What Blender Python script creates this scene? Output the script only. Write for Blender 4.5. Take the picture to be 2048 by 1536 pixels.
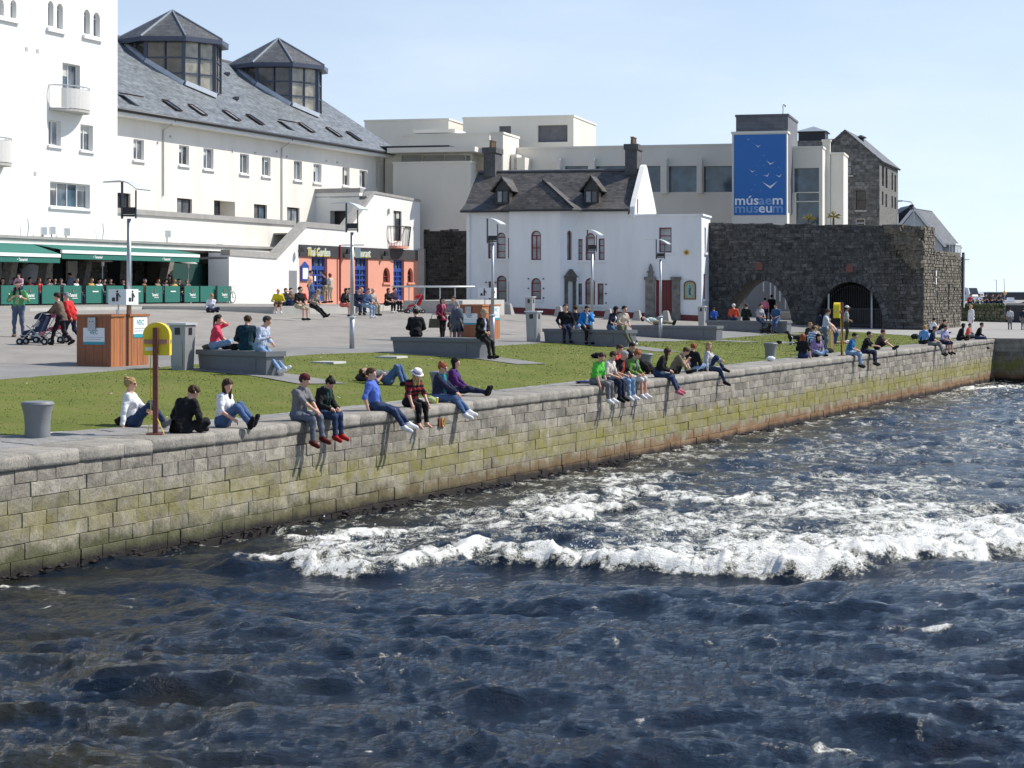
import bpy, math, random
import numpy as np
from math import radians, sin, cos, pi, sqrt, atan2
for _o in list(bpy.data.objects): bpy.data.objects.remove(_o)
SC = bpy.context.scene
COL = SC.collection
rnd = random.Random(7)
# ------------------------------------------------------------------ camera, sky, sun, exposure
F = 4000.0            # focal length in photo pixels (2048 wide)
HZ = 580.0            # photo row of the horizon
CZ = 2.55             # camera height above the quay edge (quay edge is z = 0)
cam = bpy.data.cameras.new('camera'); camo = bpy.data.objects.new('camera', cam); COL.objects.link(camo)
camo.location = (0, 0, CZ); camo.rotation_euler = (radians(90), 0, 0)
cam.sensor_width = 36.0; cam.lens = F / 2048 * 36.0
cam.shift_y = -(768 - HZ) / 2048
cam.clip_start = 0.5; cam.clip_end = 20000
SC.camera = camo
SUN_EL, SUN_AZ = radians(46), radians(19)      # azimuth: angle from +X towards +Y
world = bpy.data.worlds.new('World'); SC.world = world; world.use_nodes = True
wn = world.node_tree; wn.nodes.clear()
_out = wn.nodes.new('ShaderNodeOutputWorld'); _bg = wn.nodes.new('ShaderNodeBackground')
_sky = wn.nodes.new('ShaderNodeTexSky'); _sky.sky_type = 'NISHITA'; _sky.sun_disc = False
_sky.sun_elevation = SUN_EL; _sky.sun_rotation = radians(90) - SUN_AZ
_sky.altitude = 0; _sky.air_density = 1.0; _sky.dust_density = 0.6; _sky.ozone_density = 2.2
_bg.inputs['Strength'].default_value = 0.122
# thin high cloud: a faint whitening with soft streaks over the whole sky
_tc = wn.nodes.new('ShaderNodeTexCoord')
_va = wn.nodes.new('ShaderNodeVectorMath'); _va.operation = 'ADD'; _va.inputs[1].default_value = (0, 0, 0.09)      # clear maritime air: no yellow dust band low down
_vn = wn.nodes.new('ShaderNodeVectorMath'); _vn.operation = 'NORMALIZE'
wn.links.new(_tc.outputs['Generated'], _va.inputs[0]); wn.links.new(_va.outputs[0], _vn.inputs[0]); wn.links.new(_vn.outputs[0], _sky.inputs['Vector'])
_mp = wn.nodes.new('ShaderNodeMapping'); _mp.inputs['Scale'].default_value = (3, 3, 11)
_nz = wn.nodes.new('ShaderNodeTexNoise'); _nz.inputs['Scale'].default_value = 2.2; _nz.inputs['Detail'].default_value = 6; _nz.inputs['Roughness'].default_value = 0.6
_rp = wn.nodes.new('ShaderNodeValToRGB'); _rp.color_ramp.elements[0].position = 0.42; _rp.color_ramp.elements[0].color = (0.55, 0.55, 0.55, 1)
_rp.color_ramp.elements[1].position = 0.78; _rp.color_ramp.elements[1].color = (0.75, 0.75, 0.75, 1)
_mx = wn.nodes.new('ShaderNodeMixRGB'); _mx.inputs['Color2'].default_value = (7.2, 7.7, 8.3, 1)
wn.links.new(_tc.outputs['Generated'], _mp.inputs['Vector']); wn.links.new(_mp.outputs['Vector'], _nz.inputs['Vector'])
wn.links.new(_nz.outputs['Fac'], _rp.inputs['Fac']); _sp = wn.nodes.new('ShaderNodeSeparateXYZ'); wn.links.new(_tc.outputs['Generated'], _sp.inputs[0])
_hz = wn.nodes.new('ShaderNodeMapRange'); _hz.inputs['From Min'].default_value = 0.0; _hz.inputs['From Max'].default_value = 0.30; _hz.inputs['To Min'].default_value = 1.0; _hz.inputs['To Max'].default_value = 0.06
wn.links.new(_sp.outputs['Z'], _hz.inputs['Value']); _ml = wn.nodes.new('ShaderNodeMath'); _ml.operation = 'MULTIPLY'       # haze thins with height
wn.links.new(_rp.outputs['Color'], _ml.inputs[0]); wn.links.new(_hz.outputs[0], _ml.inputs[1]); wn.links.new(_ml.outputs[0], _mx.inputs['Fac'])
wn.links.new(_sky.outputs['Color'], _mx.inputs['Color1']); wn.links.new(_mx.outputs['Color'], _bg.inputs['Color'])
wn.links.new(_bg.outputs['Background'], _out.inputs['Surface'])
_sl = bpy.data.lights.new('sun', 'SUN'); _sl.energy = 4.4; _sl.angle = radians(0.53); _sl.color = (1.0, 0.95, 0.87)
suno = bpy.data.objects.new('sun', _sl); COL.objects.link(suno); suno.location = (60, 20, 80)
_sd = np.array([cos(SUN_EL) * cos(SUN_AZ), cos(SUN_EL) * sin(SUN_AZ), sin(SUN_EL)])
from mathutils import Vector, Matrix
suno.rotation_euler = Vector(_sd).to_track_quat('Z', 'Y').to_euler()
SC.view_settings.view_transform = 'Standard'; SC.view_settings.look = 'None'
SC.view_settings.exposure = 0.30; SC.view_settings.gamma = 1.0; SC.view_settings.use_curve_mapping = False
SC.render.film_transparent = False
# ------------------------------------------------------------------ helpers
def P(px, py, D):
    return np.array([(px - 1024) * D / F, D, CZ - (py - HZ) * D / F])
A0 = np.array([-7.82, 30.54]); U2 = np.array([0.4064, 0.9137]); U2 /= np.linalg.norm(U2)
N2 = np.array([-U2[1], U2[0]])             # away from the river
def SD(s, d, z=0.0):
    p = A0 + U2 * s + N2 * d
    return np.array([p[0], p[1], z])
def to_sd(x, y):
    r = np.array([x, y]) - A0
    return float(r @ U2), float(r @ N2)
_da = [-5, 0, 1.5, 4, 6.4, 10, 12.5, 19, 21.6, 29, 34, 70]; _za = [0, 0, .02, .18, .40, .52, .60, .86, 1.0, 1.40, 1.6, 1.7]
_db = [-5, 0, 1.5, 5, 10, 15, 25, 40, 70]; _zb = [0, 0, .02, .08, .2, .4, .85, 1.5, 1.6]
def gz(s, d):
    a = np.interp(d, _da, _za); b = np.interp(d, _db, _zb)
    w = np.clip((np.asarray(s) - 45 - 25 * np.clip((np.asarray(d) - 12) / 15.0, 0, 1)) / 20.0, 0, 1); w = w * w * (3 - 2 * w)
    return a * (1 - w) + b * w
def gxy(x, y):
    s, d = to_sd(x, y)
    return float(gz(s, d))
def G(px, py, dz=0.0):
    """point of the ground seen at this photo pixel (dz: height of the supporting surface above it)"""
    lo, hi = 22.0, 170.0
    prev = None
    for D in np.linspace(lo, hi, 600):
        p = P(px, py, D); h = p[2] - (gxy(p[0], p[1]) + dz)
        if h <= 0: 
            if prev is not None:
                f = prev[1] / (prev[1] - h); D = prev[0] + (D - prev[0]) * f
            p = P(px, py, D); return np.array([p[0], p[1], gxy(p[0], p[1]) + dz])
        prev = (D, h)
    return P(px, py, hi)
def ZP(px, py, z):
    """point at height z seen at this photo pixel"""
    D = F * (CZ - z) / (py - HZ)
    return P(px, py, D)
def PXD(px, d):
    """ground point at distance d from the quay edge, on the photo column px"""
    k = (px - 1024) / F
    b = A0 + N2 * d
    s = (k * b[1] - b[0]) / (U2[0] - k * U2[1])
    p = b + U2 * s
    return np.array([p[0], p[1], float(gz(s, d))])

class Fr:
    """a vertical plane: origin, along-direction u, outward normal n"""
    def __init__(self, o, u):
        self.o = np.array([o[0], o[1], 0.0]); u = np.array([u[0], u[1], 0.0]); self.u = u / np.linalg.norm(u)
        self.n = np.array([self.u[1], -self.u[0], 0.0]); self.z = np.array([0, 0, 1.0])
    def p(self, t, w, z): return self.o + self.u * t + self.n * w + self.z * z
    def at(self, px, py=HZ, w=0.0):
        o = self.o + self.n * w; k = (px - 1024) / F
        t = (k * o[1] - o[0]) / (self.u[0] - k * self.u[1])
        D = o[1] + self.u[1] * t
        return t, CZ - (py - HZ) * D / F
    def rect(self, x0, y0, x1, y1, w=0.0):
        """photo rectangle -> t0, t1, z0, z1"""
        t0, _ = self.at(x0, HZ, w); t1, _ = self.at(x1, HZ, w)
        _, zt = self.at((x0 + x1) / 2, y0, w); _, zb = self.at((x0 + x1) / 2, y1, w)
        return min(t0, t1), max(t0, t1), zb, zt

class MB:
    def __init__(self): self.v = []; self.f = []; self.m = []; self.nv = 0
    def add(self, vs, fs, m=0):
        vs = np.asarray(vs, float).reshape(-1, 3)
        self.v.append(vs); b = self.nv
        for f in fs: self.f.append(tuple(b + i for i in f)); self.m.append(m)
        self.nv += len(vs); return self
    def box(self, c, s, rz=0.0, m=0, taper=1.0):
        hx, hy, hz = s[0] / 2, s[1] / 2, s[2] / 2
        v = np.array([[x, y, z] for z in (-hz, hz) for y in (-hy, hy) for x in (-hx, hx)])
        v[4:, :2] *= taper
        if rz:
            cs, sn = cos(rz), sin(rz); v = np.stack([v[:, 0] * cs - v[:, 1] * sn, v[:, 0] * sn + v[:, 1] * cs, v[:, 2]], 1)
        return self.add(v + np.array(c), BOXF, m)
    def fbox(self, fr, t0, t1, w0, w1, z0, z1, m=0):
        v = [fr.p(t, w, z) for z in (z0, z1) for w in (w1, w0) for t in (t0, t1)]
        return self.add(v, BOXF, m)
    def bar(self, a, b, w, h, m=0, up=(0, 0, 1)):
        a = np.array(a, float); b = np.array(b, float); d = b - a; d /= np.linalg.norm(d) + 1e-9
        s = np.cross(d, np.array(up, float)); 
        if np.linalg.norm(s) < 1e-4: s = np.cross(d, np.array([1.0, 0, 0]))
        s /= np.linalg.norm(s); q = np.cross(s, d)
        v = [e + s * x * w / 2 + q * y * h / 2 for e in (a, b) for y in (-1, 1) for x in (-1, 1)]
        return self.add(v, BOXF, m)
    def tube(self, pts, r, n=8, m=0, cap=True):
        pts = [np.array(p, float) for p in pts]
        rs = r if hasattr(r, '__len__') else [r] * len(pts)
        vs = []; k = len(pts); ref = None
        for i in range(k):
            d = pts[min(i + 1, k - 1)] - pts[max(i - 1, 0)]; d /= np.linalg.norm(d) + 1e-9
            if ref is None: ref = np.array([1.0, 0, 0]) if abs(d[0]) < .8 else np.array([0, 1.0, 0])
            s = np.cross(d, ref); s /= np.linalg.norm(s) + 1e-9; q = np.cross(d, s); ref = np.cross(s, d)
            for j in range(n):
                a = 2 * pi * j / n; vs.append(pts[i] + (s * cos(a) + q * sin(a)) * rs[i])
        fs = [(i * n + j, i * n + (j + 1) % n, (i + 1) * n + (j + 1) % n, (i + 1) * n + j) for i in range(k - 1) for j in range(n)]
        if cap: fs += [tuple(range(n))[::-1], tuple((k - 1) * n + j for j in range(n))]
        return self.add(vs, fs, m)
    def lathe(self, prof, c=(0, 0, 0), n=16, m=0, cap=True):
        vs = [(c[0] + r * cos(2 * pi * j / n), c[1] + r * sin(2 * pi * j / n), c[2] + z) for r, z in prof for j in range(n)]
        k = len(prof)
        fs = [(i * n + j, i * n + (j + 1) % n, (i + 1) * n + (j + 1) % n, (i + 1) * n + j) for i in range(k - 1) for j in range(n)]
        if cap: fs += [tuple(range(n))[::-1], tuple((k - 1) * n + j for j in range(n))]
        return self.add(vs, fs, m)
    def ell(self, c, r, n=8, k=6, m=0):
        vs = [(0, 0, -1.0)] + [(cos(2 * pi * j / n) * sin(pi * i / k), sin(2 * pi * j / n) * sin(pi * i / k), -cos(pi * i / k)) for i in range(1, k) for j in range(n)] + [(0, 0, 1.0)]
        fs = [(0, 1 + (j + 1) % n, 1 + j) for j in range(n)]
        fs += [(1 + i * n + j, 1 + i * n + (j + 1) % n, 1 + (i + 1) * n + (j + 1) % n, 1 + (i + 1) * n + j) for i in range(k - 2) for j in range(n)]
        e = len(vs) - 1; fs += [(e, 1 + (k - 2) * n + j, 1 + (k - 2) * n + (j + 1) % n) for j in range(n)]
        return self.add(np.array(vs) * np.array(r) + np.array(c), fs, m)
    def poly(self, pts, m=0): return self.add(pts, [tuple(range(len(pts)))], m)
    def prism(self, pts, ext, m=0):
        """polygon extruded by a vector"""
        pts = [np.array(p, float) for p in pts]; e = np.array(ext, float); n = len(pts)
        fs = [tuple(range(n)), tuple(range(2 * n - 1, n - 1, -1))] + [(i, n + i, n + (i + 1) % n, (i + 1) % n) for i in range(n)]
        return self.add(pts + [p + e for p in pts], fs, m)
BOXF = [(0, 2, 3, 1), (4, 5, 7, 6), (0, 1, 5, 4), (2, 6, 7, 3), (0, 4, 6, 2), (1, 3, 7, 5)]

WL = {}
def wl(o):
    return WL.get(o.name, np.zeros(3))
def mk(name, V, Fc, mats, parent=None, midx=None, smooth=False, local=False, attrs=None):
    me = bpy.data.meshes.new(name)
    V = np.asarray(V, float)
    off = np.zeros(3)
    if parent is not None and not local: off = wl(parent)
    me.from_pydata([tuple(v) for v in (V - off)], [], Fc)
    if not isinstance(mats, (list, tuple)): mats = [mats]
    for mt in mats: me.materials.append(M(mt) if isinstance(mt, str) else mt)
    if midx is not None and len(mats) > 1: me.polygons.foreach_set('material_index', np.asarray(midx, np.int32))
    if smooth: me.polygons.foreach_set('use_smooth', np.ones(len(me.polygons), bool))
    if attrs:
        for k, a in attrs.items():
            at = me.attributes.new(k, 'FLOAT', 'POINT'); at.data.foreach_set('value', np.asarray(a, np.float32))
    me.update()
    o = bpy.data.objects.new(name, me); COL.objects.link(o)
    if parent is not None:
        o.parent = parent; WL[o.name] = off
    return o
def ob(name, mb, mats, parent=None, smooth=False, local=False, fixn=True):
    V = np.concatenate(mb.v) if mb.v else np.zeros((0, 3))
    o = mk(name, V, mb.f, mats, parent, mb.m, smooth, local)
    if fixn:
        import bmesh
        bm = bmesh.new(); bm.from_mesh(o.data); bmesh.ops.recalc_face_normals(bm, faces=bm.faces); bm.to_mesh(o.data); bm.free()
    return o
def tag(o, label, cat, group=None, kind=None):
    if label: o['label'] = label
    if cat: o['category'] = cat
    if group: o['group'] = group
    if kind: o['kind'] = kind
    return o
def thing(name, loc, label, cat, group=None, rz=0.0):
    o = bpy.data.objects.new(name, None); COL.objects.link(o); o.empty_display_size = 0.2
    o.location = tuple(float(x) for x in loc); o.rotation_euler = (0, 0, rz); WL[o.name] = np.array(loc, float)
    return tag(o, label, cat, group)
def copy_tree(o, parent=None):
    c = o.copy(); COL.objects.link(c); c.parent = parent
    for ch in o.children: copy_tree(ch, c)
    return c
def text(name, body, size, mat, parent, fr_pt, ux, un, ext=0.01, align='CENTER', bold=0.0, sx=1.0):
    """flat lettering standing in a plane: origin point, reading direction, outward normal (world); becomes a mesh part"""
    cu = bpy.data.curves.new(name, 'FONT'); cu.body = body; cu.size = size; cu.extrude = ext; cu.offset = bold; cu.align_x = align; cu.resolution_u = 2
    o = bpy.data.objects.new(name, cu); COL.objects.link(o)
    dg = bpy.context.evaluated_depsgraph_get(); me = bpy.data.meshes.new_from_object(o.evaluated_get(dg))
    bpy.data.objects.remove(o)
    n = len(me.vertices); co = np.zeros(n * 3); me.vertices.foreach_get('co', co); co = co.reshape(-1, 3)
    ux = np.array(ux, float); un = np.array(un, float)
    W = np.array(fr_pt, float) + np.outer(co[:, 0] * sx, ux) + np.outer(co[:, 1], np.array([0, 0, 1.0])) + np.outer(co[:, 2], un)
    W = W - (wl(parent) if parent is not None else 0)
    me.vertices.foreach_set('co', W.reshape(-1)); me.materials.clear(); me.materials.append(M(mat) if isinstance(mat, str) else mat)
    o = bpy.data.objects.new(name, me); COL.objects.link(o)
    if parent is not None: o.parent = parent; WL[o.name] = wl(parent)
    return o

# ---- numpy gradient noise
_perm = np.random.RandomState(3).permutation(512); _perm = np.concatenate([_perm, _perm, _perm])
_ga = np.random.RandomState(5).rand(512) * 2 * pi; _gx = np.cos(_ga); _gy = np.sin(_ga)
def perlin(x, y):
    xi = np.floor(x).astype(np.int64); yi = np.floor(y).astype(np.int64); xf = x - xi; yf = y - yi
    xi &= 511; yi &= 511; u = xf * xf * xf * (xf * (xf * 6 - 15) + 10); v = yf * yf * yf * (yf * (yf * 6 - 15) + 10)
    def g(ix, iy, fx, fy):
        h = _perm[_perm[ix & 511] + (iy & 511)]; return _gx[h] * fx + _gy[h] * fy
    a = g(xi, yi, xf, yf); b = g(xi + 1, yi, xf - 1, yf); c = g(xi, yi + 1, xf, yf - 1); d = g(xi + 1, yi + 1, xf - 1, yf - 1)
    return (a + u * (b - a) + v * ((c + u * (d - c)) - (a + u * (b - a)))) * 1.5
def fbm(x, y, o=4, g=.5, l=2.0):
    r = 0; a = 1
    for i in range(o): r = r + a * perlin(x + 17.3 * i, y - 9.1 * i); x = x * l; y = y * l; a *= g
    return r

# ------------------------------------------------------------------ materials
MATS = {}
def _nt(name):
    m = bpy.data.materials.new(name); m.use_nodes = True; nt = m.node_tree
    return m, nt, nt.nodes['Principled BSDF']
def nd(nt, typ, **kw):
    n = nt.nodes.new(typ)
    for k, v in kw.items():
        if k.startswith('_'): setattr(n, k[1:], v)
        else: n.inputs[k.replace('__', ' ')].default_value = v
    return n
def ramp(nt, stops):
    r = nt.nodes.new('ShaderNodeValToRGB'); e = r.color_ramp.elements
    while len(e) < len(stops): e.new(0.5)
    for i, (p, c) in enumerate(stops):
        e[i].position = p; e[i].color = (c[0], c[1], c[2], 1) if hasattr(c, '__len__') else (c, c, c, 1)
    return r
def simple(name, col, rough=0.6, var=0.12, scale=3.0, bump=0.0, bscale=40.0, metal=0.0, spec=0.5, obj_var=0.0, stretch=(1, 1, 1), dirt=0.0, dirtcol=(.1, .09, .07), dscale=.8):
    """base colour with soft patchy variation, grain and optional dirt"""
    m, nt, b = _nt(name); L = nt.links.new
    tc = nd(nt, 'ShaderNodeNewGeometry'); mp = nd(nt, 'ShaderNodeMapping'); mp.inputs['Scale'].default_value = stretch
    if obj_var or True:
        to = nd(nt, 'ShaderNodeTexCoord'); L(to.outputs['Object'], mp.inputs['Vector'])
    n1 = nd(nt, 'ShaderNodeTexNoise', Scale=scale, Detail=5.0, Roughness=.6); L(mp.outputs[0], n1.inputs['Vector'])
    c = np.array(col); r = ramp(nt, [(.25, tuple(np.clip(c * (1 - var), 0, 1))), (.75, tuple(np.clip(c * (1 + var), 0, 1)))])
    L(n1.outputs['Fac'], r.inputs['Fac']); outc = r.outputs['Color']
    if dirt:
        n3 = nd(nt, 'ShaderNodeTexNoise', Scale=dscale, Detail=7.0, Roughness=.65); L(mp.outputs[0], n3.inputs['Vector'])
        r3 = ramp(nt, [(.45, 0.0), (.72, dirt)]); L(n3.outputs['Fac'], r3.inputs['Fac'])
        mx = nd(nt, 'ShaderNodeMixRGB'); mx.inputs['Color2'].default_value = (*dirtcol, 1)
        L(r3.outputs['Color'], mx.inputs['Fac']); L(outc, mx.inputs['Color1']); outc = mx.outputs['Color']
    if obj_var:
        oi = nd(nt, 'ShaderNodeObjectInfo'); mr = nd(nt, 'ShaderNodeMapRange'); mr.inputs['To Min'].default_value = 1 - obj_var; mr.inputs['To Max'].default_value = 1 + obj_var
        L(oi.outputs['Random'], mr.inputs['Value']); mu = nd(nt, 'ShaderNodeMixRGB', _blend_type='MULTIPLY'); mu.inputs['Fac'].default_value = 1
        L(outc, mu.inputs['Color1']); L(mr.outputs[0], mu.inputs['Color2']); outc = mu.outputs['Color']
    L(outc, b.inputs['Base Color'])
    b.inputs['Roughness'].default_value = rough; b.inputs['Metallic'].default_value = metal; b.inputs['Specular IOR Level'].default_value = spec
    if bump:
        n2 = nd(nt, 'ShaderNodeTexNoise', Scale=bscale, Detail=4.0); L(mp.outputs[0], n2.inputs['Vector'])
        bp = nd(nt, 'ShaderNodeBump', Strength=bump, Distance=.02); L(n2.outputs['Fac'], bp.inputs['Height']); L(bp.outputs['Normal'], b.inputs['Normal'])
    MATS[name] = m; return m
def M(n): return MATS[n]
def cloth(c, rough=.85):
    k = 'cloth_%d_%d_%d' % tuple(int(x * 255) for x in c)
    if k not in MATS: simple(k, c, rough, .16, 14, .5, 55, spec=.2)
    return k
def skin(c):
    k = 'skin_%d' % int(c[0] * 1000)
    if k not in MATS:
        m = simple(k, c, .5, .06, 20, .1, 80, spec=.35); MATS[k] = m
    return k
simple('white_wall', (.80, .80, .77), .8, .025, .6, .15, 30, dirt=.22, dirtcol=(.52, .51, .47), dscale=.6, stretch=(1, 1, .16))
simple('cream_wall', (.80, .77, .70), .8, .025, .6, .15, 30, dirt=.25, dirtcol=(.50, .47, .41), dscale=.7, stretch=(1, 1, .16))
simple('house_wall', (.78, .80, .82), .75, .03, .8, .2, 25, dirt=.3, dirtcol=(.48, .49, .48), dscale=.9, stretch=(1, 1, .18))
simple('museum_wall', (.74, .71, .63), .8, .04, .5, .1, 30, dirt=.16, dirtcol=(.42, .40, .35), dscale=.3, stretch=(1, 1, .4))
simple('concrete', (.36, .35, .33), .85, .14, 2.5, .3, 35, dirt=.35, dirtcol=(.2, .19, .17), dscale=1.2)
simple('pale_concrete', (.46, .45, .42), .85, .1, 2.0, .3, 35, dirt=.2, dirtcol=(.26, .25, .22))
simple('granite', (.155, .165, .18), .55, .12, 5, .2, 80, dirt=.25, dirtcol=(.16, .16, .16), dscale=1.5)
simple('window_white', (.82, .82, .82), .4, .02)
simple('window_brown', (.055, .022, .018), .5, .1)
simple('red_frame', (.20, .022, .030), .5, .1)
simple('red_plinth', (.17, .024, .030), .6, .1, 3)
simple('blue_paint', (.03, .08, .34), .4, .08, 4)
simple('lantern_blue', (.06, .075, .115), .4, .1, 4)
simple('orange_wall', (.74, .34, .25), .75, .04, 1.2, .12, 30, dirt=.12, dirtcol=(.5, .2, .14))
simple('sign_dark', (.055, .055, .06), .5, .06)
simple('sign_yellow', (.75, .60, .12), .5, .04)
simple('sign_pale', (.55, .72, .85), .5, .04)
simple('black_metal', (.012, .012, .014), .45, .1, spec=.5)
simple('dark_iron', (.03, .032, .036), .55, .1, 6, .2, 60)
simple('galv', (.42, .44, .46), .42, .08, 6, .1, 60, metal=.55)
simple('galv_pale', (.62, .65, .66), .45, .05, 6, metal=.3)
simple('steel', (.5, .5, .5), .3, .05, 6, metal=.8)
simple('gutter', (.02, .022, .026), .5, .1)
simple('green_fabric', (.013, .145, .112), .8, .08, 6, .3, 60)
simple('dark_green_fabric', (.006, .05, .042), .8, .1, 6)
simple('awning_white', (.8, .82, .8), .7, .03)
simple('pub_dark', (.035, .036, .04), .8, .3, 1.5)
simple('paper_white', (.82, .84, .86), .5, .01)
simple('teal_print', (.03, .32, .40), .5, .04)
simple('yellow_plastic', (.82, .62, .012), .38, .04, 3, .05, 60)
simple('rust_post', (.17, .045, .030), .55, .2, 8, .25, 60)
simple('rust_post_light', (.42, .19, .13), .55, .2, 8, .25, 60)
simple('banner_blue', (.022, .15, .46), .55, .03, 2)
simple('banner_white', (.8, .84, .88), .5, .01)
simple('banner_pale', (.20, .37, .64), .5, .01)
simple('terracotta', (.19, .075, .06), .8, .15, 8)
simple('gold', (.62, .42, .06), .5, .1)
simple('plaque_teal', (.20, .42, .42), .5, .12, 6)
simple('plaque_gold', (.35, .30, .15), .5, .2, 6)
simple('far_wall', (.30, .32, .33), .6, .1, 1.0)
simple('glass_clear', (.55, .60, .62), .15, .05, spec=.6)
simple('curtain', (.55, .55, .52), .8, .15, 6)
simple('chimney_render', (.085, .085, .09), .9, .35, 2.5, .4, 30, dirt=.4, dirtcol=(.2, .2, .2))
simple('pot_clay', (.20, .135, .08), .8, .2, 6)
simple('lead', (.32, .36, .40), .5, .15, 2, .2, 20, metal=.3)
simple('lead_white', (.62, .66, .72), .6, .12, 2, .2, 20)
simple('rubber', (.012, .012, .012), .8, .1)
simple('chrome', (.6, .6, .62), .25, .05, metal=.9)
simple('dog_fur', (.012, .010, .009), .85, .3, 20, .6, 60)
simple('leaf', (.075, .12, .025), .6, .35, 5, obj_var=.15)
simple('leaf_dry', (.30, .24, .06), .7, .3, 5)
simple('bark', (.10, .07, .045), .9, .25, 8)
simple('car_white', (.75, .76, .78), .3, .02, spec=.6)
simple('car_grey', (.25, .26, .28), .3, .03, spec=.6)
simple('car_red', (.35, .03, .03), .3, .03, spec=.6)
simple('car_yellow', (.75, .45, .03), .4, .03)
simple('eye_dark', (.02, .015, .012), .3, .0)
simple('lip', (.33, .10, .085), .5, .05)
simple('wood_bat', (.58, .36, .14), .55, .12, 8, stretch=(1, 1, .2))
simple('cardboard', (.45, .30, .15), .8, .1)
simple('slate_wall', (.13, .135, .15), .7, .2, 2.0, .3, 20, obj_var=.12)
def glassmat(name, col, rough=.06):
    m, nt, b = _nt(name); L = nt.links.new
    tc = nd(nt, 'ShaderNodeTexCoord'); n = nd(nt, 'ShaderNodeTexNoise', Scale=1.3, Detail=2.0); L(tc.outputs['Object'], n.inputs['Vector'])
    c = np.array(col); r = ramp(nt, [(.35, tuple(c * .65)), (.7, tuple(c * 1.35))]); L(n.outputs['Fac'], r.inputs['Fac']); L(r.outputs['Color'], b.inputs['Base Color'])
    b.inputs['Roughness'].default_value = rough; b.inputs['IOR'].default_value = 1.5; b.inputs['Specular IOR Level'].default_value = .7
    n2 = nd(nt, 'ShaderNodeTexNoise', Scale=.8); L(tc.outputs['Object'], n2.inputs['Vector'])
    bp = nd(nt, 'ShaderNodeBump', Strength=.05, Distance=.05); L(n2.outputs['Fac'], bp.inputs['Height']); L(bp.outputs['Normal'], b.inputs['Normal'])
    MATS[name] = m
glassmat('glass_dark', (.035, .04, .045)); glassmat('glass_grey', (.13, .15, .165)); glassmat('glass_blue', (.07, .12, .16)); glassmat('glass_brown', (.12, .105, .085)); glassmat('glass_blind_sunlit', (.36, .33, .26)); glassmat('glass_pale', (.30, .33, .35))
def slate(name, col, course=.22, var=.35):
    """slates: staggered courses on a pitched roof (uses uv-like along/up coordinates stored as attributes)"""
    m, nt, b = _nt(name); L = nt.links.new
    a1 = nd(nt, 'ShaderNodeAttribute', _attribute_name='ru'); a2 = nd(nt, 'ShaderNodeAttribute', _attribute_name='rv')
    cb = nd(nt, 'ShaderNodeCombineXYZ'); L(a1.outputs['Fac'], cb.inputs['X']); L(a2.outputs['Fac'], cb.inputs['Y'])
    br = nd(nt, 'ShaderNodeTexBrick'); br.inputs['Scale'].default_value = 1.0; br.inputs['Brick Width'].default_value = course * 1.4; br.inputs['Row Height'].default_value = course
    br.inputs['Mortar Size'].default_value = .012; br.inputs['Bias'].default_value = 0.0; c = np.array(col)
    br.inputs['Color1'].default_value = (*np.clip(c * (1 - var), 0, 1), 1); br.inputs['Color2'].default_value = (*np.clip(c * (1 + var), 0, 1), 1); br.inputs['Mortar'].default_value = (*(c * .45), 1)
    L(cb.outputs[0], br.inputs['Vector'])
    n = nd(nt, 'ShaderNodeTexNoise', Scale=.7, Detail=6.0, Roughness=.7); mp = nd(nt, 'ShaderNodeMapping'); mp.inputs['Scale'].default_value = (.5, 2.2, 1); L(cb.outputs[0], mp.inputs[0]); L(mp.outputs[0], n.inputs['Vector'])
    r = ramp(nt, [(.3, .62), (.75, 1.35)]); L(n.outputs['Fac'], r.inputs['Fac'])
    mx = nd(nt, 'ShaderNodeMixRGB', _blend_type='MULTIPLY'); mx.inputs['Fac'].default_value = 1; L(br.outputs['Color'], mx.inputs['Color1']); L(r.outputs['Color'], mx.inputs['Color2'])
    L(mx.outputs['Color'], b.inputs['Base Color']); b.inputs['Roughness'].default_value = .5
    bp = nd(nt, 'ShaderNodeBump', Strength=.5, Distance=.02); L(br.outputs['Fac'], bp.inputs['Height']); bp.invert = True; L(bp.outputs['Normal'], b.inputs['Normal'])
    MATS[name] = m
slate('slate_blue', (.165, .185, .20)); slate('slate_brown', (.085, .078, .072), .2, .4); slate('slate_dark', (.10, .102, .105), .2, .3)
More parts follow.
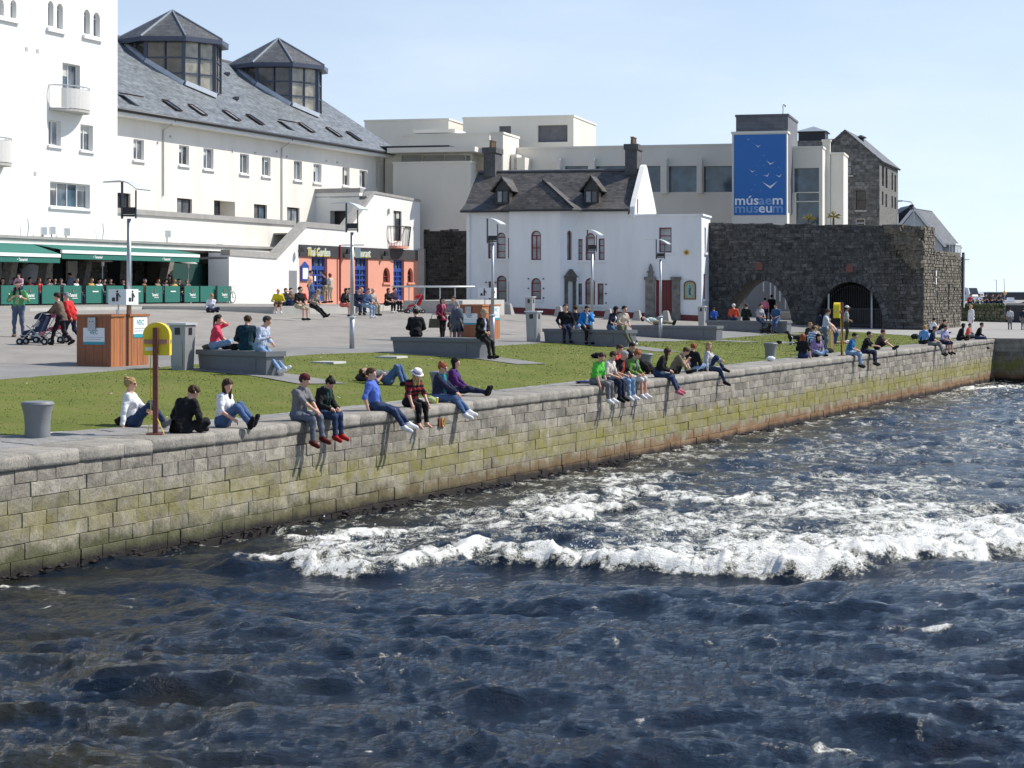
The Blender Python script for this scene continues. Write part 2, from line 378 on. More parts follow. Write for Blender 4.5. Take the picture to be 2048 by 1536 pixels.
def stone(name, dark, mid, light, scale=1.0, bump=.6, objvar=.3, lichen=None, moss=False):
    """weathered stone; moss adds the growth zones of the quay wall by height and place"""
    m, nt, b = _nt(name); L = nt.links.new
    g = nd(nt, 'ShaderNodeNewGeometry'); pos = g.outputs['Position']
    n1 = nd(nt, 'ShaderNodeTexNoise', Scale=3.5 * scale, Detail=8.0, Roughness=.65); L(pos, n1.inputs['Vector'])
    r = ramp(nt, [(.28, dark), (.5, mid), (.74, light)]); L(n1.outputs['Fac'], r.inputs['Fac']); col = r.outputs['Color']
    if objvar:
        at = nd(nt, 'ShaderNodeAttribute', _attribute_name='tone'); oi = nd(nt, 'ShaderNodeObjectInfo')
        ad = nd(nt, 'ShaderNodeMath', _operation='ADD'); L(at.outputs['Fac'], ad.inputs[0]); L(oi.outputs['Random'], ad.inputs[1])
        fr_ = nd(nt, 'ShaderNodeMath', _operation='FRACT'); L(ad.outputs[0], fr_.inputs[0])
        rr = ramp(nt, [(0, 1 - objvar * 1.2), (.25, 1 - objvar * .3), (.6, 1.0), (1, 1 + objvar)]); L(fr_.outputs[0], rr.inputs['Fac'])
        mu = nd(nt, 'ShaderNodeMixRGB', _blend_type='MULTIPLY'); mu.inputs['Fac'].default_value = 1; L(col, mu.inputs['Color1']); L(rr.outputs['Color'], mu.inputs['Color2']); col = mu.outputs['Color']
    n4 = nd(nt, 'ShaderNodeTexNoise', Scale=30 * scale, Detail=6.0, Roughness=.75); L(pos, n4.inputs['Vector'])
    r4 = ramp(nt, [(.38, .55), (.52, 1.0), (.7, 1.18)]); L(n4.outputs['Fac'], r4.inputs['Fac'])
    m4 = nd(nt, 'ShaderNodeMixRGB', _blend_type='MULTIPLY'); m4.inputs['Fac'].default_value = .8; L(col, m4.inputs['Color1']); L(r4.outputs['Color'], m4.inputs['Color2']); col = m4.outputs['Color']
    if lichen:
        n5 = nd(nt, 'ShaderNodeTexNoise', Scale=2.2, Detail=8.0, Roughness=.8); L(pos, n5.inputs['Vector'])
        r5 = ramp(nt, [(.60, 0.0), (.70, .75)]); L(n5.outputs['Fac'], r5.inputs['Fac'])
        m5 = nd(nt, 'ShaderNodeMixRGB'); m5.inputs['Color2'].default_value = (*lichen, 1); L(r5.outputs['Color'], m5.inputs['Fac']); L(col, m5.inputs['Color1']); col = m5.outputs['Color']
    if moss:
        sp = nd(nt, 'ShaderNodeSeparateXYZ'); L(pos, sp.inputs[0])
        wob = nd(nt, 'ShaderNodeTexNoise', Scale=1.3, Detail=7.0, Roughness=.72); L(pos, wob.inputs['Vector'])
        sc = nd(nt, 'ShaderNodeMath', _operation='MULTIPLY_ADD'); sc.inputs[1].default_value = 1.1; sc.inputs[2].default_value = -.55; L(wob.outputs['Fac'], sc.inputs[0])
        # water level drops downstream: tide line height follows y
        lv = nd(nt, 'ShaderNodeMapRange'); lv.inputs['From Min'].default_value = 30; lv.inputs['From Max'].default_value = 60; lv.inputs['To Min'].default_value = .30; lv.inputs['To Max'].default_value = 0; L(sp.outputs['Y'], lv.inputs['Value'])
        zz = nd(nt, 'ShaderNodeMath', _operation='SUBTRACT'); L(sp.outputs['Z'], zz.inputs[0]); L(lv.outputs[0], zz.inputs[1])
        zn = nd(nt, 'ShaderNodeMath', _operation='ADD'); L(zz.outputs[0], zn.inputs[0]); L(sc.outputs[0], zn.inputs[1])
        dn = nd(nt, 'ShaderNodeMapRange'); dn.inputs['From Min'].default_value = 36; dn.inputs['From Max'].default_value = 62; L(sp.outputs['Y'], dn.inputs['Value'])
        # bright yellow-green band half way up, growing stronger downstream
        band = ramp(nt, [(0, 0.0), (.28, 0.2), (.45, 1.0), (.62, .75), (.80, 0.0)])
        mz = nd(nt, 'ShaderNodeMapRange'); mz.inputs['From Min'].default_value = -2.3; mz.inputs['From Max'].default_value = -.5; L(zn.outputs[0], mz.inputs['Value']); L(mz.outputs[0], band.inputs['Fac'])
        pn = nd(nt, 'ShaderNodeTexNoise', Scale=2.4, Detail=8.0, Roughness=.75); L(pos, pn.inputs['Vector'])
        pr = ramp(nt, [(.32, 0.0), (.56, 1.0)]); L(pn.outputs['Fac'], pr.inputs['Fac'])
        st = nd(nt, 'ShaderNodeMapRange'); st.inputs['To Min'].default_value = .55; st.inputs['To Max'].default_value = .95; L(dn.outputs[0], st.inputs['Value'])
        f1 = nd(nt, 'ShaderNodeMath', _operation='MULTIPLY'); L(band.outputs['Color'], f1.inputs[0]); L(pr.outputs['Color'], f1.inputs[1])
        f2 = nd(nt, 'ShaderNodeMath', _operation='MULTIPLY'); L(f1.outputs[0], f2.inputs[0]); L(st.outputs[0], f2.inputs[1])
        mg = nd(nt, 'ShaderNodeMixRGB'); mg.inputs['Color2'].default_value = (.235, .215, .028, 1); L(f2.outputs[0], mg.inputs['Fac']); L(col, mg.inputs['Color1']); col = mg.outputs['Color']
        # foot of the wall: dark green / rust, then black wet tide line
        foot = ramp(nt, [(0, 1.0), (.26, .9), (.38, 0.0)]); mz2 = nd(nt, 'ShaderNodeMapRange'); mz2.inputs['From Min'].default_value = -2.35; mz2.inputs['From Max'].default_value = -.6; L(zn.outputs[0], mz2.inputs['Value']); L(mz2.outputs[0], foot.inputs['Fac'])
        gr = nd(nt, 'ShaderNodeMixRGB'); gr.inputs['Color1'].default_value = (.055, .062, .012, 1); gr.inputs['Color2'].default_value = (.22, .105, .035, 1); L(dn.outputs[0], gr.inputs['Fac'])
        ff = nd(nt, 'ShaderNodeMath', _operation='MULTIPLY'); ff.inputs[1].default_value = .85; L(foot.outputs['Color'], ff.inputs[0])
        mf = nd(nt, 'ShaderNodeMixRGB'); L(ff.outputs[0], mf.inputs['Fac']); L(col, mf.inputs['Color1']); L(gr.outputs['Color'], mf.inputs['Color2']); col = mf.outputs['Color']
        wet = ramp(nt, [(0, 1.0), (.12, .95), (.2, 0.0)]); mz3 = nd(nt, 'ShaderNodeMapRange'); mz3.inputs['From Min'].default_value = -2.3; mz3.inputs['From Max'].default_value = -.6
        zq = nd(nt, 'ShaderNodeMath', _operation='MULTIPLY_ADD'); zq.inputs[1].default_value = .35; L(sc.outputs[0], zq.inputs[0]); L(zz.outputs[0], zq.inputs[2]); L(zq.outputs[0], mz3.inputs['Value']); L(mz3.outputs[0], wet.inputs['Fac'])
        mw = nd(nt, 'ShaderNodeMixRGB'); mw.inputs['Color2'].default_value = (.020, .016, .016, 1); L(wet.outputs['Color'], mw.inputs['Fac']); L(col, mw.inputs['Color1']); col = mw.outputs['Color']
    L(col, b.inputs['Base Color']); b.inputs['Roughness'].default_value = .85; b.inputs['Specular IOR Level'].default_value = .3
    bn = nd(nt, 'ShaderNodeTexNoise', Scale=14 * scale, Detail=8.0, Roughness=.7); L(pos, bn.inputs['Vector'])
    bp = nd(nt, 'ShaderNodeBump', Strength=bump, Distance=.04); L(bn.outputs['Fac'], bp.inputs['Height']); L(bp.outputs['Normal'], b.inputs['Normal'])
    MATS[name] = m
stone('quay_stone', (.16, .143, .115), (.285, .26, .217), (.42, .387, .325), 1.0, .6, .28, moss=True)
stone('coping_stone', (.20, .185, .165), (.30, .28, .245), (.38, .355, .31), 1.0, .55, .14, lichen=(.26, .21, .12))
stone('coping_top', (.19, .19, .185), (.27, .265, .255), (.34, .335, .32), 1.2, .4, .1)
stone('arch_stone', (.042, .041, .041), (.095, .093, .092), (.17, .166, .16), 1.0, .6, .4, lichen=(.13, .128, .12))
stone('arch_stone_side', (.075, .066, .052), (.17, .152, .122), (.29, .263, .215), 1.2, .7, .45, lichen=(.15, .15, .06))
stone('mill_stone', (.10, .098, .092), (.19, .185, .172), (.30, .29, .27), 1.0, .5, .35)
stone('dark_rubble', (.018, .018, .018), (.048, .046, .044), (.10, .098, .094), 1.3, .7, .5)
stone('pub_stone', (.10, .095, .085), (.22, .21, .185), (.36, .34, .30), 1.5, .5, .3)
stone('bank_stone', (.08, .075, .05), (.18, .165, .11), (.28, .26, .19), 1.2, .6, .4, lichen=(.12, .14, .04))
stone('mortar', (.05, .046, .04), (.09, .083, .073), (.13, .12, .105), 2.0, .4, 0)
stone('tide_rock', (.008, .007, .008), (.022, .018, .019), (.05, .04, .042), 2.0, .8, .3)
# ------------------------------------------------------------------ ground sheets
def ground_mat(name, kind):
    m, nt, b = _nt(name); L = nt.links.new
    g = nd(nt, 'ShaderNodeNewGeometry'); pos = g.outputs['Position']
    n1 = nd(nt, 'ShaderNodeTexNoise', Scale=.45, Detail=7.0, Roughness=.65); L(pos, n1.inputs['Vector'])
    n2 = nd(nt, 'ShaderNodeTexNoise', Scale=45.0 if kind != 'grass' else 26.0, Detail=5.0, Roughness=.75); L(pos, n2.inputs['Vector'])
    if kind == 'grass': st = [(.3, (.104, .132, .024)), (.5, (.132, .158, .031)), (.72, (.168, .182, .044))]
    elif kind == 'plaza': st = [(.3, (.25, .236, .216)), (.5, (.29, .273, .25)), (.7, (.325, .306, .28))]
    elif kind == 'path': st = [(.3, (.20, .20, .195)), (.5, (.24, .237, .23)), (.7, (.28, .275, .265))]
    else: st = [(.3, (.30, .29, .275)), (.5, (.35, .34, .32)), (.7, (.40, .385, .365))]
    r = ramp(nt, st); L(n1.outputs['Fac'], r.inputs['Fac'])
    r2 = ramp(nt, [(.3, .72 if kind != 'grass' else .7), (.7, 1.22 if kind != 'grass' else 1.2)]); L(n2.outputs['Fac'], r2.inputs['Fac'])
    mx = nd(nt, 'ShaderNodeMixRGB', _blend_type='MULTIPLY'); mx.inputs['Fac'].default_value = 1; L(r.outputs['Color'], mx.inputs['Color1']); L(r2.outputs['Color'], mx.inputs['Color2']); col = mx.outputs['Color']
    if kind == 'grass':
        n3 = nd(nt, 'ShaderNodeTexNoise', Scale=.9, Detail=6.0, Roughness=.7); L(pos, n3.inputs['Vector'])
        r3 = ramp(nt, [(.50, 0.0), (.70, .5)]); L(n3.outputs['Fac'], r3.inputs['Fac'])
        m3 = nd(nt, 'ShaderNodeMixRGB'); m3.inputs['Color2'].default_value = (.17, .14, .055, 1); L(r3.outputs['Color'], m3.inputs['Fac']); L(col, m3.inputs['Color1']); col = m3.outputs['Color']
    elif kind in ('plaza', 'path'):
        n3 = nd(nt, 'ShaderNodeTexNoise', Scale=1.1, Detail=6.0, Roughness=.7); mp = nd(nt, 'ShaderNodeMapping'); mp.inputs['Scale'].default_value = (1, .25, 1); mp.inputs['Rotation'].default_value = (0, 0, radians(-24)); L(pos, mp.inputs[0]); L(mp.outputs[0], n3.inputs['Vector'])
        r3 = ramp(nt, [(.48, 0.0), (.75, .5)]); L(n3.outputs['Fac'], r3.inputs['Fac'])
        m3 = nd(nt, 'ShaderNodeMixRGB'); m3.inputs['Color2'].default_value = (.17, .162, .15, 1); L(r3.outputs['Color'], m3.inputs['Fac']); L(col, m3.inputs['Color1']); col = m3.outputs['Color']
    L(col, b.inputs['Base Color']); b.inputs['Roughness'].default_value = .9; b.inputs['Specular IOR Level'].default_value = .15
    bp = nd(nt, 'ShaderNodeBump', Strength=.35 if kind != 'grass' else .4, Distance=.02 if kind != 'grass' else .03); L(n2.outputs['Fac'], bp.inputs['Height']); L(bp.outputs['Normal'], b.inputs['Normal'])
    MATS[name] = m
for _n in ('grass', 'plaza', 'path', 'paving'): ground_mat('g_' + _n, _n)
def struct(o): o['kind'] = 'structure'; return o
def band_w(s): return np.interp(s, [-10, 0, 4, 9, 14, 90], [3.1, 2.7, 2.0, 1.5, 1.35, 1.3])       # stone strip behind the edge
def grass_e(s): return np.interp(s, [-10, 12, 20, 24, 29, 32, 40, 60, 80, 100], [9.4, 9.6, 10.2, 10.6, 11.2, 10.7, 10.3, 10.2, 10.6, 11])
def path_e(s): return grass_e(s) + 3.0
def sheet(name, ss, lo, hi, n, mat, zoff=0.0, bump=0.0):
    V = []; ns = len(ss)
    for s in ss:
        for k in range(n + 1):
            d = lo(s) + (hi(s) - lo(s)) * k / n
            z = float(gz(s, d)) + zoff
            V.append(SD(s, d, z))
    V = np.array(V)
    if bump: V[:, 2] += bump * fbm(V[:, 0] * 1.3, V[:, 1] * 1.3, 4)
    Fc = [(i * (n + 1) + k, (i + 1) * (n + 1) + k, (i + 1) * (n + 1) + k + 1, i * (n + 1) + k + 1) for i in range(ns - 1) for k in range(n)]
    return struct(mk(name, V, Fc, mat, smooth=True))
SE = 81.6                                              # end of the straight quay
ss = np.linspace(-25, 84, 220)
lawn = sheet('lawn', np.linspace(-25, 88, 260), lambda s: band_w(s) + max(0, s - 79.5) * 1.0, grass_e, 30, 'g_grass', 0.004, .012)
path = sheet('footpath', np.linspace(-25, 100, 240), grass_e, path_e, 4, 'g_path')
plaza = sheet('plaza_ground', np.linspace(-40, 190, 320), path_e, lambda s: 75, 44, 'g_plaza')
# promenade beyond the lawn, round the end of the quay
V = []; Fc = []
sx_ = np.linspace(79.0, 150, 60); dx_ = np.linspace(-26, 15, 42)
for s in sx_:
    for d in dx_: V.append(SD(s, d, float(gz(s, d)) - 0.004))
for i in range(len(sx_) - 1):
    for k in range(len(dx_) - 1):
        s, d = sx_[i], dx_[k]
        if d < 1.2 and s < SE + .3: continue
        if d >= 13.3 and s < 100: continue
        Fc.append((i * 42 + k, (i + 1) * 42 + k, (i + 1) * 42 + k + 1, i * 42 + k + 1))
struct(mk('promenade_paving', V, Fc, 'g_paving', smooth=True))
# distant land platform so nothing floats (behind the buildings)
mb = MB(); mb.poly([(-400, 118, .9), (40, 175, .9), (60, 420, .9), (-400, 420, .9)]); struct(ob('town_ground', mb, 'g_plaza', fixn=False))

# pale drain covers and benches' pads are added with the furniture

# ------------------------------------------------------------------ grass blades, daisies (fine stuff)
def tufts(name, label, n, seed, mat, hmin, hmax, s0=-8, s1=84, daisies=False):
    rs = np.random.RandomState(seed)
    s = s0 + (s1 - s0) * rs.rand(n) ** 1.25; e = grass_e(s); w = band_w(s) + np.maximum(0, s - 79.5)
    d = w + (e - w) * rs.rand(n); z = gz(s, d)
    base = A0[None] + s[:, None] * U2[None] + d[:, None] * N2[None]
    a = rs.rand(n) * 2 * pi; h = hmin + (hmax - hmin) * rs.rand(n) ** 2; wd = (.006 + .008 * rs.rand(n)) * (1 + s / 40)
    if daisies: wd = .022 + .012 * rs.rand(n)
    dx = np.cos(a) * wd; dy = np.sin(a) * wd; lx = (rs.rand(n) - .5) * h; ly = (rs.rand(n) - .5) * h
    V = np.zeros((n, 3, 3)); V[:, 0] = np.stack([base[:, 0] - dx, base[:, 1] - dy, z], 1); V[:, 1] = np.stack([base[:, 0] + dx, base[:, 1] + dy, z], 1); V[:, 2] = np.stack([base[:, 0] + lx, base[:, 1] + ly, z + h], 1)
    if daisies:
        V[:, :, 2] += .03; V[:, 2, 2] -= h * .5
    idx = np.arange(n * 3).reshape(n, 3)
    o = mk(name, V.reshape(-1, 3), [tuple(i) for i in idx.tolist()], mat); tag(o, label, 'grass', kind='stuff'); return o
simple('blade', (.132, .16, .033), .7, .4, 2.0); simple('daisy', (.8, .8, .7), .7, .02)
tufts('grass_blades', 'short green grass blades covering the riverside lawn', 45000, 2, 'blade', .010, .035)
tufts('daisies', 'tiny white daisies dotted over the riverside lawn', 380, 4, 'daisy', .02, .03, daisies=True)

# ------------------------------------------------------------------ quay wall: individually laid stones
quay = thing('quay_wall', SD(0, 0, 0), 'long grey ashlar quay wall with mossy foot along the river', 'quay wall')
ANG = atan2(U2[1], U2[0])
def stone_mesh(name, l, h, dpt, mat, rs, rounded=0.0):
    """one dressed block: bevelled, slightly uneven front (front = -local y), x along the wall"""
    b = .007; V = []
    xs = [0, l]; 
    f = lambda: (rs.rand() - .5) * .016
    o = [(0, 0), (l, 0), (l, h), (0, h)]
    back = [(x, dpt, z) for x, z in o]
    mid = [(x, b, z) for x, z in o]
    ins = [(b, b), (l - b, b), (l - b, h - b), (b, h - b)]
    front = [(x, f() * .9 - .004, z) for x, z in ins]
    c = (l * (.4 + .2 * rs.rand()), -.012 * rs.rand() - .004, h * (.4 + .2 * rs.rand()))
    V = back + mid + front + [c]
    Fc = [(4 + i, 4 + (i + 1) % 4, 8 + (i + 1) % 4, 8 + i) for i in range(4)] + [(8 + i, 8 + (i + 1) % 4, 12) for i in range(4)]
    Fc += [(i, (i + 1) % 4, 4 + (i + 1) % 4, 4 + i) for i in range(4)]
    return V, Fc
def coping_mesh(l, h, wdt, rs):
    """coping block with a worn, rounded front arris; x along, -y towards the river, top at z=0"""
    prof = [(wdt, -h), (-.028, -h), (-.036, -h * .7), (-.038, -h * .38), (-.030, -h * .15), (-.005, -.022), (.04, -.005), (.12, 0.0), (wdt, 0.0)]
    xs = [0, .02, l * .5, l - .02, l]; V = []
    for i, x in enumerate(xs):
        sh = .012 if i in (0, 4) else 0.0
        for (y, z) in prof:
            j = (rs.rand() - .5) * .012
            V.append((x, y + (sh if y < .1 else 0) + j, z - (sh * .8 if z > -.05 else 0) + (j * .5 if y < .2 and z > -.1 else 0)))
    n = len(prof)
    Fc = [(i * n + k, (i + 1) * n + k, (i + 1) * n + k + 1, i * n + k + 1) for i in range(4) for k in range(n - 1)]
    Fc += [tuple(range(n))[::-1], tuple(4 * n + k for k in range(n))]
    return V, Fc
rs = np.random.RandomState(11)
S0 = -9.0
courses = []; z = -.246
for hh in (.205, .225, .23, .225, .24, .25, .27, .29, .30): courses.append((z - hh, hh)); z -= hh + .004
items = []                                     # (s, z, length, height, kind)
for ci, (z0, hh) in enumerate(courses):
    s = S0 - rs.rand() * .6
    while s < SE - .05:
        l = float(np.clip(rs.lognormal(math.log(.62), .38), .28, 1.5)); l = min(l, SE - s)
        if SE - s - l < .2: l = SE - s
        items.append((s, z0, l, hh)); s += l + .005
cop = []; s = S0
while s < SE - .05:
    l = float(np.clip(rs.lognormal(math.log(1.15), .35), .55, 2.1)); l = min(l, SE - s)
    if SE - s - l < .3: l = SE - s
    cop.append((s, l)); s += l + .010
def seen(s, z):                                 # nearest first, above the water, inside the picture
    D = SD(s, 0)[1]; px = 1024 + F * SD(s, 0)[0] / D
    return (px > -60) and z > -2.25
order = sorted([it for it in items if seen(it[0] + it[2], it[1] + it[3])], key=lambda t: t[0])
near = set(id(t) for t in order[:232])
pool = {}
restV, restF, restT = [], [], []; nb = 0
def place(V, s, z, proud):
    V = np.array(V); p = SD(s, 0)
    # local: x along wall, -y to the river
    return np.stack([p[0] + V[:, 0] * U2[0] + (V[:, 1] - proud) * N2[0], p[1] + V[:, 0] * U2[1] + (V[:, 1] - proud) * N2[1], V[:, 2] + z], 1)
for it in items:
    s, z0, l, hh = it; proud = (rs.rand() - .5) * .022; z0 += (rs.rand() - .5) * .010
    if id(it) in near:
        kq = (round(l / .06), round(hh, 3))
        if kq not in pool:
            V, Fc = stone_mesh('stone', 1.0 if False else max(1, kq[0]) * .06, hh, .25, None, rs); me = bpy.data.meshes.new('stone'); me.from_pydata(V, [], Fc); me.materials.append(M('quay_stone')); pool[kq] = me
        o = bpy.data.objects.new('stone', pool[kq]); COL.objects.link(o); o.parent = quay
        p = SD(s, -proud) - wl(quay); o.location = (p[0], p[1], z0); o.rotation_euler = (0, 0, ANG); o.scale = (l / (max(1, kq[0]) * .06), 1, 1)
    else:
        V, Fc = stone_mesh('stone', l, hh, .25, None, rs); W = place(V, s, z0, proud)
        restV.append(W); restF += [tuple(nb + i for i in f) for f in Fc]; restT.append(np.full(len(W), rs.rand())); nb += len(W)
o = mk('far_stones', np.concatenate(restV), restF, 'quay_stone', quay, attrs={'tone': np.concatenate(restT)}); o['kind'] = 'stuff'
for (s, l) in cop:
    V, Fc = coping_mesh(l, .24, 1.0, rs); me = bpy.data.meshes.new('coping_stone'); me.from_pydata(V, [], Fc); me.materials.append(M('coping_stone'))
    me.polygons.foreach_set('use_smooth', np.ones(len(me.polygons), bool))
    o = bpy.data.objects.new('coping_stone', me); COL.objects.link(o); o.parent = quay
    p = SD(s, 0.0) - wl(quay); o.location = (p[0], p[1], (rs.rand() - .5) * .012); o.rotation_euler = (0, 0, ANG)
# mortar core behind the stones, with the end return
mb = MB(); q = [SD(S0, .03), SD(SE - .03, .03), SD(SE - .03, 1.2), SD(S0, 1.2)]
mb.prism([p + np.array([0, 0, -2.9]) for p in q], (0, 0, 2.87)); ob('core', mb, 'mortar', quay)
# stone flags between coping and lawn
V = []; Fc = []; k = 0; s = S0
while s < 79.5:
    l = .8 + rs.rand() * 1.2; wA = float(band_w(s)); wB = float(band_w(s + l))
    d0 = .985; nrow = 2 if wA > 1.9 else 1
    for r_ in range(nrow):
        a0 = d0 + (wA - d0) * r_ / nrow; a1 = d0 + (wA - d0) * (r_ + 1) / nrow; b0 = d0 + (wB - d0) * r_ / nrow; b1 = d0 + (wB - d0) * (r_ + 1) / nrow
        j = (rs.rand() - .5) * .012; g_ = .008
        q = [SD(s + g_, a0 + g_, .006 + j), SD(s + l - g_, b0 + g_, .006 + j), SD(s + l - g_, b1 - g_, float(gz(s, b1)) + .006 + j), SD(s + g_, a1 - g_, float(gz(s, a1)) + .006 + j)]
        mbf = MB(); mbf.prism([p - np.array([0, 0, .12]) for p in q], (0, 0, .12)); ob('flagstone', mbf, 'coping_top', quay)
    s += l
# return wall at the end of the quay (faces the camera) and the low pier beyond
A2 = np.array([-N2[0], -N2[1]])
pier = thing('pier_wall', SD(SE, 0), 'short stone pier face in shade at the downstream end of the quay', 'pier wall')
mb = MB(); q = [SD(SE + .25, -.05), SD(SE + .25, -24), SD(SE + 3, -24), SD(SE + 3, -.05)]
mb.prism([p + np.array([0, 0, -2.9]) for p in q], (0, 0, 2.88)); ob('core', mb, 'mortar', pier)
fp = Fr((SD(SE, 0) + np.array([0, 0, 0]))[:2], A2)
for (z0, hh) in [(-.28, .27)] + courses:
    t = .0
    while t < 22:
        l = float(np.clip(rs.lognormal(math.log(.7), .35), .35, 1.6)); mb = MB(); pr = (rs.rand() - .5) * .02
        mb.fbox(fp, t, t + l, -.25, .0 + pr, z0, z0 + hh); 
        if t < 4.5: ob('stone', mb, 'quay_stone', pier)
        else: ob('stone', mb, 'quay_stone', pier) if t < 7 else None
        t += l + .008
# rock skirt under the near wall
mb = MB(); rr = np.random.RandomState(5)
for i in range(420):
    s = -8 + 60 * rr.rand() ** 1.3; d = -.03 - abs(rr.randn()) * .11; zw = np.interp(s, [0, 20, 50], [-1.83, -2.08, -2.2]); q = .018 + .035 * rr.rand()
    mb.ell(SD(s, d, zw - .03 + .09 * rr.rand() + d * .12), (q * (1 + rr.rand()), q * (1 + rr.rand()), q * .6), 5, 4)
o = ob('tide_rocks', mb, 'tide_rock', quay); o['kind'] = 'stuff'
# iron mooring ring and rusty recess under the coping, chain hooks further on
def at_wall(px, z): 
    k = (px - 1024) / F; s = (k * A0[1] - A0[0]) / (U2[0] - k * U2[1]); return SD(s, -.06, z)
ring = thing('mooring_ring', at_wall(881, -.36), 'yellow-rusted iron mooring ring set in a recess of the quay wall', 'mooring ring')
mb = MB(); c = at_wall(881, -.40); mb.tube([c + U2[0] * 0 + np.array([U2[0] * .045 * cos(a), U2[1] * .045 * cos(a), .085 * sin(a)]) for a in np.linspace(0, 2 * pi, 17)], .014, 6); ob('ring', mb, 'gold', ring, smooth=True)
mb = MB(); fq = Fr(at_wall(881, 0)[:2], U2); mb.fbox(fq, -.14, .16, -.05, -.02, -.50, -.30); ob('recess_plate', mb, 'rust_post', ring)
for px, zt in ((1789, -.02), (1925, -.12)):
    hk = thing('iron_hook', at_wall(px, zt), 'bent iron hook fixed on the quay edge near %s' % ('the blue T-shirt man' if px < 1850 else 'the far end of the quay'), 'hook')
    c = at_wall(px, zt); mb = MB(); mb.tube([c + np.array([0, 0, .1]), c + np.array([.03, -.03, .06]), c + np.array([.03, -.03, -.25])], .02, 6)
    if px > 1850: mb.bar(c + np.array([-.45, -.6, -.1]), c + np.array([.12, 0.0, .0]), .06, .06)
    ob('hook', mb, 'dark_iron', hk)

# ------------------------------------------------------------------ river
def wz(y): return np.interp(y, [14, 24, 30, 36, 50, 80, 120], [-1.72, -1.78, -1.88, -2.0, -2.12, -2.2, -2.25])
def wpt(px, py):
    D = 40.0
    for _ in range(12): D = F * (CZ - float(wz(D))) / (py - HZ)
    return np.array([(px - 1024) * D / F, D])
NR, NC = 570, 660
Dr = 11.5 * (112 / 11.5) ** np.linspace(0, 1, NR)
cc = np.linspace(0, 1, NC)
xl = A0[0] + (Dr - A0[1]) * U2[0] / U2[1] + .02; xl = np.maximum(xl, -.34 * Dr - 2); xr = .31 * Dr + 3.0
X = xl[:, None] + (xr - xl)[:, None] * cc[None]; Y = np.repeat(Dr[:, None], NC, 1)
# flow-aligned coordinates
fs = (X - A0[0]) * U2[0] + (Y - A0[1]) * U2[1]; fd = (X - A0[0]) * N2[0] + (Y - A0[1]) * N2[1]
wx = X + .35 * fbm(X * .5, Y * .5, 3); wy = Y + .35 * fbm(X * .5 + 40, Y * .5, 3)
def rid(n): return 1 - 2 * np.abs(n)
near_w = np.clip((60 - Y) / 45, .25, 1)
wr = np.random.RandomState(21); h = .07 * fbm(wx * .24, wy * .20, 2)
w2x = X + .55 * fbm(X * .33 + 7, Y * .33, 3); w2y = Y + .55 * fbm(X * .33, Y * .33 + 13, 3)
for lam in np.geomspace(3.2, .22, 34):
    an = radians(78) + wr.randn() * .62; kx, ky = 2 * pi / lam * cos(an), 2 * pi / lam * sin(an); am = .0100 * lam ** .62 * (near_w if lam < 1.2 else 1)
    q = np.sin(kx * w2x + ky * w2y + wr.rand() * 6.28); h = h + am * (q + .35 * (q * q - .5))
h *= .75 + .7 * fbm(X * .35 + 3, Y * .3, 3) + .25
h += .010 * rid(perlin(wx * 5.5, wy * 6.5)) * near_w
calm = np.clip(1 - np.exp(-((Y - 30.6) / 1.3) ** 2) * .45, 0, 1)
h *= calm
# white water: polylines of breaking waves given in photo pixels, laid on the water plane
foam = np.zeros_like(X); lift = np.zeros_like(X)
def seg_d(pts):
    best = np.full(X.shape, 1e9); side = np.zeros_like(X)
    for a, b in zip(pts[:-1], pts[1:]):
        ab = b - a; L2 = ab @ ab; t = np.clip(((X - a[0]) * ab[0] + (Y - a[1]) * ab[1]) / L2, 0, 1)
        dx = X - a[0] - t * ab[0]; dy = Y - a[1] - t * ab[1]; d = np.hypot(dx, dy); k = d < best
        best = np.where(k, d, best); side = np.where(k, np.sign(dy + 1e-9), side)
    return best, side
wobs = .42 * fbm(X * .45 + 5, Y * .45, 2); wob = wobs + .16 * fbm(X * 1.7 + 5, Y * 1.7, 4, .6)
def breaker(pix, wf, wb, amt, lf):
    """front edge polyline; foam spreads wb behind (away) and wf in front"""
    global foam, lift
    d, sd_ = seg_d([wpt(*q) for q in pix]); q0 = d * sd_; q = q0 + wobs * min(1, wb)
    qf = q0 + wob * min(1, wb); prof = np.where(qf > 0, np.exp(-(qf / wb) ** 2 * 1.4), np.exp(-(qf / wf) ** 2 * 1.5)); foam = np.maximum(foam, amt * prof); lift += lf * np.where(q > 0, np.exp(-((q - .25 * wb) / (wb * .6)) ** 2), np.exp(-(q / wf) ** 2 * 3) * .75)
breaker([(1090, 1130), (1180, 1140), (1300, 1143), (1420, 1148), (1560, 1146), (1700, 1132), (1850, 1116), (1960, 1104), (2120, 1092), (2300, 1085)], .25, 1.2, 1.0, .30)
breaker([(560, 1132), (620, 1142), (700, 1146)], .2, .8, .85, .20)
breaker([(735, 1132), (800, 1140), (860, 1118), (960, 1106)], .2, .7, .75, .18)
breaker([(640, 1082), (700, 1075), (745, 1070)], .3, .8, .75, .10)
breaker([(1090, 1036), (1150, 1046), (1200, 1028)], .3, 1.1, .8, .14)
breaker([(1120, 1000), (1220, 1000), (1290, 985)], .3, .9, .7, .08); breaker([(1330, 992), (1400, 1012), (1490, 1006)], .4, 1.3, .7, .1)
breaker([(1960, 780), (2010, 776)], .8, 2.0, .7, .03); breaker([(1800, 1252), (1890, 1258)], .12, .3, .42, .03); breaker([(1560, 1505), (1640, 1500), (1800, 1515)], .06, .2, .36, .02); breaker([(0, 1180), (50, 1178)], .1, .3, .55, .03)
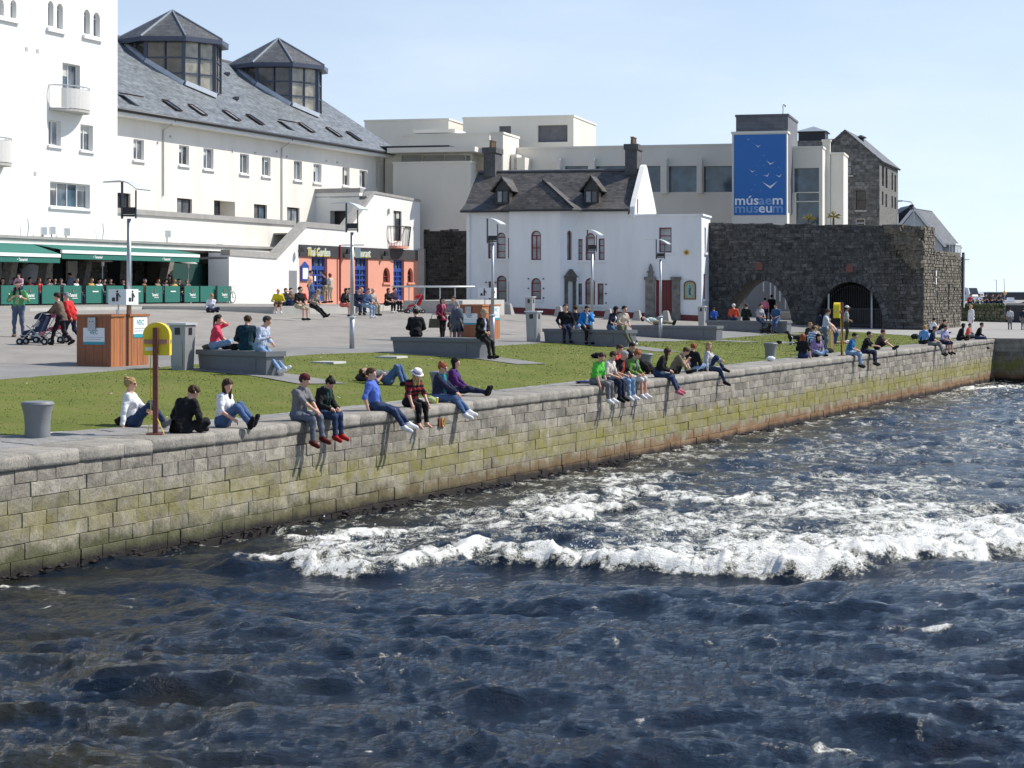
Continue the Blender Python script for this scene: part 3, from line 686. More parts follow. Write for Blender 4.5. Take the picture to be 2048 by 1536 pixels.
# broad churned areas (photo x, y, half width, half height, density) laid on the water plane
PX = 1024 + F * X / Y; PY = HZ + F * (CZ - wz(Y)) / Y
for bx_, by_, sx_b, sy_b, am in ((1600, 1092, 430, 36, .8), (1930, 1062, 320, 46, .8), (1380, 1050, 230, 36, .62), (1720, 1020, 360, 34, .66), (1150, 1010, 190, 40, .56), (1270, 960, 170, 28, .50), (1750, 970, 300, 36, .48), (700, 1102, 140, 26, .62), (850, 1066, 200, 32, .46), (1010, 1046, 200, 36, .48), (1330, 905, 300, 36, .36), (1720, 905, 350, 40, .33), (1920, 790, 220, 30, .34), (2010, 890, 220, 60, .34), (960, 1110, 180, 22, .42)):
    foam = np.maximum(foam, am * np.exp(-((PX - bx_) / sx_b) ** 2 - ((PY - by_) / sy_b) ** 2))
foam = np.maximum(foam, .24 * np.clip((Y - 35) / 6, 0, 1))
turb = rid(perlin(wx * 1.25 + 3, wy * .85)) * .6 + rid(perlin(wx * 2.9, wy * 1.9 + 4)) * .4
churn = np.clip((foam - .2) * 1.6, 0, 1)
fine = fbm(X * 1.9, Y * .95, 5, .6); lace = rid(perlin(wx * 3.4 + fine, wy * 1.9))
foam_glint = foam + churn * (.30 * (turb - .35)) + .12 * fine * (foam > .1)
glint_crest = np.clip((rid(perlin(wx * .9 + 3, wy * .8)) + .5 * rid(perlin(wx * 2.9, wy * 2.0)) - 1.10) * 2.2, 0, 1) * np.clip((fbm(X * .5 + 9, Y * .3, 3) + .2) * 1.6, 0, 1) * (Y < 34)  # pale crest flecks: sun glints of the near water painted as foam colour
foam_glint = np.maximum(foam_glint, glint_crest * .50)
edge = np.exp(-((fd + .3) / .4) ** 2) * np.clip(lace + fine * .7, 0, 1) * .5 * np.clip((Y - 29) / 8, .35, 1)
foam_glint = np.clip(np.maximum(foam_glint, edge), 0, 1.2)
Z = wz(Y) + h * (1 - .5 * churn) + lift * (.72 + .3 * turb) + churn * .11 * (turb - .3) + churn * .03 * fine
# hollow in front of the roller
d_, s_ = seg_d([wpt(*q) for q in [(560, 1150), (900, 1150), (1120, 1150), (1420, 1160), (1700, 1146), (2000, 1116), (2300, 1100)]]); Z -= .10 * np.exp(-(d_ / .9) ** 2)
V = np.stack([X, Y, Z], 2).reshape(-1, 3)
ii = (np.arange(NR - 1)[:, None] * NC + np.arange(NC - 1)[None]).reshape(-1)
Fc = np.stack([ii, ii + 1, ii + NC + 1, ii + NC], 1)
def fastmesh(name, V, Fq, mat, attrs):
    me = bpy.data.meshes.new(name); nv, nf = len(V), len(Fq)
    me.vertices.add(nv); me.vertices.foreach_set('co', V.astype(np.float32).reshape(-1)); me.loops.add(nf * 4); me.polygons.add(nf)
    me.loops.foreach_set('vertex_index', Fq.astype(np.int32).reshape(-1)); me.polygons.foreach_set('loop_start', np.arange(0, nf * 4, 4, dtype=np.int32)); me.polygons.foreach_set('loop_total', np.full(nf, 4, np.int32))
    me.update(calc_edges=True); me.polygons.foreach_set('use_smooth', np.ones(nf, bool)); me.materials.append(M(mat))
    for k, a in attrs.items():
        at = me.attributes.new(k, 'FLOAT', 'POINT'); at.data.foreach_set('value', a.astype(np.float32).reshape(-1))
    o = bpy.data.objects.new(name, me); COL.objects.link(o); return struct(o)
def water_mat(name):
    m, nt, b = _nt(name); L = nt.links.new
    g = nd(nt, 'ShaderNodeNewGeometry'); pos = g.outputs['Position']
    at = nd(nt, 'ShaderNodeAttribute', _attribute_name='foam'); br = nd(nt, 'ShaderNodeAttribute', _attribute_name='peat')
    wc = nd(nt, 'ShaderNodeMixRGB'); wc.inputs['Color1'].default_value = (.0045, .0115, .024, 1); wc.inputs['Color2'].default_value = (.024, .022, .010, 1); L(br.outputs['Fac'], wc.inputs['Fac'])
    # foam edges and holes broken up below mesh resolution
    mp = nd(nt, 'ShaderNodeMapping'); mp.inputs['Scale'].default_value = (1, .55, 1.4); L(pos, mp.inputs[0])
    fn = nd(nt, 'ShaderNodeTexNoise', Scale=3.2, Detail=10.0, Roughness=.72, Distortion=.6); L(mp.outputs[0], fn.inputs['Vector'])
    fn2 = nd(nt, 'ShaderNodeTexNoise', Scale=19.0, Detail=6.0, Roughness=.7, Distortion=1.2); L(mp.outputs[0], fn2.inputs['Vector'])
    nm = nd(nt, 'ShaderNodeMath', _operation='MULTIPLY_ADD'); nm.inputs[1].default_value = .55; L(fn2.outputs['Fac'], nm.inputs[0]); L(fn.outputs['Fac'], nm.inputs[2])
    fa = nd(nt, 'ShaderNodeMath', _operation='MULTIPLY_ADD'); fa.inputs[1].default_value = 3.0; fa.inputs[2].default_value = -2.20; L(nm.outputs[0], fa.inputs[0])
    sm = nd(nt, 'ShaderNodeMath', _operation='ADD'); L(at.outputs['Fac'], sm.inputs[0]); L(fa.outputs[0], sm.inputs[1])
    gate = ramp(nt, [(.12, 0.0), (.34, 1.0)]); L(at.outputs['Fac'], gate.inputs['Fac'])
    cut = ramp(nt, [(.42, 0.0), (.86, 1.0)]); L(sm.outputs[0], cut.inputs['Fac'])
    ff = nd(nt, 'ShaderNodeMath', _operation='MULTIPLY'); L(cut.outputs['Color'], ff.inputs[0]); L(gate.outputs['Color'], ff.inputs[1])
    fcr = ramp(nt, [(.4, (.36, .36, .25)), (.62, (.66, .66, .56)), (.95, (.90, .90, .86))]); L(sm.outputs[0], fcr.inputs['Fac'])
    mx = nd(nt, 'ShaderNodeMixRGB'); L(ff.outputs[0], mx.inputs['Fac']); L(wc.outputs['Color'], mx.inputs['Color1']); L(fcr.outputs['Color'], mx.inputs['Color2'])
    L(mx.outputs['Color'], b.inputs['Base Color'])
    ro = nd(nt, 'ShaderNodeMapRange'); ro.inputs['To Min'].default_value = .04; ro.inputs['To Max'].default_value = .7; L(ff.outputs[0], ro.inputs['Value']); L(ro.outputs[0], b.inputs['Roughness'])
    b.inputs['IOR'].default_value = 1.333; b.inputs['Specular IOR Level'].default_value = .35
    n1 = nd(nt, 'ShaderNodeTexNoise', Scale=5.0, Detail=9.0, Roughness=.68, Distortion=.5); mp2 = nd(nt, 'ShaderNodeMapping'); mp2.inputs['Scale'].default_value = (.8, 1.15, 1); mp2.inputs['Rotation'].default_value = (0, 0, radians(12)); L(pos, mp2.inputs[0]); L(mp2.outputs[0], n1.inputs['Vector'])
    hs_ = nd(nt, 'ShaderNodeMath', _operation='MULTIPLY'); L(ff.outputs[0], hs_.inputs[0]); L(sm.outputs[0], hs_.inputs[1])
    ad = nd(nt, 'ShaderNodeMath', _operation='MULTIPLY_ADD'); ad.inputs[1].default_value = .4; L(hs_.outputs[0], ad.inputs[0]); L(n1.outputs['Fac'], ad.inputs[2])
    n7 = nd(nt, 'ShaderNodeTexNoise', Scale=17.0, Detail=4.0, Roughness=.6, Distortion=.8); L(mp2.outputs[0], n7.inputs['Vector']); ad7 = nd(nt, 'ShaderNodeMath', _operation='MULTIPLY_ADD'); ad7.inputs[1].default_value = .38; L(n7.outputs['Fac'], ad7.inputs[0]); L(ad.outputs[0], ad7.inputs[2]); ad = ad7
    bp = nd(nt, 'ShaderNodeBump', Strength=1.0, Distance=.058); L(ad.outputs[0], bp.inputs['Height']); L(bp.outputs['Normal'], b.inputs['Normal'])
    MATS[name] = m
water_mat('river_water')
peat = np.clip(np.exp(-((X + .215 * Y + 1.2) / 3.2) ** 2) * np.clip((34 - Y) / 8, 0, 1) * 1.1 + .5 * np.exp(-((fd + .6) / .8) ** 2), 0, 1) * np.clip(.45 + .9 * fbm(X * .5, Y * .9, 4), 0, 1)
river = fastmesh('river_water', V, Fc, 'river_water', {'foam': foam_glint, 'peat': peat})
# fine spray thrown up along the roller
rs = np.random.RandomState(8); mb = MB(); cr = [(600, 1128), (700, 1132), (800, 1128), (1150, 1128), (1300, 1130), (1500, 1134), (1700, 1118), (1900, 1100), (2040, 1086)]
for i in range(900):
    k = rs.rand() * (len(cr) - 1); j = int(k); f_ = k - j
    if cr[j][0] == 800: continue
    p = wpt(cr[j][0] * (1 - f_) + cr[j + 1][0] * f_, cr[j][1] * (1 - f_) + cr[j + 1][1] * f_); r = .006 + .012 * rs.rand() ** 2; c = np.array([p[0] + rs.randn() * .1, p[1] + .25 + rs.randn() * .35, float(wz(p[1])) + .22 + abs(rs.randn()) * .13]); mb.add(c + np.array([(r, 0, -r), (-r, r, -r), (-r, -r, -r), (0, 0, r)]), [(0, 2, 1), (0, 1, 3), (1, 2, 3), (2, 0, 3)])
simple('spray', (.9, .91, .92), .4, .02); tag(ob('spray', mb, 'spray', fixn=False), 'fine white spray thrown up along the breaking rapid', 'spray', kind='stuff')
# open water beyond and out to the horizon, and around behind the camera
nxs = np.concatenate([np.linspace(-2500, -60, 10), np.linspace(-50, 60, 90), np.linspace(70, 3000, 16)])
nys = np.concatenate([np.linspace(111, 400, 130), np.geomspace(410, 9000, 30)])
XX, YY = np.meshgrid(nxs, nys); ZZ = np.full_like(XX, -2.27); ZZ += .05 * fbm(XX * .4, YY * .25, 3) * (YY < 300)
ok = []
n = len(nxs)
for j in range(len(nys) - 1):
    for i in range(n - 1): ok.append((j * n + i, j * n + i + 1, (j + 1) * n + i + 1, (j + 1) * n + i))
fastmesh('sea_water', np.stack([XX, YY, ZZ], 2).reshape(-1, 3), np.array(ok), 'river_water', {'foam': np.zeros(XX.size), 'peat': np.zeros(XX.size)})
mb = MB()
mb.poly([(-60, -60, -1.75), (60, -60, -1.75), (60, 11.6, -1.75), (-60, 11.6, -1.75)]); mb.poly([(6.4, 11.6, -1.78), (80, 11.6, -1.78), (120, 111.5, -2.3), (37.5, 111.5, -2.3)])
o = ob('wide_water', mb, 'river_water', fixn=False); struct(o)
# ------------------------------------------------------------------ building tools
def wall_with_holes(mb, fr, t0, t1, z0, z1, holes, w=0.0, m=0, depth=.18, mrev=None):
    """front sheet of a wall in frame fr at offset w with openings [(ta,tb,za,zb,arch)] and reveals"""
    mrev = m if mrev is None else mrev
    ts = sorted(set([t0, t1] + [x for h in holes for x in h[:2] if t0 < x < t1])); zs = sorted(set([z0, z1] + [x for h in holes for x in h[2:4] if z0 < x < z1]))
    for a, b in zip(ts[:-1], ts[1:]):
        for c, d in zip(zs[:-1], zs[1:]):
            tm, zm = (a + b) / 2, (c + d) / 2
            if any(h[0] < tm < h[1] and h[2] < zm < h[3] for h in holes): continue
            mb.poly([fr.p(a, w, c), fr.p(b, w, c), fr.p(b, w, d), fr.p(a, w, d)], m)
    for h in holes:
        ta, tb, za, zb, arch = h[:5]; dp = h[5] if len(h) > 5 else depth
        if arch:
            r = (tb - ta) / 2; zc = zb - r; cx = (ta + tb) / 2; arcp = [(cx - r * cos(x), zc + r * sin(x)) for x in np.linspace(0, pi, 11)]
            mb.poly([fr.p(ta, w, zb)] + [fr.p(x, w, z) for x, z in arcp[:6]], m); mb.poly([fr.p(tb, w, zb)] + [fr.p(x, w, z) for x, z in arcp[:4:-1]], m)
            loop = [(ta, za)] + arcp + [(tb, za)]
        else: loop = [(ta, za), (ta, zb), (tb, zb), (tb, za)]
        n = len(loop)
        for i in range(n):
            p, q = loop[i], loop[(i + 1) % n]
            mb.poly([fr.p(p[0], w, p[1]), fr.p(q[0], w, q[1]), fr.p(q[0], w - dp, q[1]), fr.p(p[0], w - dp, p[1])], mrev)
def hole(fr, x0, y0, x1, y1, arch=False, w=0.0, depth=.18):
    t0, t1, z0, z1 = fr.rect(x0, y0, x1, y1, w); return (t0, t1, z0, z1, arch, depth)
def window(par, fr, h, w=0.0, frame='window_white', glass='glass_grey', mull=1, trans=0, sill='window_white', fw=.06, name='window', bars=None, sill_out=.12, curtain=False):
    """frame mesh (part) with pane(s) and sill as sub-parts, standing back in the opening"""
    ta, tb, za, zb, arch = h[:5]; dp = h[5] if len(h) > 5 else .18; mb = MB(); wi, wo = w - dp - .02, w - dp + .05
    zt = zb - ((tb - ta) / 2 if arch else 0)
    mb.fbox(fr, ta, ta + fw, wi, wo, za, zt); mb.fbox(fr, tb - fw, tb, wi, wo, za, zt); mb.fbox(fr, ta + fw, tb - fw, wi, wo, za, za + fw)
    if arch:
        r = (tb - ta) / 2; cx = (ta + tb) / 2; a = np.linspace(0, pi, 11)
        for i in range(10):
            o = [(cx - r * cos(x), zt + r * sin(x)) for x in (a[i], a[i + 1])]; q = [(cx - (r - fw) * cos(x), zt + (r - fw) * sin(x)) for x in (a[i + 1], a[i])]
            mb.prism([fr.p(x, wo, z) for x, z in o + q], -fr.n * .07)
        mb.fbox(fr, ta + fw, tb - fw, wi, wo, zt - fw / 2, zt + fw / 2)
    else: mb.fbox(fr, ta + fw, tb - fw, wi, wo, zb - fw, zb)
    for i in range(mull): 
        x = ta + (tb - ta) * (i + 1) / (mull + 1); mb.fbox(fr, x - fw * .45, x + fw * .45, wi, wo - .01, za + fw, zt - fw * .5 if arch else zb - fw)
    for i in range(trans):
        z = za + (zt - za) * (i + 1) / (trans + 1); mb.fbox(fr, ta + fw, tb - fw, wi, wo - .012, z - fw * .4, z + fw * .4)
    o = ob(name, mb, frame, par)
    pb = MB(); wg = w - dp - .005; pts = [fr.p(ta, wg, za), fr.p(tb, wg, za)]
    if arch: pts += [fr.p(cx + r * cos(x), wg, zt + r * sin(x)) for x in np.linspace(0, pi, 13)]
    else: pts += [fr.p(tb, wg, zb), fr.p(ta, wg, zb)]
    if arch or mull == 0: pb.prism(pts, -fr.n * .02); ob('pane', pb, glass, o)
    else:
        alt = ['glass_grey', 'glass_pale', 'glass_dark', 'glass_blue', 'curtain']
        for i in range(mull + 1):
            a_, b_ = ta + (tb - ta) * i / (mull + 1), ta + (tb - ta) * (i + 1) / (mull + 1); pb = MB(); pb.fbox(fr, a_ + .003, b_ - .003, wg - .02, wg, za, zb); ob('pane', pb, glass if rnd.random() < .4 else rnd.choice(alt[:4]), o)
            if rnd.random() < .3: cb_ = MB(); cb_.fbox(fr, a_ + .05, b_ - .05, wg + .002, wg + .006, zb - (zb - za) * (.2 + .3 * rnd.random()), zb - .05); ob('blind', cb_, 'curtain', o)
    if sill:
        sb = MB(); sb.fbox(fr, ta - .1, tb + .1, w - dp, w + sill_out, za - .14, za - .004); ob('sill', sb, sill, o)
    return o
def roof_sheet(name, quad, mat, parent, thick=.12, uaxis=None):
    """pitched plane from 4 corners (eave a, eave b, ridge b, ridge a) with slate coordinates"""
    q = [np.array(p, float) for p in quad]; u = q[1] - q[0]; u /= np.linalg.norm(u); v = q[3] - q[0]; v -= u * (v @ u); v /= np.linalg.norm(v); nn = np.cross(u, v); nn /= np.linalg.norm(nn)
    if nn[2] < 0: nn = -nn
    V = q + [p - nn * thick for p in q]; Fc = [(0, 1, 2, 3), (7, 6, 5, 4)] + [(i, 4 + i, 4 + (i + 1) % 4, (i + 1) % 4) for i in range(4)]
    ru = [(p - q[0]) @ u for p in V]; rv = [(p - q[0]) @ v for p in V]
    o = mk(name, np.array(V), Fc, mat, parent, attrs={'ru': ru, 'rv': rv}); return o
def tri_sheet(name, tri, mat, parent, thick=.1):
    q = [np.array(p, float) for p in tri]; n = len(q); u = q[1] - q[0]; u /= np.linalg.norm(u); v = q[2] - q[0]; v -= u * (v @ u); v /= np.linalg.norm(v); nn = np.cross(u, v)
    if nn[2] < 0: nn = -nn
    V = q + [p - nn * thick for p in q]; Fc = [tuple(range(n)), tuple(range(2 * n - 1, n - 1, -1))] + [(i, n + i, n + (i + 1) % n, (i + 1) % n) for i in range(n)]
    return mk(name, np.array(V), Fc, mat, parent, attrs={'ru': [(p - q[0]) @ u for p in V], 'rv': [(p - q[0]) @ v for p in V]})
def rubble(name, fr, t0, t1, z0, z1, mat, parent, sw=.36, sh=.17, w=0.0, keep=None, seed=1, proud=.05, top=None):
    """rubble facing: every stone a small uneven block"""
    rs = np.random.RandomState(seed); V, Fc, T = [], [], []; nb = 0; z = z0
    while z < z1:
        h = sh * (.7 + .7 * rs.rand()); t = t0 - rs.rand() * sw
        while t < t1:
            l = sw * (.5 + 1.1 * rs.rand()); zz = z + (rs.rand() - .5) * .03; a, b, c, d = t + .008, min(t + l, t1) - .008, zz + .006, zz + h - .006; t += l
            if a < t0: a = t0
            if b - a < .06: continue
            tm, zm = (a + b) / 2, (c + d) / 2
            if keep is not None and not keep(tm, zm): continue
            if top is not None and d > top(tm): 
                d = min(d, top(tm) + .06 * rs.rand())
                if d - c < .04: continue
            pr = w + proud * (.3 + rs.rand()); j = lambda: (rs.rand() - .5) * .04; e = .022
            vs = [fr.p(a, w - .06, c), fr.p(b, w - .06, c), fr.p(b, w - .06, d), fr.p(a, w - .06, d), fr.p(a + e + abs(j()), pr, c + e * .6), fr.p(b - e, pr + j() * .5, c + e * .6 + abs(j()) * .4), fr.p(b - e - abs(j()), pr, d - e * .6), fr.p(a + e, pr + j() * .5, d - e * .6)]
            V += vs; Fc += [(nb + 4, nb + 5, nb + 6, nb + 7)] + [(nb + i, nb + (i + 1) % 4, nb + 4 + (i + 1) % 4, nb + 4 + i) for i in range(4)]; T += [rs.rand()] * 8; nb += 8
        z += h
    o = mk(name, np.array(V), Fc, mat, parent, attrs={'tone': T}); o['kind'] = 'stuff'; return o

# ------------------------------------------------------------------ long white block with slate roof and two glazed lanterns
LU = np.array([.337, .9415])
_d = 116.0
LF = Fr(((235 - 1024) * _d / F, _d), LU)
tR = LF.at(783)[0]
GZ0 = 1.2
lb = thing('apartment_block', LF.p(0, 0, GZ0), 'long cream block with grey slate roof and two glazed roof lanterns', 'building')
row1 = [(267, 279, 288, 320), (358, 291, 378, 330), (407, 297, 427, 338), (480, 308, 498, 347), (524, 314, 541, 352), (588, 322, 604, 360), (627, 328, 643, 365), (685, 334, 699, 371), (719, 341, 734, 375)]
row2 = [(233, 386, 261, 425), (354, 397, 384, 430), (428, 402, 470, 437), (508, 409, 534, 441), (574, 415, 599, 466)]
H1 = [hole(LF, *r) for r in row1]; H2 = [hole(LF, *r) for r in row2]; H2[2] = H2[2][:5] + (1.3,)
zE = LF.at(500, 272)[1] + .0
mb = MB(); wall_with_holes(mb, LF, -14, tR, LF.at(150, 480, 2.6)[1], zE + .3, H1 + H2, 0, 0, .24)
mb.poly([LF.p(tR, 0, GZ0 - .5), LF.p(tR, -18, GZ0 - .5), LF.p(tR, -18, zE + .3), LF.p(tR, -9, zE + 6.0), LF.p(tR, 0, zE + .3)])
mb.poly([LF.p(-14, -18, GZ0 - .5), LF.p(tR, -18, GZ0 - .5), LF.p(tR, -18, zE + .3), LF.p(-14, -18, zE + .3)])
ob('wall', mb, 'cream_wall', lb, fixn=False)
for i, h in enumerate(H1): window(lb, LF, h, 0, 'window_white', 'glass_grey' if i != 1 else 'glass_dark', 1)
for i, h in enumerate(H2):
    if i == 2: window(lb, LF, (h[0], h[0] + (h[1] - h[0]) * .45, h[2], h[3], False, .3), 0, 'window_brown', 'glass_dark', 0, 0, None)
    window(lb, LF, h, 0, 'window_brown', 'glass_pale' if i in (1, 3, 4) else 'glass_dark', 1, 0, None, .09)
mb = MB(); mb.fbox(LF, H2[2][0], H2[2][1], -1.34, -1.30, H2[2][2], H2[2][3]); ob('recess_back', mb, 'cream_wall', lb)
# eaves, gutter, roof
OV = .85; PIT = .64; zG = zE + .32; RW = 9.2
zR = zG + PIT * (RW + OV)
rf = roof_sheet('roof', [LF.p(-14, OV, zG), LF.p(tR + .45, OV, zG), LF.p(tR + .45, -RW, zR), LF.p(-14, -RW, zR)], 'slate_blue', lb, .16)
roof_sheet('rear_roof', [LF.p(-14, -2 * RW - OV, zG), LF.p(tR + .45, -2 * RW - OV, zG), LF.p(tR + .45, -RW, zR), LF.p(-14, -RW, zR)], 'slate_blue', lb, .16)
mb = MB(); mb.fbox(LF, -14, tR + .4, 0.002, OV - .05, zG - .42, zG - .22); ob('soffit', mb, 'white_wall', lb)
mb = MB(); mb.tube([LF.p(-14, OV + .06, zG - .12), LF.p(tR + .5, OV + .06, zG - .12)], .11, 8); ob('gutter', mb, 'gutter', lb, smooth=True)
for px, y0, y1 in ((325, 245, 392), (562, 290, 470), (753, 325, 375)):
    t = LF.at(px)[0]; za = LF.at(px, y1)[1]; zb = zG - .45; mb = MB(); mb.tube([LF.p(t, .07, za), LF.p(t, .07, zb - .35), LF.p(t + .1, OV, zb + .18)], .05, 6); ob('downpipe', mb, 'pale_concrete', lb)
mb = MB(); mb.tube([LF.p(-14, -RW, zR + .03), LF.p(tR + .45, -RW, zR + .03)], .12, 6); ob('ridge', mb, 'slate_wall', rf)
# vents and boxes along the wall under the eaves
for px, y in ((315, 285), (340, 273), (465, 302), (510, 306), (553, 303), (573, 313), (652, 322), (674, 325)):
    t, z = LF.at(px, y); mb = MB(); mb.fbox(LF, t - .08, t + .08, 0, .06, z - .06, z + .06); ob('vent', mb, 'pale_concrete', lb)
RV = LF.u * 0 + LF.n * (RW + OV) * 1.0
def on_roof(px, py):
    """hit of the photo ray with the front roof plane"""
    o = np.array([0, 0, CZ]); d = np.array([(px - 1024) / F, 1.0, -(py - HZ) / F]); a = LF.p(0, OV, zG); nv = np.cross(LF.u, LF.p(0, -RW, zR) - a); k = ((a - o) @ nv) / (d @ nv); return o + d * k
rup = LF.p(0, -RW, zR) - LF.p(0, OV, zG); rup /= np.linalg.norm(rup); rnn = np.cross(LF.u, rup); rnn = rnn if rnn[2] > 0 else -rnn
for i, (px, py) in enumerate([(257, 201), (343, 213), (394, 222), (462, 233), (509, 241), (572, 252), (612, 257), (667, 266), (707, 274)]):
    c = on_roof(px, py); mb = MB(); W_, H_ = .33, .62; opn = i in (0, 5); tilt = rup
    nn = rnn
    if opn: 
        a = radians(-22); tilt = rup * cos(a) + rnn * sin(a); nn = rnn * cos(a) - rup * sin(a)
    cc_ = c + rnn * (.06 + (.28 if opn else 0))
    for (sx, sy, wx_, wy_) in ((-W_, 0, .045, 2 * H_), (W_, 0, .045, 2 * H_), (0, -H_, 2 * W_, .05), (0, H_, 2 * W_, .05)):
        a_ = cc_ + LF.u * (sx - wx_ / 2) + tilt * (sy - wy_ / 2); mb.prism([a_, a_ + LF.u * wx_, a_ + LF.u * wx_ + tilt * wy_, a_ + tilt * wy_], nn * .08)
    sk = ob('skylight', mb, 'window_brown', lb); pb = MB(); a_ = cc_ - LF.u * W_ - tilt * H_; pb.prism([a_, a_ + LF.u * 2 * W_, a_ + LF.u * 2 * W_ + tilt * 2 * H_, a_ + tilt * 2 * H_], nn * .03); ob('pane', pb, ('glass_pale' if i in (2, 3, 6, 7) else 'glass_blue') if not opn else 'glass_dark', sk)
    if opn:
        pb = MB(); a_ = c - LF.u * W_ - rup * H_ + rnn * .02; pb.prism([a_, a_ + LF.u * 2 * W_, a_ + LF.u * 2 * W_ + rup * 2 * H_, a_ + rup * 2 * H_], rnn * .01); ob('opening', pb, 'black_metal', sk)
for px, py in ((453, 150), (471, 199)):
    c = on_roof(px, py); mb = MB(); mb.box(c + rnn * .1, (.35, .4, .2), .3); ob('roof_vent', mb, 'slate_wall', lb)
# lanterns
def lantern(pxc, apex_y, eave_y):
    # centre 6 m behind the wall line
    t = LF.at(pxc, HZ, -6.0)[0]; c = LF.p(t, -6.0, 0); D = c[1]; za = CZ + (HZ - apex_y) * D / F; ze = CZ + (HZ - eave_y) * D / F
    Rb, Re = 3.25, 3.85; ang = [radians(-90 + 22.5 + 45 * i) for i in range(8)]
    lt = MB()
    ring = lambda R, z: [np.array([c[0] + R * cos(a), c[1] + R * sin(a), z]) for a in ang]
    eo = ring(Re, ze - .05); ap = np.array([c[0], c[1], za])
    rootp = MB(); rootp.add(ring(Re, ze - .35) + ring(Re, ze - .05), [tuple(range(8))[::-1]] + [(i, (i + 1) % 8, 8 + (i + 1) % 8, 8 + i) for i in range(8)])
    L_ = ob('lantern', rootp, 'lantern_blue', lb)
    for i in range(8):
        tri_sheet('lantern_roof', [eo[i], eo[(i + 1) % 8], ap], 'slate_dark', L_, .05)
    hp = MB()
    for i in range(8): hp.tube([eo[i] + (0, 0, .03), ap + (0, 0, .05)], .07, 5)
    ob('hip_rolls', hp, 'lead', L_)
    bt = ring(Rb, 0); zb = 13.2; fm = MB(); gl = MB(); 
    for i in range(8):
        a, b = bt[i], bt[(i + 1) % 8]; d = (b - a); l = np.linalg.norm(d); d /= l; nrm = np.array([d[1], -d[0], 0])
        A = lambda x, z: np.array([a[0] + d[0] * x, a[1] + d[1] * x, z])
        # corner posts, mullion, rails
        fm.bar(A(0, zb), A(0, ze - .3), .22, .22); fm.bar(A(l / 2, zb), A(l / 2, ze - .3), .11, .11)
        for k in range(1, 6):
            z = ze - .35 - k * 1.03
            if z > zb: fm.bar(A(0, z), A(l, z), .09, .10)
        pb = MB()
        if i in (0, 7, 6, 1, 5):
            for k in range(4):
                z1 = ze - .35 - k * 1.03; z0 = z1 - 1.0
                for q in (0, 1):
                    p0, p1 = .12 + q * l / 2, l / 2 - .06 + q * l / 2
                    pb = MB(); pb.prism([A(p0, z0) - nrm * .02, A(p1, z0) - nrm * .02, A(p1, z1) - nrm * .02, A(p0, z1) - nrm * .02], -nrm * .02); ob('pane', pb, 'glass_blind_sunlit' if i in (0, 1) else 'glass_brown', L_)  # two sunward faces get paler blind-toned glass, sunlight put into the colour
        else:
            pb.prism([A(0, zb) - nrm * .02, A(l, zb) - nrm * .02, A(l, ze - .35) - nrm * .02, A(0, ze - .35) - nrm * .02], -nrm * .02); ob('pane', pb, 'glass_brown', L_)
    ob('glazing_bars', fm, 'lantern_blue', L_)
    # white lead flashing where the glass meets the slope
    fl = MB(); q = [bt[7], bt[0], bt[1]]
    def drop(p):   # height of slope under a point
        r = p - LF.o; w = r @ LF.n; return zG + PIT * (OV - w)
    for a, b in ((bt[6], bt[7]), (bt[7], bt[0]), (bt[0], bt[1])):
        a = np.array([a[0], a[1], drop(a) + .12]); b = np.array([b[0], b[1], drop(b) + .12]); o_ = (a + b) / 2 - np.array([c[0], c[1], (a[2] + b[2]) / 2]); o_ /= np.linalg.norm(o_)
        fl.bar(a + o_ * .12, b + o_ * .12, .32, .30)
    ob('flashing', fl, 'lead_white', L_)
lantern(345, 22, 84); lantern(557, 78, 134)

# ------------------------------------------------------------------ white tower block on the left
TW = 1.9
tT = LF.at(235, HZ, TW)[0]
tb_ = thing('tower_block', LF.p(tT, TW, GZ0), 'tall white rendered block with arched windows and curved balconies at the left edge', 'building')
arch = [(-8, -4, 8, 30), (21, 0, 33, 36), (96, 2, 107, 52), (114, 7, 126, 58), (168, 19, 180, 68), (187, 25, 200, 73)]
rec = [(125, 128, 160, 207), (97, 241, 122, 291), (161, 250, 186, 301), (100, 366, 180, 415)]
HA = [hole(LF, *r, True, TW, .26) for r in arch]; HB = [hole(LF, *r, False, TW, .26) for r in rec]
zT0 = LF.at(120, 476, TW)[1]
mb = MB(); wall_with_holes(mb, LF, -40, tT, zT0 - .4, 22, HA + HB, TW, 0, .26)
for q in ([LF.p(tT, TW, zT0 - .4), LF.p(tT, -14, zT0 - .4), LF.p(tT, -14, 22), LF.p(tT, TW, 22)], [LF.p(-40, TW, 22), LF.p(tT, TW, 22), LF.p(tT, -14, 22), LF.p(-40, -14, 22)]): mb.poly(q)
ob('wall', mb, 'white_wall', tb_, fixn=False)
for h in HA: window(tb_, LF, h, TW, 'window_white', 'glass_grey', 0, 0, None, .05)
for i in range(0, 6, 2):
    sb = MB(); sb.fbox(LF, HA[i][0] - .15, HA[i + 1][1] + .15, TW - .2, TW + .14, HA[i + 1][2] - .26, HA[i + 1][2] - .06); ob('sill', sb, 'window_white', tb_)
for i, h in enumerate(HB): window(tb_, LF, h, TW, 'window_white', 'glass_grey', 1 if i < 3 else 3, 0, 'window_white' if i else None, .06)
for px, py in ((53, 98), (75, 102), (70, 347)):
    t, z = LF.at(px, py, TW); mb = MB(); mb.fbox(LF, t - .11, t + .11, TW, TW + .02, z - .1, z + .1); ob('vent', mb, 'pale_concrete', tb_)
simple('mesh_panel', (.62, .61, .58), .5, .06, 8, .2, 90)
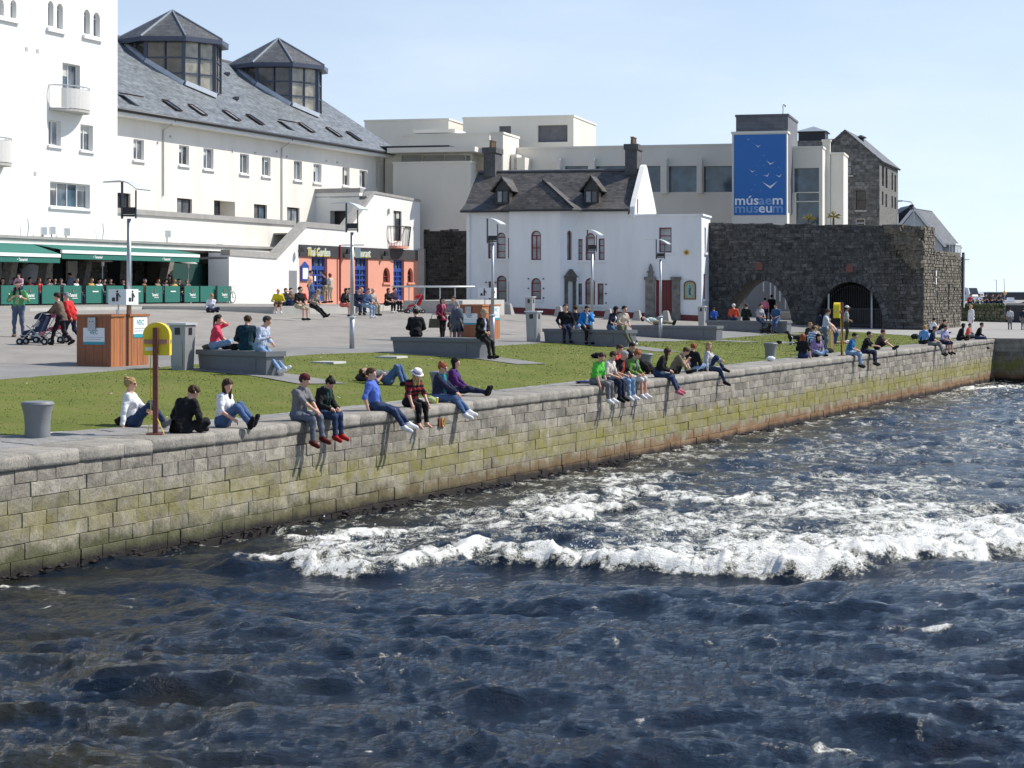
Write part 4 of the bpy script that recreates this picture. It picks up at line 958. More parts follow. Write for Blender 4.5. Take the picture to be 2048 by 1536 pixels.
def balcony(pxl, pxr, ytop, ybot):
    t0, z1 = LF.at(pxl, ytop, TW + .3); t1, z0 = LF.at(pxr, ybot, TW + .3); c = (t0 + t1) / 2 - .25; hw = (t1 - t0) / 2; dp = 1.05
    arc = [(c + hw * sin(a), TW + dp * cos(a)) for a in np.linspace(-pi / 2, pi / 2, 17)]
    mb = MB(); lo = [LF.p(t, w, z0) for t, w in arc]; mb.prism(lo, (0, 0, .14)); B = ob('balcony', mb, 'pale_concrete', tb_)
    mb = MB()
    for a, b in zip(arc[3:-1], arc[4:]): mb.prism([LF.p(a[0], a[1], z0 + .16), LF.p(b[0], b[1], z0 + .16), LF.p(b[0], b[1], z1 - .14), LF.p(a[0], a[1], z1 - .14)], LF.n * .03)
    ob('balcony_panel', mb, 'mesh_panel', B)
    mb = MB(); mb.tube([LF.p(a, b, z1) for a, b in arc], .035, 6)
    for a, b in arc[::4]: mb.tube([LF.p(a, b, z0 + .1), LF.p(a, b, z1)], .02, 5)
    ob('handrail', mb, 'steel', B)
balcony(113, 180, 170, 231); balcony(-40, 23, 273, 335)

# ------------------------------------------------------------------ pub: terrace wall, slab, recessed stone front
pub = thing('pub', LF.p(-10, 2.6, 1.75), 'ground floor pub front with stone columns under a grey concrete slab', 'pub')
tA = LF.at(458, HZ, 4.0)[0]                                     # left end of the annex
tX = LF.at(560, HZ, 1.5)[0]
zpar = LF.at(300, 431, 1.5)[1]; zslab = LF.at(150, 476, 2.6)[1]
mb = MB(); wall_with_holes(mb, LF, tT, tX + 4, zslab - .5, zpar, [], 1.5); ob('terrace_wall', mb, 'cream_wall', pub, fixn=False)
mb = MB(); mb.fbox(LF, tT + .01, tX + 2.2, 1.1, 1.62, zpar + .004, zpar + .30); ob('parapet_coping', mb, 'concrete', pub)
mb = MB(); mb.fbox(LF, -40, tX + 2, -2.5, 2.6, zslab - .14, zslab); ob('slab', mb, 'concrete', pub)
mb = MB(); mb.fbox(LF, -40, tX + 1.9, 2.3, 2.5, zslab - .40, zslab - .144); ob('fascia', mb, 'pale_concrete', pub)
mb = MB(); mb.fbox(LF, -40, tX + 1.9, 2.505, 2.58, zslab - .41, zslab - .34); ob('awning_rail', mb, 'awning_white', pub)
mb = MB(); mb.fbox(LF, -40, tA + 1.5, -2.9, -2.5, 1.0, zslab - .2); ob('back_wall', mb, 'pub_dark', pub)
rubble('stone_facing', LF, -30, tA + 1.2, 1.7, zslab - .3, 'pub_stone', pub, .5, .26, -2.48, keep=lambda t, z: int((t + 31) / 3.1) % 2 == 0, seed=4)
mb = MB(); mb.fbox(LF, -40, tA, -2.4, 2.2, 1.70, 1.752); ob('terrace_floor', mb, 'paving_dark' if 'paving_dark' in MATS else 'concrete', pub)
for px, lean in ((17, .5), (88, .5), (166, .6), (252, .1), (330, .7)):          # leaning stone columns
    t, _ = LF.at(px, 560, 1.9); mb = MB(); n_ = 9; rs = np.random.RandomState(px)
    for k in range(n_):
        z0 = 1.75 + k * (zslab - 2.2) / n_; z1 = 1.75 + (k + 1) * (zslab - 2.2) / n_; x = t + lean * (k / n_ - .5) * .9 * 2; x1 = t + lean * ((k + 1) / n_ - .5) * .9 * 2; j = .04 * rs.rand()
        mb.prism([LF.p(x - .24 - j, 1.7 - j, z0 + .01), LF.p(x + .24 + j, 1.7 - j, z0 + .01), LF.p(x + .24 + j, 2.15 + j, z0 + .01), LF.p(x - .24 - j, 2.15 + j, z0 + .01)], np.append(LF.u[:2] * (x1 - x), z1 - z0 - .01))
    ob('column', mb, 'pub_stone', pub)
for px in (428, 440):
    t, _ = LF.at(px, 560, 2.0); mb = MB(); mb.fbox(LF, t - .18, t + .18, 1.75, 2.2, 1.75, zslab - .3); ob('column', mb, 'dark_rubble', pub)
# oval sign, doorway light panel, screen
t, z = LF.at(62, 547, 1.0); mb = MB(); mb.prism([LF.p(t + .95 * cos(a), 1.0, z + .5 * sin(a)) for a in np.linspace(0, 2 * pi, 25)[:-1]], LF.n * .06); sg = thing('oval_sign', LF.p(t, 1.0, z - .5), 'grey-green oval sign hanging under the left awning of the pub', 'sign')
ob('board', mb, 'galv', sg); mb = MB(); mb.fbox(LF, t - .02, t + .02, 1.02, 1.04, z + .48, zslab - .3); ob('hanger', mb, 'black_metal', sg)
for px0, px1, y0, y1, mt in ((98, 105, 520, 560, 'cream_wall'), (136, 155, 522, 562, 'cream_wall'), (0, 4, 520, 560, 'curtain')):
    a, b, c_, d_ = LF.rect(px0, y0, px1, y1, -2.2); mb = MB(); mb.fbox(LF, a, b, -2.35, -2.2, c_, d_); ob('door_pier', mb, mt, pub)
t0, t1, z0, z1 = LF.rect(343, 527, 430, 570, 2.0); scn = thing('wind_screen', LF.p(t0, 2.0, 1.75), 'tall dark green canvas screen at the right end of the pub terrace', 'screen')
mb = MB(); mb.fbox(LF, t0, t1, 2.0, 2.04, 1.9, z1); ob('canvas', mb, 'dark_green_fabric', scn)
for t in (t0, t1): mb = MB(); mb.tube([LF.p(t, 2.02, 1.75), LF.p(t, 2.02, z1 + .05)], .04, 6); ob('post', mb, 'black_metal', scn)
text('lettering', 'Tamarind', .28, 'green_fabric', scn, LF.p((t0 + t1) / 2 + .2, 2.05, 2.1), LF.u, LF.n, .004)
# awnings
def awning(px_b0, px_b1, px_f0, px_f1, y_bar, label):
    wb, wf = 2.6, 4.15; ta, tb2 = LF.at(px_b0, HZ, wb)[0], LF.at(px_b1, HZ, wb)[0]; fa, fb = LF.at(px_f0, HZ, wf)[0], LF.at(px_f1, HZ, wf)[0]
    zb = zslab - .44; zf = LF.at((px_f0 + px_f1) / 2, y_bar, wf)[1]
    A = thing('awning', LF.p(ta, wb, zb), label, 'awning', 'green awnings of the pub')
    mb = MB(); mb.prism([LF.p(ta, wb, zb), LF.p(tb2, wb, zb), LF.p(fb, wf, zf + .10), LF.p(fa, wf, zf + .10)], (0, 0, .02)); ob('canopy', mb, 'green_fabric', A)
    mb = MB(); mb.fbox(LF, fa, fb, wf - .06, wf + .06, zf - .07, zf + .10); ob('front_bar', mb, 'awning_white', A)
    mb = MB(); mb.fbox(LF, fa + .02, fb - .02, wf - .01, wf + .015, zf - .36, zf - .072); V_ = ob('valance', mb, 'green_fabric', A)
    for px in ((44,) if px_f0 < 50 else (195, 332)):
        text('lettering', '• Tamarind', .2, 'awning_white', V_, LF.p(LF.at(px, HZ, wf)[0], wf + .02, zf - .29), LF.u, LF.n, .004, bold=.004)
    for t_, f_ in ((ta + .4, fa + .4), (tb2 - .4, fb - .4)):
        mb = MB(); mb.tube([LF.p(t_, wb, zb - .1), LF.p((t_ + f_) / 2 + .3, 3.4, (zb + zf) / 2 - .1), LF.p(f_, wf, zf)], .03, 6); ob('folding_arm', mb, 'black_metal', A)
awning(-60, 65, -30, 120, 510, 'green fabric awning over the pub at the left picture edge')
awning(68, 345, 123, 398, 508, 'wide green fabric awning over the middle of the pub terrace')
# patio heaters with parasol-like hoods
for px, nm in ((141, 'near the dark doorway'), (316, 'beside the leaning column')):
    p = LF.p(LF.at(px, HZ, 1.0)[0], 3.0, 1.75); ht = thing('patio_heater', p, 'patio heater with a beige dished hood %s of the pub' % nm, 'patio heater', 'patio heaters')
    mb = MB(); mb.lathe([(.02, 2.62), (.30, 2.52), (.55, 2.36), (.56, 2.33), (.3, 2.44), (.05, 2.5)], p * [1, 1, 0] + [0, 0, 1.75], 16); ob('hood', mb, 'pale_concrete', ht, smooth=True)
    mb = MB(); mb.tube([p, p + (0, 0, 2.3)], .035, 8); mb.lathe([(.22, 0), (.22, .5), (.1, .55)], p, 12); ob('pole', mb, 'galv', ht); mb = MB(); mb.lathe([(.1, 2.1), (.12, 2.3), (.12, 2.42)], p, 10); ob('burner', mb, 'steel', ht)
# roof clutter on the slab: floodlights and brackets
for px, py, nm in ((86, 462, 'white floodlight box on a bracket above the left awning'), (103, 461, 'small square lamp on an arm above the left awning'), (132, 464, 'tilted floodlight above the gap between the awnings'), (334, 468, 'white security lamp and box on the slab beside the lamp post'), (438, 494, 'white camera box at the right end of the pub slab')):
    t, z = LF.at(px, py, 2.3); q = thing('floodlight', LF.p(t, 2.3, zslab), nm, 'floodlight', 'lamps on the pub slab'); mb = MB(); mb.box(LF.p(t, 2.35, z), (.28, .22, .4), .6); ob('lamp_body', mb, 'galv_pale', q); mb = MB(); mb.bar(LF.p(t, 2.3, zslab), LF.p(t, 2.3, z), .05, .05); ob('bracket', mb, 'black_metal', q)
for px in (55, 205):
    t, z = LF.at(px, 447, 2.2); q = thing('aerial', LF.p(t, 2.2, zslab), 'thin wire aerial stand on the pub slab %s' % ('left of the floodlights' if px < 100 else 'left of the tower corner'), 'aerial', 'aerials'); mb = MB(); mb.tube([LF.p(t, 2.2, zslab), LF.p(t + .1, 2.2, zslab + .5), LF.p(t + .02, 2.2, zslab + .9)], .025, 5); mb.tube([LF.p(t, 2.2, zslab + .55), LF.p(t + .8, 2.4, zslab)], .008, 4); ob('mast', mb, 'galv', q)

# ------------------------------------------------------------------ annex, stair parapets, orange restaurant
W4 = 4.0
def fp4(px, py): t, z = LF.at(px, py, W4); return t, z
th = thing('restaurant_building', LF.p(tA, W4, 1.75), 'white stepped building with orange restaurant front, blue doors and dark name board', 'restaurant')
prof = [fp4(458, 505), fp4(553, 512), fp4(612, 449), fp4(693, 456), fp4(746, 387), fp4(840, 404)]
zb0 = 1.6
tO = fp4(598, 600)[0]; tE = prof[-1][0]; zo1 = fp4(700, 516)[1]; zo2 = fp4(700, 494)[1]
# upper white wall as polygon strips above the name board, with the balcony door cut out
bd = hole(LF, 787, 422, 803, 482, False, W4, .15)
mb = MB()
def topz(t):
    return np.interp(t, [p[0] for p in prof], [p[1] for p in prof])
cuts = sorted(set([p[0] for p in prof] + [tO, bd[0], bd[1]]))
for a, b in zip(cuts[:-1], cuts[1:]):
    lo = zo2 if a >= tO - .01 else zb0
    ha, hb = topz(a + 1e-4), topz(b - 1e-4)
    if bd[0] - .01 <= a < bd[1] - .01:
        mb.poly([LF.p(a, W4, lo), LF.p(b, W4, lo), LF.p(b, W4, bd[2]), LF.p(a, W4, bd[2])]); mb.poly([LF.p(a, W4, bd[3]), LF.p(b, W4, bd[3]), LF.p(b, W4, hb), LF.p(a, W4, ha)])
    else: mb.poly([LF.p(a, W4, lo), LF.p(b, W4, lo), LF.p(b, W4, hb), LF.p(a, W4, ha)])
loop = [(bd[0], bd[2]), (bd[0], bd[3]), (bd[1], bd[3]), (bd[1], bd[2])]
for i in range(4):
    p, q = loop[i], loop[(i + 1) % 4]; mb.poly([LF.p(p[0], W4, p[1]), LF.p(q[0], W4, q[1]), LF.p(q[0], W4 - .15, q[1]), LF.p(p[0], W4 - .15, p[1])])
mb.poly([LF.p(tA, W4, zb0), LF.p(tA, 2.6, zb0), LF.p(tA, 2.6, prof[0][1]), LF.p(tA, W4, prof[0][1])])
mb.poly([LF.p(tE, W4, zb0), LF.p(tE, -2, zb0), LF.p(tE, -2, prof[-1][1]), LF.p(tE, W4, prof[-1][1])])
ob('wall', mb, 'white_wall', th, fixn=False)
# grey capping following the stepped top
for (a, b) in zip(prof[:-1], prof[1:]):
    mb = MB(); v = np.array([b[0] - a[0], b[1] - a[1]]); 
    th_ = .36
    q = [LF.p(a[0], W4 + .06, a[1] - th_ * .5), LF.p(b[0], W4 + .06, b[1] - th_ * .5), LF.p(b[0], W4 + .06, b[1] + th_ * .5), LF.p(a[0], W4 + .06, a[1] + th_ * .5)]
    if a[0] == prof[-2][0]: q[0] = q[0] + (0, 0, .18); q[1] = q[1] + (0, 0, .18)
    mb.prism(q, -LF.n * .62); ob('parapet_coping', mb, 'concrete', th)
# stair landing room behind the upper step: its end wall looks back up the plaza
tS = prof[4][0]; zS = prof[4][1]
mb = MB(); tt, z1 = LF.at(668, 420, 2.0); _, z0 = LF.at(668, 447, 2.0)
eS = Fr(LF.p(tS - 1.0, 0, 0)[:2], LF.n)            # runs outward from the facade; normal = -u
wall_with_holes(mb, eS, 0, 3.4, zb0, zS + .05, [(1.15, 2.4, 5.2, z1, False, .8)], 0, 0, .8); 
ob('landing_wall', mb, 'white_wall', th, fixn=False)
mb = MB(); mb.fbox(eS, -.1, 3.5, -.5, .06, zS + .055, zS + .35); ob('landing_coping', mb, 'concrete', th)
mb = MB(); mb.fbox(eS, 1.15, 2.4, -.85, -.8, 5.2, z1); ob('landing_door', mb, 'black_metal', th)
mb = MB(); mb.fbox(LF, tS - 1.0, tE, -.5, W4 - .05, zS - .3, zS - .2); mb.fbox(LF, prof[2][0] + .3, tS - 1.0, .05, W4 - .1, 6.2, 6.3); ob('roof_deck', mb, 'concrete', th)
# low roof over the annex
mb = MB(); mb.fbox(LF, tA, prof[1][0] + 1, .05, W4 - .1, prof[0][1] - .4, prof[0][1] - .25); ob('annex_roof', mb, 'concrete', th)
# ground floor: orange wall with three blue glazed doors and two little arched windows
doorsP = [(623, 514, 652, 603), (710, 515, 734, 603), (787, 520, 806, 602)]
archP = [(766, 535, 780, 565), (815, 536, 826, 565)]
HD = [hole(LF, *r, False, W4, .22) for r in doorsP]; HA2 = [hole(LF, *r, True, W4, .25) for r in archP]
HD = [(h[0], h[1], zb0 + .2, h[3], False, .22) for h in HD]
mb = MB(); wall_with_holes(mb, LF, tO, tE, zb0, zo1, HD + HA2, W4, 0, .22); ob('orange_wall', mb, 'orange_wall', th, fixn=False)
mb = MB(); mb.fbox(LF, tO - .05, tE + .02, W4 - .1, W4 + .10, zo1, zo2); nb_ = ob('name_board', mb, 'sign_dark', th)
for h in HD:
    mb = MB(); ta, tb2, za, zt = h[0], h[1], h[2], h[3]; wd = W4 - .2; fw = .12
    mb.fbox(LF, ta, ta + fw, wd, wd + .1, za, zt); mb.fbox(LF, tb2 - fw, tb2, wd, wd + .1, za, zt); mb.fbox(LF, ta + fw, tb2 - fw, wd, wd + .1, zt - fw, zt); mb.fbox(LF, ta + fw, tb2 - fw, wd, wd + .09, zt - .85, zt - .6); mb.fbox(LF, ta + fw, tb2 - fw, wd, wd + .09, za, za + .35)
    xm = (ta + tb2) / 2; mb.fbox(LF, xm - .09, xm + .09, wd, wd + .09, za + .35, zt - .85)
    for k in range(1, 5): z = za + .35 + (zt - 1.2 - za) * k / 5; mb.fbox(LF, ta + fw, xm - .09, wd, wd + .08, z - .05, z + .05); mb.fbox(LF, xm + .09, tb2 - fw, wd, wd + .08, z - .05, z + .05)
    for xx in (ta + (tb2 - ta) * .3, ta + (tb2 - ta) * .7): mb.fbox(LF, xx - .04, xx + .04, wd, wd + .07, za + .35, zt - .12)
    D_ = ob('door', mb, 'blue_paint', th); pb = MB(); pb.fbox(LF, ta, tb2, wd - .05, wd - .02, za, zt); ob('pane', pb, 'glass_grey', D_)
    jb = MB(); jb.fbox(LF, tb2 + .01, tb2 + .12, W4 + .004, W4 + .03, za, zt); ob('jamb_trim', jb, 'red_frame', D_)
for h in HA2:
    window(th, LF, h, W4, 'red_frame', 'glass_dark', 0, 0, 'orange_wall', .08)
t, z = fp4(729, 520); mb = MB(); mb.fbox(LF, fp4(676, 500)[0] - .05, fp4(676, 500)[0] + .06, W4 + .1, W4 + .2, zb0 + .2, zo2 + .1); ob('downpipe', mb, 'red_frame', th)
text('lettering', 'Thai Garden', .78, 'sign_yellow', nb_, LF.p((fp4(611, 500)[0]), W4 + .105, fp4(638, 513)[1]), LF.u, LF.n, .02, 'LEFT', .012, .88)
text('lettering', 'Thai Garden', .78, 'sign_pale', nb_, LF.p((fp4(612.2, 500)[0]), W4 + .125, fp4(638, 511.6)[1]), LF.u, LF.n, .012, 'LEFT', .0, .88)
text('lettering', 'Restaurant', .78, 'sign_yellow', nb_, LF.p((fp4(700, 500)[0]), W4 + .105, fp4(722, 514.5)[1]), LF.u, LF.n, .02, 'LEFT', .012, .92)
text('lettering', 'Restaurant', .78, 'sign_pale', nb_, LF.p((fp4(701, 500)[0]), W4 + .125, fp4(722, 513.4)[1]), LF.u, LF.n, .012, 'LEFT', .0, .92)
for px, py in ((592, 499), (687, 503), (763, 507)):
    t, z = fp4(px, py); mb = MB(); mb.box(LF.p(t, W4 + .35, z), (.3, .3, .32), .7, taper=.6); ob('spotlight', mb, 'black_metal', th)
# menu case
a, b, c_, d_ = LF.rect(602, 536, 614, 558, W4); mb = MB(); mb.fbox(LF, a - .1, b + .1, W4, W4 + .1, c_ - .12, d_ + .1); mb.prism([LF.p(a - .15, W4 + .001, d_ + .1), LF.p(b + .15, W4 + .001, d_ + .1), LF.p((a + b) / 2, W4 + .001, d_ + .42)], LF.n * .1); mc = ob('menu_case', mb, 'blue_paint', th)
mb = MB(); mb.fbox(LF, a + .04, b - .04, W4 + .1, W4 + .11, c_, d_); ob('menu_sheet', mb, 'paper_white', mc)
mb = MB(); mb.fbox(LF, fp4(632, 560)[0] - .1, fp4(632, 560)[0] + .16, W4 - .09, W4 - .07, fp4(632, 562)[1], fp4(632, 552)[1]); ob('notice', mb, 'paper_white', th)
a, b, c_, d_ = LF.rect(578, 541, 593, 603, W4); mb = MB(); mb.fbox(LF, a, b, W4, W4 + .03, zb0, d_); ob('steel_door', mb, 'galv', th)
window(th, LF, bd, W4, 'window_brown', 'glass_pale', 1, 0, None, .07)
# juliet balcony with iron bars
t0, z0 = LF.at(783, 496, W4 + .3); t1, z1 = LF.at(817, 455, W4 + .3); c = (t0 + t1) / 2; hw = (t1 - t0) / 2; arc = [(c + hw * sin(a), W4 + .95 * cos(a)) for a in np.linspace(-pi / 2, pi / 2, 15)]
mb = MB(); mb.prism([LF.p(c + (x - c) * .85, W4 + (w - W4) * .85, z0) for x, w in arc], (0, 0, .18)); B = ob('balcony', mb, 'orange_wall', th)
mb = MB(); mb.tube([LF.p(x, w, z1) for x, w in arc], .035, 5); mb.tube([LF.p(x, w, z1 - .12) for x, w in arc], .02, 5)
for x, w in arc: mb.tube([LF.p(c + (x - c) * .85, W4 + (w - W4) * .85, z0 + .15), LF.p(x, w, z1)], .016, 4)
ob('balustrade', mb, 'black_metal', B)
mb = MB(); t, z = fp4(776, 423); mb.fbox(LF, t - .05, t + .05, W4, W4 + .12, z - .2, z + .2); ob('wall_lamp', mb, 'galv', th)

# ------------------------------------------------------------------ museum complex behind
TH = radians(14); MU = (cos(TH), -sin(TH))
def MF(px, D): return Fr(((px - 1024) * D / F, D), MU)
mu = thing('museum', P(1300, 600, 138), 'flat-roofed cream museum complex with a tall blue bird banner', 'museum')
def block(name, fr, x0, x1, ytop, zb, depth, mat='museum_wall', cap=True, holes=[], hmat='glass_grey', capm='museum_wall'):
    t0, t1 = fr.at(x0)[0], fr.at(x1)[0]; zt = fr.at((x0 + x1) / 2, ytop)[1]; mb = MB(); HH = [hole(fr, *h, False, 0, .35) for h in holes]
    wall_with_holes(mb, fr, t0, t1, zb, zt, HH, 0, 0, .35)
    for q in ([(t1, 0), (t1, -depth)], [(t0, 0), (t0, -depth)], [(t0, -depth), (t1, -depth)]): mb.poly([fr.p(q[0][0], q[0][1], zb), fr.p(q[1][0], q[1][1], zb), fr.p(q[1][0], q[1][1], zt), fr.p(q[0][0], q[0][1], zt)])
    mb.poly([fr.p(t0, 0, zt), fr.p(t1, 0, zt), fr.p(t1, -depth, zt), fr.p(t0, -depth, zt)])
    o = ob(name, mb, mat, mu, fixn=False)
    if cap: 
        mb = MB(); mb.fbox(fr, t0 - .06, t1 + .06, -depth - .06, .06, zt + .003, zt + .16); ob('roof_edge', mb, capm, o)
    for h in HH: pb = MB(); pb.fbox(fr, h[0], h[1], -.40, -.36, h[2], h[3]); ob('pane', pb, hmat, o)
    return o, t0, t1, zt
f1 = MF(866, 150)
o, t0, t1, zt = block('wing', f1, 786, 941, 327, .5, 1.6, cap=True)
f1b = MF(866, 151.5); o, *_ = block('clerestory', f1b, 770, 944, 302, 4, 10, mat='museum_wall', holes=[(803, 311, 843, 325), (845, 311, 888, 325), (890, 311, 930, 325), (932, 311, 941, 325)], hmat='curtain')
mb = MB(); a, b = f1.at(778)[0], f1.at(953)[0]; z = f1.at(860, 305)[1]; mb.fbox(f1, a, b, -6, .5, z, z + .36); ob('roof_slab', mb, 'museum_wall', mu); mb = MB(); mb.fbox(f1, a - 1, b - 2.2, -4, -.2, z + .364, z + .55); ob('roof_edge_dark', mb, 'gutter', mu)
# glazed link between the block and the wing
fl_ = MF(778, 153); a, b, c_, d_ = fl_.rect(770, 316, 788, 363); mb = MB(); mb.fbox(fl_, a, b, -.3, 0, c_, d_ + .3); ob('glass_link', mb, 'glass_blue', mu); mb = MB(); mb.fbox(fl_, a, b, -.4, .05, .5, c_); ob('link_wall', mb, 'museum_wall', mu)
f2 = MF(890, 156); o2, *_ = block('upper_wing', f2, 806, 979, 271, 3, 9.5)
f3 = MF(810, 166); block('top_wing', f3, 729, 897, 242, 3, 10)
mb = MB(); f2b = MF(880, 160); a, b = f2b.at(836)[0], f2b.at(918)[0]; z = f2b.at(870, 268)[1]; mb.fbox(f2b, a, b, -2, 1.2, z, z + .28); ob('canopy_slab', mb, 'museum_wall', mu)
f4 = MF(1036, 164); block('plant_room', f4, 926, 1147, 236, 3, 9, holes=[(1075, 250, 1135, 284), (998, 252, 1022, 277)], hmat='slate_wall')
sb = MB(); a, b = f4.at(820)[0], f4.at(845)[0]
f5 = MF(1250, 152); o5, *_ = block('gallery', f5, 1030, 1480, 295, .5, 8, holes=[(1282, 332, 1322, 384), (1337, 332, 1395, 384), (1407, 332, 1466, 384), (1130, 332, 1176, 345), (1190, 332, 1250, 345)], hmat='glass_blue')
for x0, x1 in ((1324, 1336), (1396, 1406), (1112, 1124), (1180, 1192)):
    a, b, c_, d_ = f5.rect(x0, 318, x1, 388); mb = MB(); mb.fbox(f5, a, b, .003, .7, c_, d_); ob('fin', mb, 'museum_wall', o5)
# right side pieces visible over the house: white glazed end and steps
f6 = MF(1006, 150); block('stair_end', f6, 981, 1006, 268, 3, 5, 'museum_wall')
for x0, x1, y0, y1 in ((1034, 1046, 312, 330), (1040, 1062, 318, 332)):
    a, b, c_, d_ = f5.rect(x0, y0, x1, y1); mb = MB(); mb.fbox(f5, a, b, .1, 2.0, c_ - .5, d_); ob('ledge', mb, 'museum_wall', mu)
# banner tower
f7 = MF(1520, 141); o7, t0, t1, zt = block('banner_tower', f7, 1464, 1574, 267, .5, 1.6)
f7b = MF(1520, 141.6); o8, *_ = block('slate_top', f7b, 1472, 1576, 233, 8, 6.5, 'slate_wall', capm='slate_wall')
# separately laid slate panels on the top box
a, b, c_, d_ = f7b.rect(1473, 235, 1575, 265); rs = np.random.RandomState(2)
for r_ in range(4):
    t = a
    while t < b - .1:
        l = min(.5 + rs.rand() * 1.1, b - t); mb = MB(); mb.fbox(f7b, t + .01, t + l - .01, 0, .02 + .02 * rs.rand(), c_ + (d_ - c_) * r_ / 4 + .01, c_ + (d_ - c_) * (r_ + 1) / 4 - .01); ob('slate_panel', mb, 'slate_wall', o8); t += l
a, b, c_, d_ = f7.rect(1468, 269, 1572, 430); mb = MB(); mb.fbox(f7, a, b, .004, .06, c_, d_)
bn = thing('museum_banner', f7.p((a + b) / 2, .03, c_), 'tall blue banner with white birds and the words músaem museum', 'banner'); ob('cloth', mb, 'banner_blue', bn)
bw, bh = b - a, d_ - c_
def bp_(x, y): return f7.p(a + bw * x, .066, c_ + bh * y)
# birds: bent chevrons (centre x, y, wing span, tilt, strength), zoom coords of the banner
birds = [(300, 370, 36, 15, 0), (370, 430, 26, 20, 1), (430, 460, 74, 0, 0), (505, 590, 46, 40, 1), (455, 655, 28, 15, 1), (595, 690, 112, -4, 0), (650, 680, 24, 30, 1), (430, 735, 30, -10, 1), (503, 728, 34, 0, 1), (628, 755, 30, -30, 1), (705, 758, 38, -60, 1), (355, 800, 78, -6, 0), (403, 850, 56, -10, 1), (545, 858, 88, 28, 0), (708, 868, 84, 14, 0), (590, 985, 205, 8, 0), (390, 990, 34, 15, 1), (345, 1055, 42, -10, 1), (462, 1068, 40, 50, 1)]
for bx, by, sp, tl, st in birds:
    x = (bx - 108) / 690; y = 1 - (by - 308) / 1092; s = sp / 690 * bw; r_ = radians(tl); mb = MB()
    def q(u_, v_): 
        X_ = u_ * cos(r_) - v_ * sin(r_); Y_ = u_ * sin(r_) + v_ * cos(r_); return bp_(x, y) + f7.u * X_ + np.array([0, 0, Y_])
    mb.prism([q(-s * .5, s * .24), q(-s * .03, -s * .28), q(s * .5, s * .12), q(-s * .02, -s * .12)], f7.n * .01); ob('bird', mb, 'banner_white' if st == 0 else 'banner_pale', bn)
fs_ = bh * .165
def word(parts, ybase):
    x = (115 - 108) / 690; total = 640 / 690 * bw
    # measure
    ws = []
    for s, mt in parts:
        cu = bpy.data.curves.new('m', 'FONT'); cu.body = s; cu.size = 1.0; o = bpy.data.objects.new('m', cu); COL.objects.link(o); bpy.context.view_layer.update(); ws.append(o.dimensions.x + .06); bpy.data.objects.remove(o)
    k = total / sum(ws); off = 0
    for (s, mt), w_ in zip(parts, ws):
        text('lettering', s, fs_, mt, bn, bp_(x, ybase) + f7.u * off, f7.u, f7.n, .008, 'LEFT', .014, k / fs_); off += w_ * k
word([('mús', 'banner_white'), ('ae', 'banner_pale'), ('m', 'banner_white')], 1 - (1258 - 308) / 1092); word([('mus', 'banner_pale'), ('eu', 'banner_white'), ('m', 'banner_pale')], 1 - (1366 - 308) / 1092)
q = thing('roof_camera', P(1566, 233, 143), 'small security camera on a thin mast above the banner tower', 'security camera'); mb = MB(); c = P(1566, 233, 143); mb.tube([c, c + (0, 0, .8), c + (.05, 0, .9), c + (.12, 0, .85)], .035, 6); mb.ell(c + (.15, 0, .78), (.07, .07, .1)); ob('mast', mb, 'galv', q)
# right glazed corner and fins
f9 = MF(1612, 144); o9, *_ = block('glass_corner', f9, 1576, 1645, 297, .5, 5, holes=[(1588, 336, 1638, 384), (1592, 386, 1638, 402), (1592, 404, 1638, 452)], hmat='glass_blue')
mb = MB(); a, b, c_, d_ = f9.rect(1574, 386, 1590, 450); mb.fbox(f9, a, b, .0, .35, c_, d_); ob('low_wall', mb, 'museum_wall', o9)
f10 = MF(1655, 146); block('side_fin', f10, 1645, 1660, 283, .5, .5); f11 = MF(1674, 146); block('end_wall', f11, 1661, 1687, 309, .5, 4)
for px, yb, yt, nm in ((1617, 452, 424, 'in front of the glazed corner'), (1667, 452, 415, 'beside the cream end wall')):
    pm = P(px, yb, 141); hh = (yb - yt) * 141 / F; pl = thing('palm_plant', pm, 'small spiky palm with yellow-green leaves %s of the museum' % nm, 'palm'); mb = MB(); mb.tube([pm, pm + (0, 0, hh * .5)], [.09, .06], 6); ob('stem', mb, 'bark', pl)
    mb = MB(); rs = np.random.RandomState(px)
    for k in range(34):
        a_ = rs.rand() * 2 * pi; e = radians(-10 + 95 * rs.rand()); l = .42 + .2 * rs.rand(); d_ = np.array([cos(a_) * cos(e), sin(a_) * cos(e), sin(e)]); c = pm + (0, 0, hh * .5); s_ = np.array([-sin(a_), cos(a_), 0]) * .03
        mb.poly([c - s_, c + s_, c + d_ * l * .7 + s_ * .6, c + d_ * l + (0, 0, -.12), c + d_ * l * .7 - s_ * .6])
    ob('crown', mb, 'leaf_dry', pl, fixn=False)
# dark rubble wall beside the restaurant
f12 = MF(890, 137); t0, t1, zb_, zt = f12.rect(847, 459, 937, 612); dw = thing('rubble_wall', f12.p(t0, 0, 1.5), 'dark rubble stone wall between the restaurant and the white house', 'stone wall')
mb = MB(); mb.fbox(f12, t0, t1, -1.0, 0, .8, zt - .1); ob('core', mb, 'mortar', dw); rubble('stones', f12, t0, t1, 1.0, zt, 'dark_rubble', dw, .42, .2, 0, seed=8, top=lambda t: zt - .05 + .08 * sin(t * 3))
mb = MB(); a, b, c_, d_ = f12.rect(836, 497, 848, 606, .4); mb.fbox(f12, a, b, -2, .4, 1.2, d_); ob('concrete_pier', mb, 'concrete', dw)

